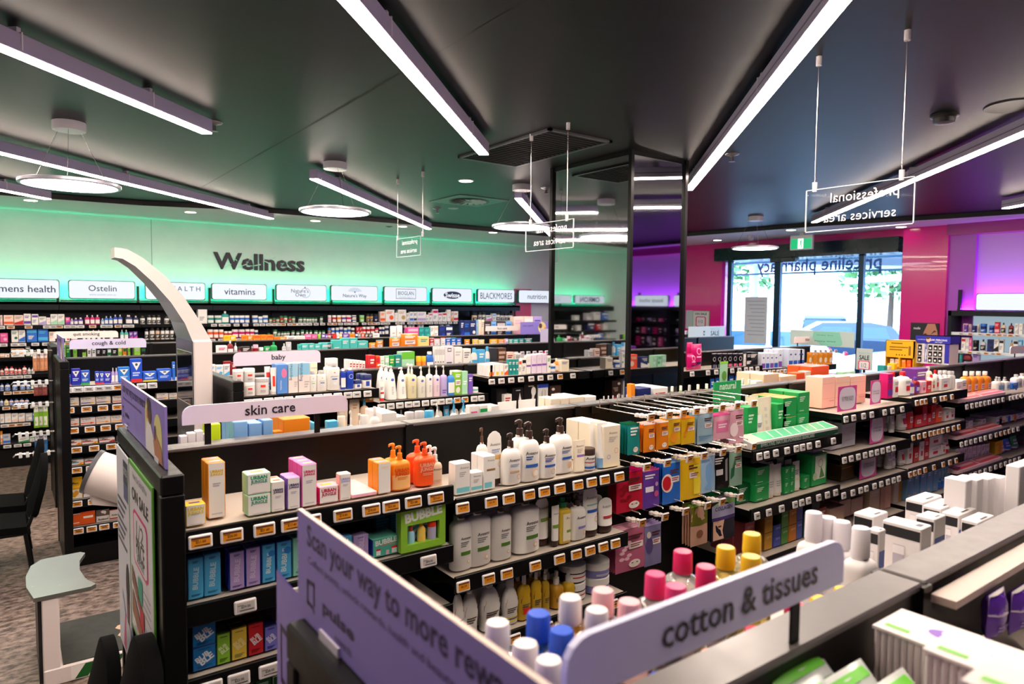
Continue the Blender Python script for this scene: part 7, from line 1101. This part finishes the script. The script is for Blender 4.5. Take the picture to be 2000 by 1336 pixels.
for nm, z, xs in (('top perfume shelf', 1.56, (820, 970, 1128, 1262, 1360, 1445, 1535, 1625, 1735)), ('middle perfume shelf', 1.347, (830, 975, 1118, 1240, 1355, 1445))):
    for i, x in enumerate(xs): p = at(0, RX-.345, 1780+x/8.35, 640); one_tag((RX-.347, p.y, z), 'o' if i % 2 else 'g', .05, .03, None, 0, f'small price tag, {ORD[i]} from left on {nm} edge', -math.pi/2)
# ---------------------------------------------------------------- nearest gondola: micellar waters and boxes behind its cap
def cleanser(px, py, cap, body, label, zt=1.468, r=.031, zs=1.296):
    p = at(2, zt, px, py)
    if p.y < .522+r: p = at(1, .524+r, px, py); zt = max(p.z, zs+.09)
    o = place('b', 'cleanser_bottle', 2*r, zt-zs, 2*r, (body, cap), (p.x, p.y-r, zs), 0, [('r', .12, .1, .88, .5, 'F4ECE8'), ('l', .25, .2, .75, .4, cap, 3)], dict(clear=1, hb=.82, sh=.9, neck=.42, capw=1.08, p=2.2)); tag(o, label, 'bottle', 'clear cleanser bottles behind the cotton sign')
for px, py, cap, body, lb in ((1052, 1197, '2A5AD0', '2A5AC0', 'blue-capped dark blue cleanser bottle, farther of the two'), (1097, 1230, '2A5AD0', '2A5AC0', 'blue-capped cleanser bottle nearest the cotton sign\'s rounded end'), (972, 1215, 'F0E8E6', 'E8E0DC', 'white-capped bottle just over the purple board\'s top edge'), (1026, 1256, 'F0E8E6', 'E8E0DC', 'white-capped bottle between purple board and blue cap'), (1072, 1288, 'F0E8E6', 'E8E0DC', 'white-capped bottle lowest beside the purple board'),
    (1114, 1166, 'F4ECE6', 'E8A83A', 'white-capped amber cleanser bottle'), (1178, 1152, 'F4C0C4', 'F4CCC8', 'pale pink capped bottle behind the white-capped one'), (1166, 1190, 'F0E4E2', 'F0B8A8', 'white-capped pink cleanser bottle'), (1229, 1174, 'F4B8C0', 'F4CCC8', 'pale pink capped bottle close above the cotton sign'), (1280, 1120, 'E83A78', 'F0E8E6', 'hot pink capped clear bottle with a round top, leftmost'), (1320, 1144, 'E83A78', 'F0E8E6', 'hot pink capped bottle lowest above the cotton sign'),
    (1334, 1076, 'E01E62', 'F0ECEA', 'tallest hot pink capped clear bottle'), (1379, 1106, 'E01E62', 'F0ECEA', 'hot pink capped bottle beside the yellow caps'), (1418, 1068, 'F0C01A', 'F0D87A', 'yellow-capped clear bottle, left of the three'), (1469, 1042, 'F4C41A', 'F4EAC0', 'tallest yellow-capped clear cleanser bottle'), (1467, 1086, 'F0C01A', 'F0D87A', 'yellow-capped bottle in front, low over the sign'), (1553, 1180, 'D81E5A', 'F0ECEA', 'hot pink capped clear bottle under the cotton sign'), (1602, 1168, 'F0C01A', 'F0D87A', 'yellow-capped bottle seen under the cotton sign by its post'), (1648, 1150, 'F0C01A', 'F0D87A', 'yellow-capped cleanser bottle just right of the cotton sign\'s end'),
    (1475, 1230, 'C81E4A', 'F0D8D4', 'red-pink capped bottle under the word tissues'), (1390, 1275, 'E0A090', 'F0B8A8', 'pale pink bottle under the cotton sign, left of its post'), (1290, 1322, '2A5AD0', '2A5AC0', 'blue-capped bottle lowest under the cotton sign')): cleanser(px, py, cap, body, lb)
for i, (px, py, h) in enumerate(((1590, 1000, .19), (1618, 1010, .18), (1645, 1018, .18), (1682, 1030, .19))):
    p = at(2, 1.252+h, px, py); o = place('b', 'lotion_bottle', .062, h, .05, ('EEEAEC', 'EEEAF2'), (p.x, p.y-.025, 1.252), 0, [('r', .3, .1, .85, .66, 'D8D0D4'), ('l', .34, .14, .8, .62, '8A6A5A', 7), ('r', .2, .5, .28, .7, '4A6AC0')] if i == 3 else None, dict(hb=.72, sh=.92, neck=.5, capw=1.1, p=4)); tag(o, f'white lotion bottle with tall white cap, {ORD[i]} from left beyond the cotton sign', 'bottle', 'white lotion bottles by the cotton sign')
def fbox(A, B_, Cc, zt, h, label, side='E4E0E4', band=1, name='skincare_box', group='white boxes on the nearest gondola'):
    a, b_, c = at(2, zt, *A), at(2, zt, *B_), at(2, zt, *Cc); x0 = (a.x+b_.x)/2; x1 = max(c.x, x0+.03); y0, y1 = b_.y, a.y
    mb = MB(); mb.box(x0, x1, y0, y1, zt-h, zt, M('EAE6E8', .35), .002); L = lambda u, v: (x0-.0005, u, v); N = lambda u, v: (u, y0-.0005, v)
    if band:
        mb.rect(L, y0+.002, y1-.002, zt-.03, zt-.008, M('16161C', .4)); mb.rect(N, x0+.003, x1-.003, zt-h*.62, zt-h*.34, M('3A5AA8', .4)); mb.rect(L, y0+(y1-y0)*.4, y0+(y1-y0)*.7, zt-h*.9, zt-h*.35, M('B8B4C4', .4)); mb.rect(lambda u, v: (x0-.001, u, v), y0+(y1-y0)*.4, y0+(y1-y0)*.7, zt-h*.5, zt-h*.36, M('F0EEF2', .4))
        mb.rect(lambda u, v: (u, v, zt+.0005), x0+(x1-x0)*.3, x0+(x1-x0)*.7, y0+(y1-y0)*.1, y0+(y1-y0)*.25, M('3A3638', .4))
    o = mb.build(name); tag(o, label, 'carton', group)
SH = 1.252
fbox((1729, 1013), (1795, 1036), (1815, 1024), 1.385, 1.385-SH, 'large white box with black band behind the gondola joint'); fbox((1793, 1004), (1822, 1016), (1842, 1004), 1.385, 1.385-SH, 'white box behind the large black-banded one'); fbox((1700, 1030), (1712, 1040), (1730, 1033), 1.385, 1.385-SH, 'white box with blue print behind the front lotion bottle')
fbox((1668, 1000), (1705, 1010), (1730, 998), 1.37, 1.37-SH, 'white box with blue band, farther from the cap')
for i, (x, y) in enumerate(((1772, 972), (1806, 985), (1842, 998), (1880, 1012))): fbox((x, y), (x+28, y+10), (x+62, y-6), 1.36, 1.36-SH, f'white box with small black label on top, {ORD[i]} in its row')
for i, (x, y) in enumerate(((1850, 952), (1888, 960), (1925, 968))): fbox((x, y), (x+30, y+9), (x+66, y-8), 1.36, 1.36-SH, f'white black-labelled box in the rear row, {ORD[i]} from left')
for i in range(4): fbox((1850+i*22, 930-i*2), (1882+i*22, 942-i*2), (1903+i*22, 936-i*2), 1.43, 1.43-SH, f'tall plain white box, {ORD[i]} from left above the labelled boxes', band=0)
fbox((1972, 905), (1985, 915), (2030, 900), 1.47, 1.47-SH, 'tall cream box with teal line at the right edge', band=0)
b = MB(); b.box(1.125, 4.2, .405, .44, 1.412, 1.424, M('B4A498', .35)); o = b.build('rail', gF, False)
# near side of the nearest gondola
for k in range(3):
    a = at(1, .43, 1706+k*98, 1224+k*44); r = empty('cotton_pad_stack', (0, 0, 0)); x0 = .86+k*.0; 
    y1 = .43-k*.105; y0 = y1-.1; A = at(1, y1, (1706, 1804, 1880)[k], (1222, 1268, 1330)[k]); x0 = A.x; zt = A.z; n = 12
    tag(r, f'stack of white cotton pads with purple and green printed wrap, {("nearest the spine", "middle of three", "lowest at the frame edge")[k]}', 'cotton pads', 'cotton pad stacks'); mb = MB()
    for i in range(n): mb.box(x0+.0006, x0+.082, y0+(y1-y0)*i/n+.0006, y0+(y1-y0)*(i+1)/n-.0004, 1.276, zt-.003, M('E4D8D6', .8), .003)
    mb.build('pads', r, False); mb = MB(); mb.box(x0-.001, x0+.084, y0-.001, y1+.001, zt-.003, zt+.001, M('E6DCDA', .25)); T_ = lambda u, v: (u, v, zt+.0015); mb.rect(T_, x0+.012, x0+.022, y0+.062, y0+.092, M('6AC03A', .4)); mb.disc(T_, x0+.045, y0+.03, .014, M('7A4AB8', .4), .02); mb.disc(lambda u, v: (u, v, zt+.002), x0+.05, y0+.024, .008, M('E6DCDA', .4), .012); mb.disc(T_, x0+.065, y0+.012, .008, M('3A9A4A', .4), .01); mb.build('wrap', r, False)
for k, (px, py) in enumerate(((1640, 1305), (1715, 1318), (1785, 1328), (1585, 1338))):
    A = at(1, .40-.03*k, px, py); mb = MB(); vs = []; n = 10
    P = lambda u, v: (A.x+(u-.5)*.11, A.y+.002*k-.018*v, A.z-.09+.1*v+.006*math.sin(u*7+k)); o = place('s', 'wipes_packet', .13, .1, .03, ('DCE4E0', 'e'), (A.x, A.y-.02-.012*k, A.z-.078), 0, [('r', .1, .8, .9, .93, '6AC83A'), ('c', .3, .6, .12, '5AB0A8', .1), ('l', .45, .5, .85, .7, '6A8A6A', 2)], dict(crimp=0)); tag(o, f'white and green wipes packet at the bottom edge, {("second", "third", "rightmost", "leftmost")[k]} of four', 'packet', 'wipes packets'); o.rotation_euler.x = -.85
for k in range(3):
    A = at(1, .40, 1930+k*45, 1150-k*6); o = place('s', 'pad_pouch', .062, .075, .03, ('5A2AA0', 'w'), (A.x+.03, .385, A.z-.085), 0, [('r', 0, .55, 1, 1, 'E8DCE8'), ('p', [(.1, .6), (.5, .95), (.6, .9), (.3, .6)], '7A4AC0'), ('l', .2, .2, .8, .34, 'A890D8', 2)]); tag(o, f'purple and white hanging pouch, {ORD[k]} from left at the right edge', 'pouch', 'purple hanging pouches')
# packs on hooks at the end of the quit smoking gondola
PACKS = [(64, 93, 690, 724, 'C88A64', 'tan brush pack', 4), (66, 92, 750, 772, '8A4A44', 'dark red pack', 3), (66, 94, 793, 834, '8ABF3A', 'green and white brush pack', 3), (68, 93, 850, 886, '3A6A9A', 'blue brush pack', 3), (72, 88, 889, 932, 'D8842A', 'orange pack', 3)]
for j, (x0, x1, y0, y1, c, d, n) in enumerate(PACKS):
    A, B_ = at(1, 7.2, x0, y0), at(1, 7.2, x1, y1); w = (B_.x-A.x)/n
    for i in range(n):
        o = place('s', 'hanging_pack', w*1.15, A.z-B_.z, .012, (c, 'X'), (A.x+w*(i+.5), 7.2+.014*(i % 2), B_.z), 0, [('r', .2, .1, .8, .5, 'E8E0DA' if j == 2 else c), ('r', .1, .72, .9, .98, 'D8D4D0')]); tag(o, f'{d} on the left rack, {ORD[j]} tier down, {ORD[i]} from left', 'pack', 'packs hanging on the left rack')
    r = empty('rack_hook', (.315, 7.21, A.z+.02)); tag(r, f'chrome wire hook with clear clips on the left rack, {ORD[j]} from top', 'display hook', 'hooks on the left rack'); b = MB()
    for yy in (-.02, .02): b.tube([(0, yy, 0), (-.28, yy, .0), (-.3, yy, -.02)], .004, WIRE, 6)
    b.build('prong', r); b = MB()
    for i in range(5): b.box(-.26+i*.05, -.235+i*.05, -.03, .03, -.03, .012, M('DDE0E2', .15), .004)
    b.build('clip', r, False)

# far side of the skin care gondola, facing the mirrored column
for i, (x, w, h, c, d) in enumerate(((4.42, .1, .2, 'Os', 'orange carton'), (4.56, .09, .16, 'nw', 'navy pouch'), (4.70, .05, .17, 'mw', 'mint carton'), (4.76, .05, .17, 'mg', 'mint carton'), (4.82, .06, .17, 'mw', 'mint carton'), (5.3, .05, .2, 'to', 'teal spray carton'), (5.37, .04, .19, 'sY', 'peach carton'), (5.46, .05, .21, 'yo', 'yellow carton'), (4.25, .06, .14, 'wv', 'white carton'), (5.6, .07, .12, 'rw', 'red carton'))):
    o = place('c', 'bodycare_carton', w, h*.62, .05, c, (x, 2.5, 1.301), math.pi); tag(o, f'{d} facing the mirrored column, {ORD[i]} in its row', 'carton', 'cartons facing the mirrored column')
for k in range(1, 7):
    for j, z in enumerate((1.575, 1.362, 1.15)):
        for i in range(6):
            y = 3.46-k*.9-.1-i*.13; c = ('qk', 'kP', 'Vk', 'kw', 'pP', 'nk')[(i*5+j*3+k) % 6]; o = place('c', 'makeup_carton', .07, .06+.05*((i*3+j) % 3), .05, c, (RX-.26, y, z), -math.pi/2); tag(o, f'{NAME[c[0]]} makeup carton, {ORD[i]} on {("top", "middle", "low")[j]} shelf of {ORD[k]} beauty unit', 'carton', 'makeup on the beauty wall')
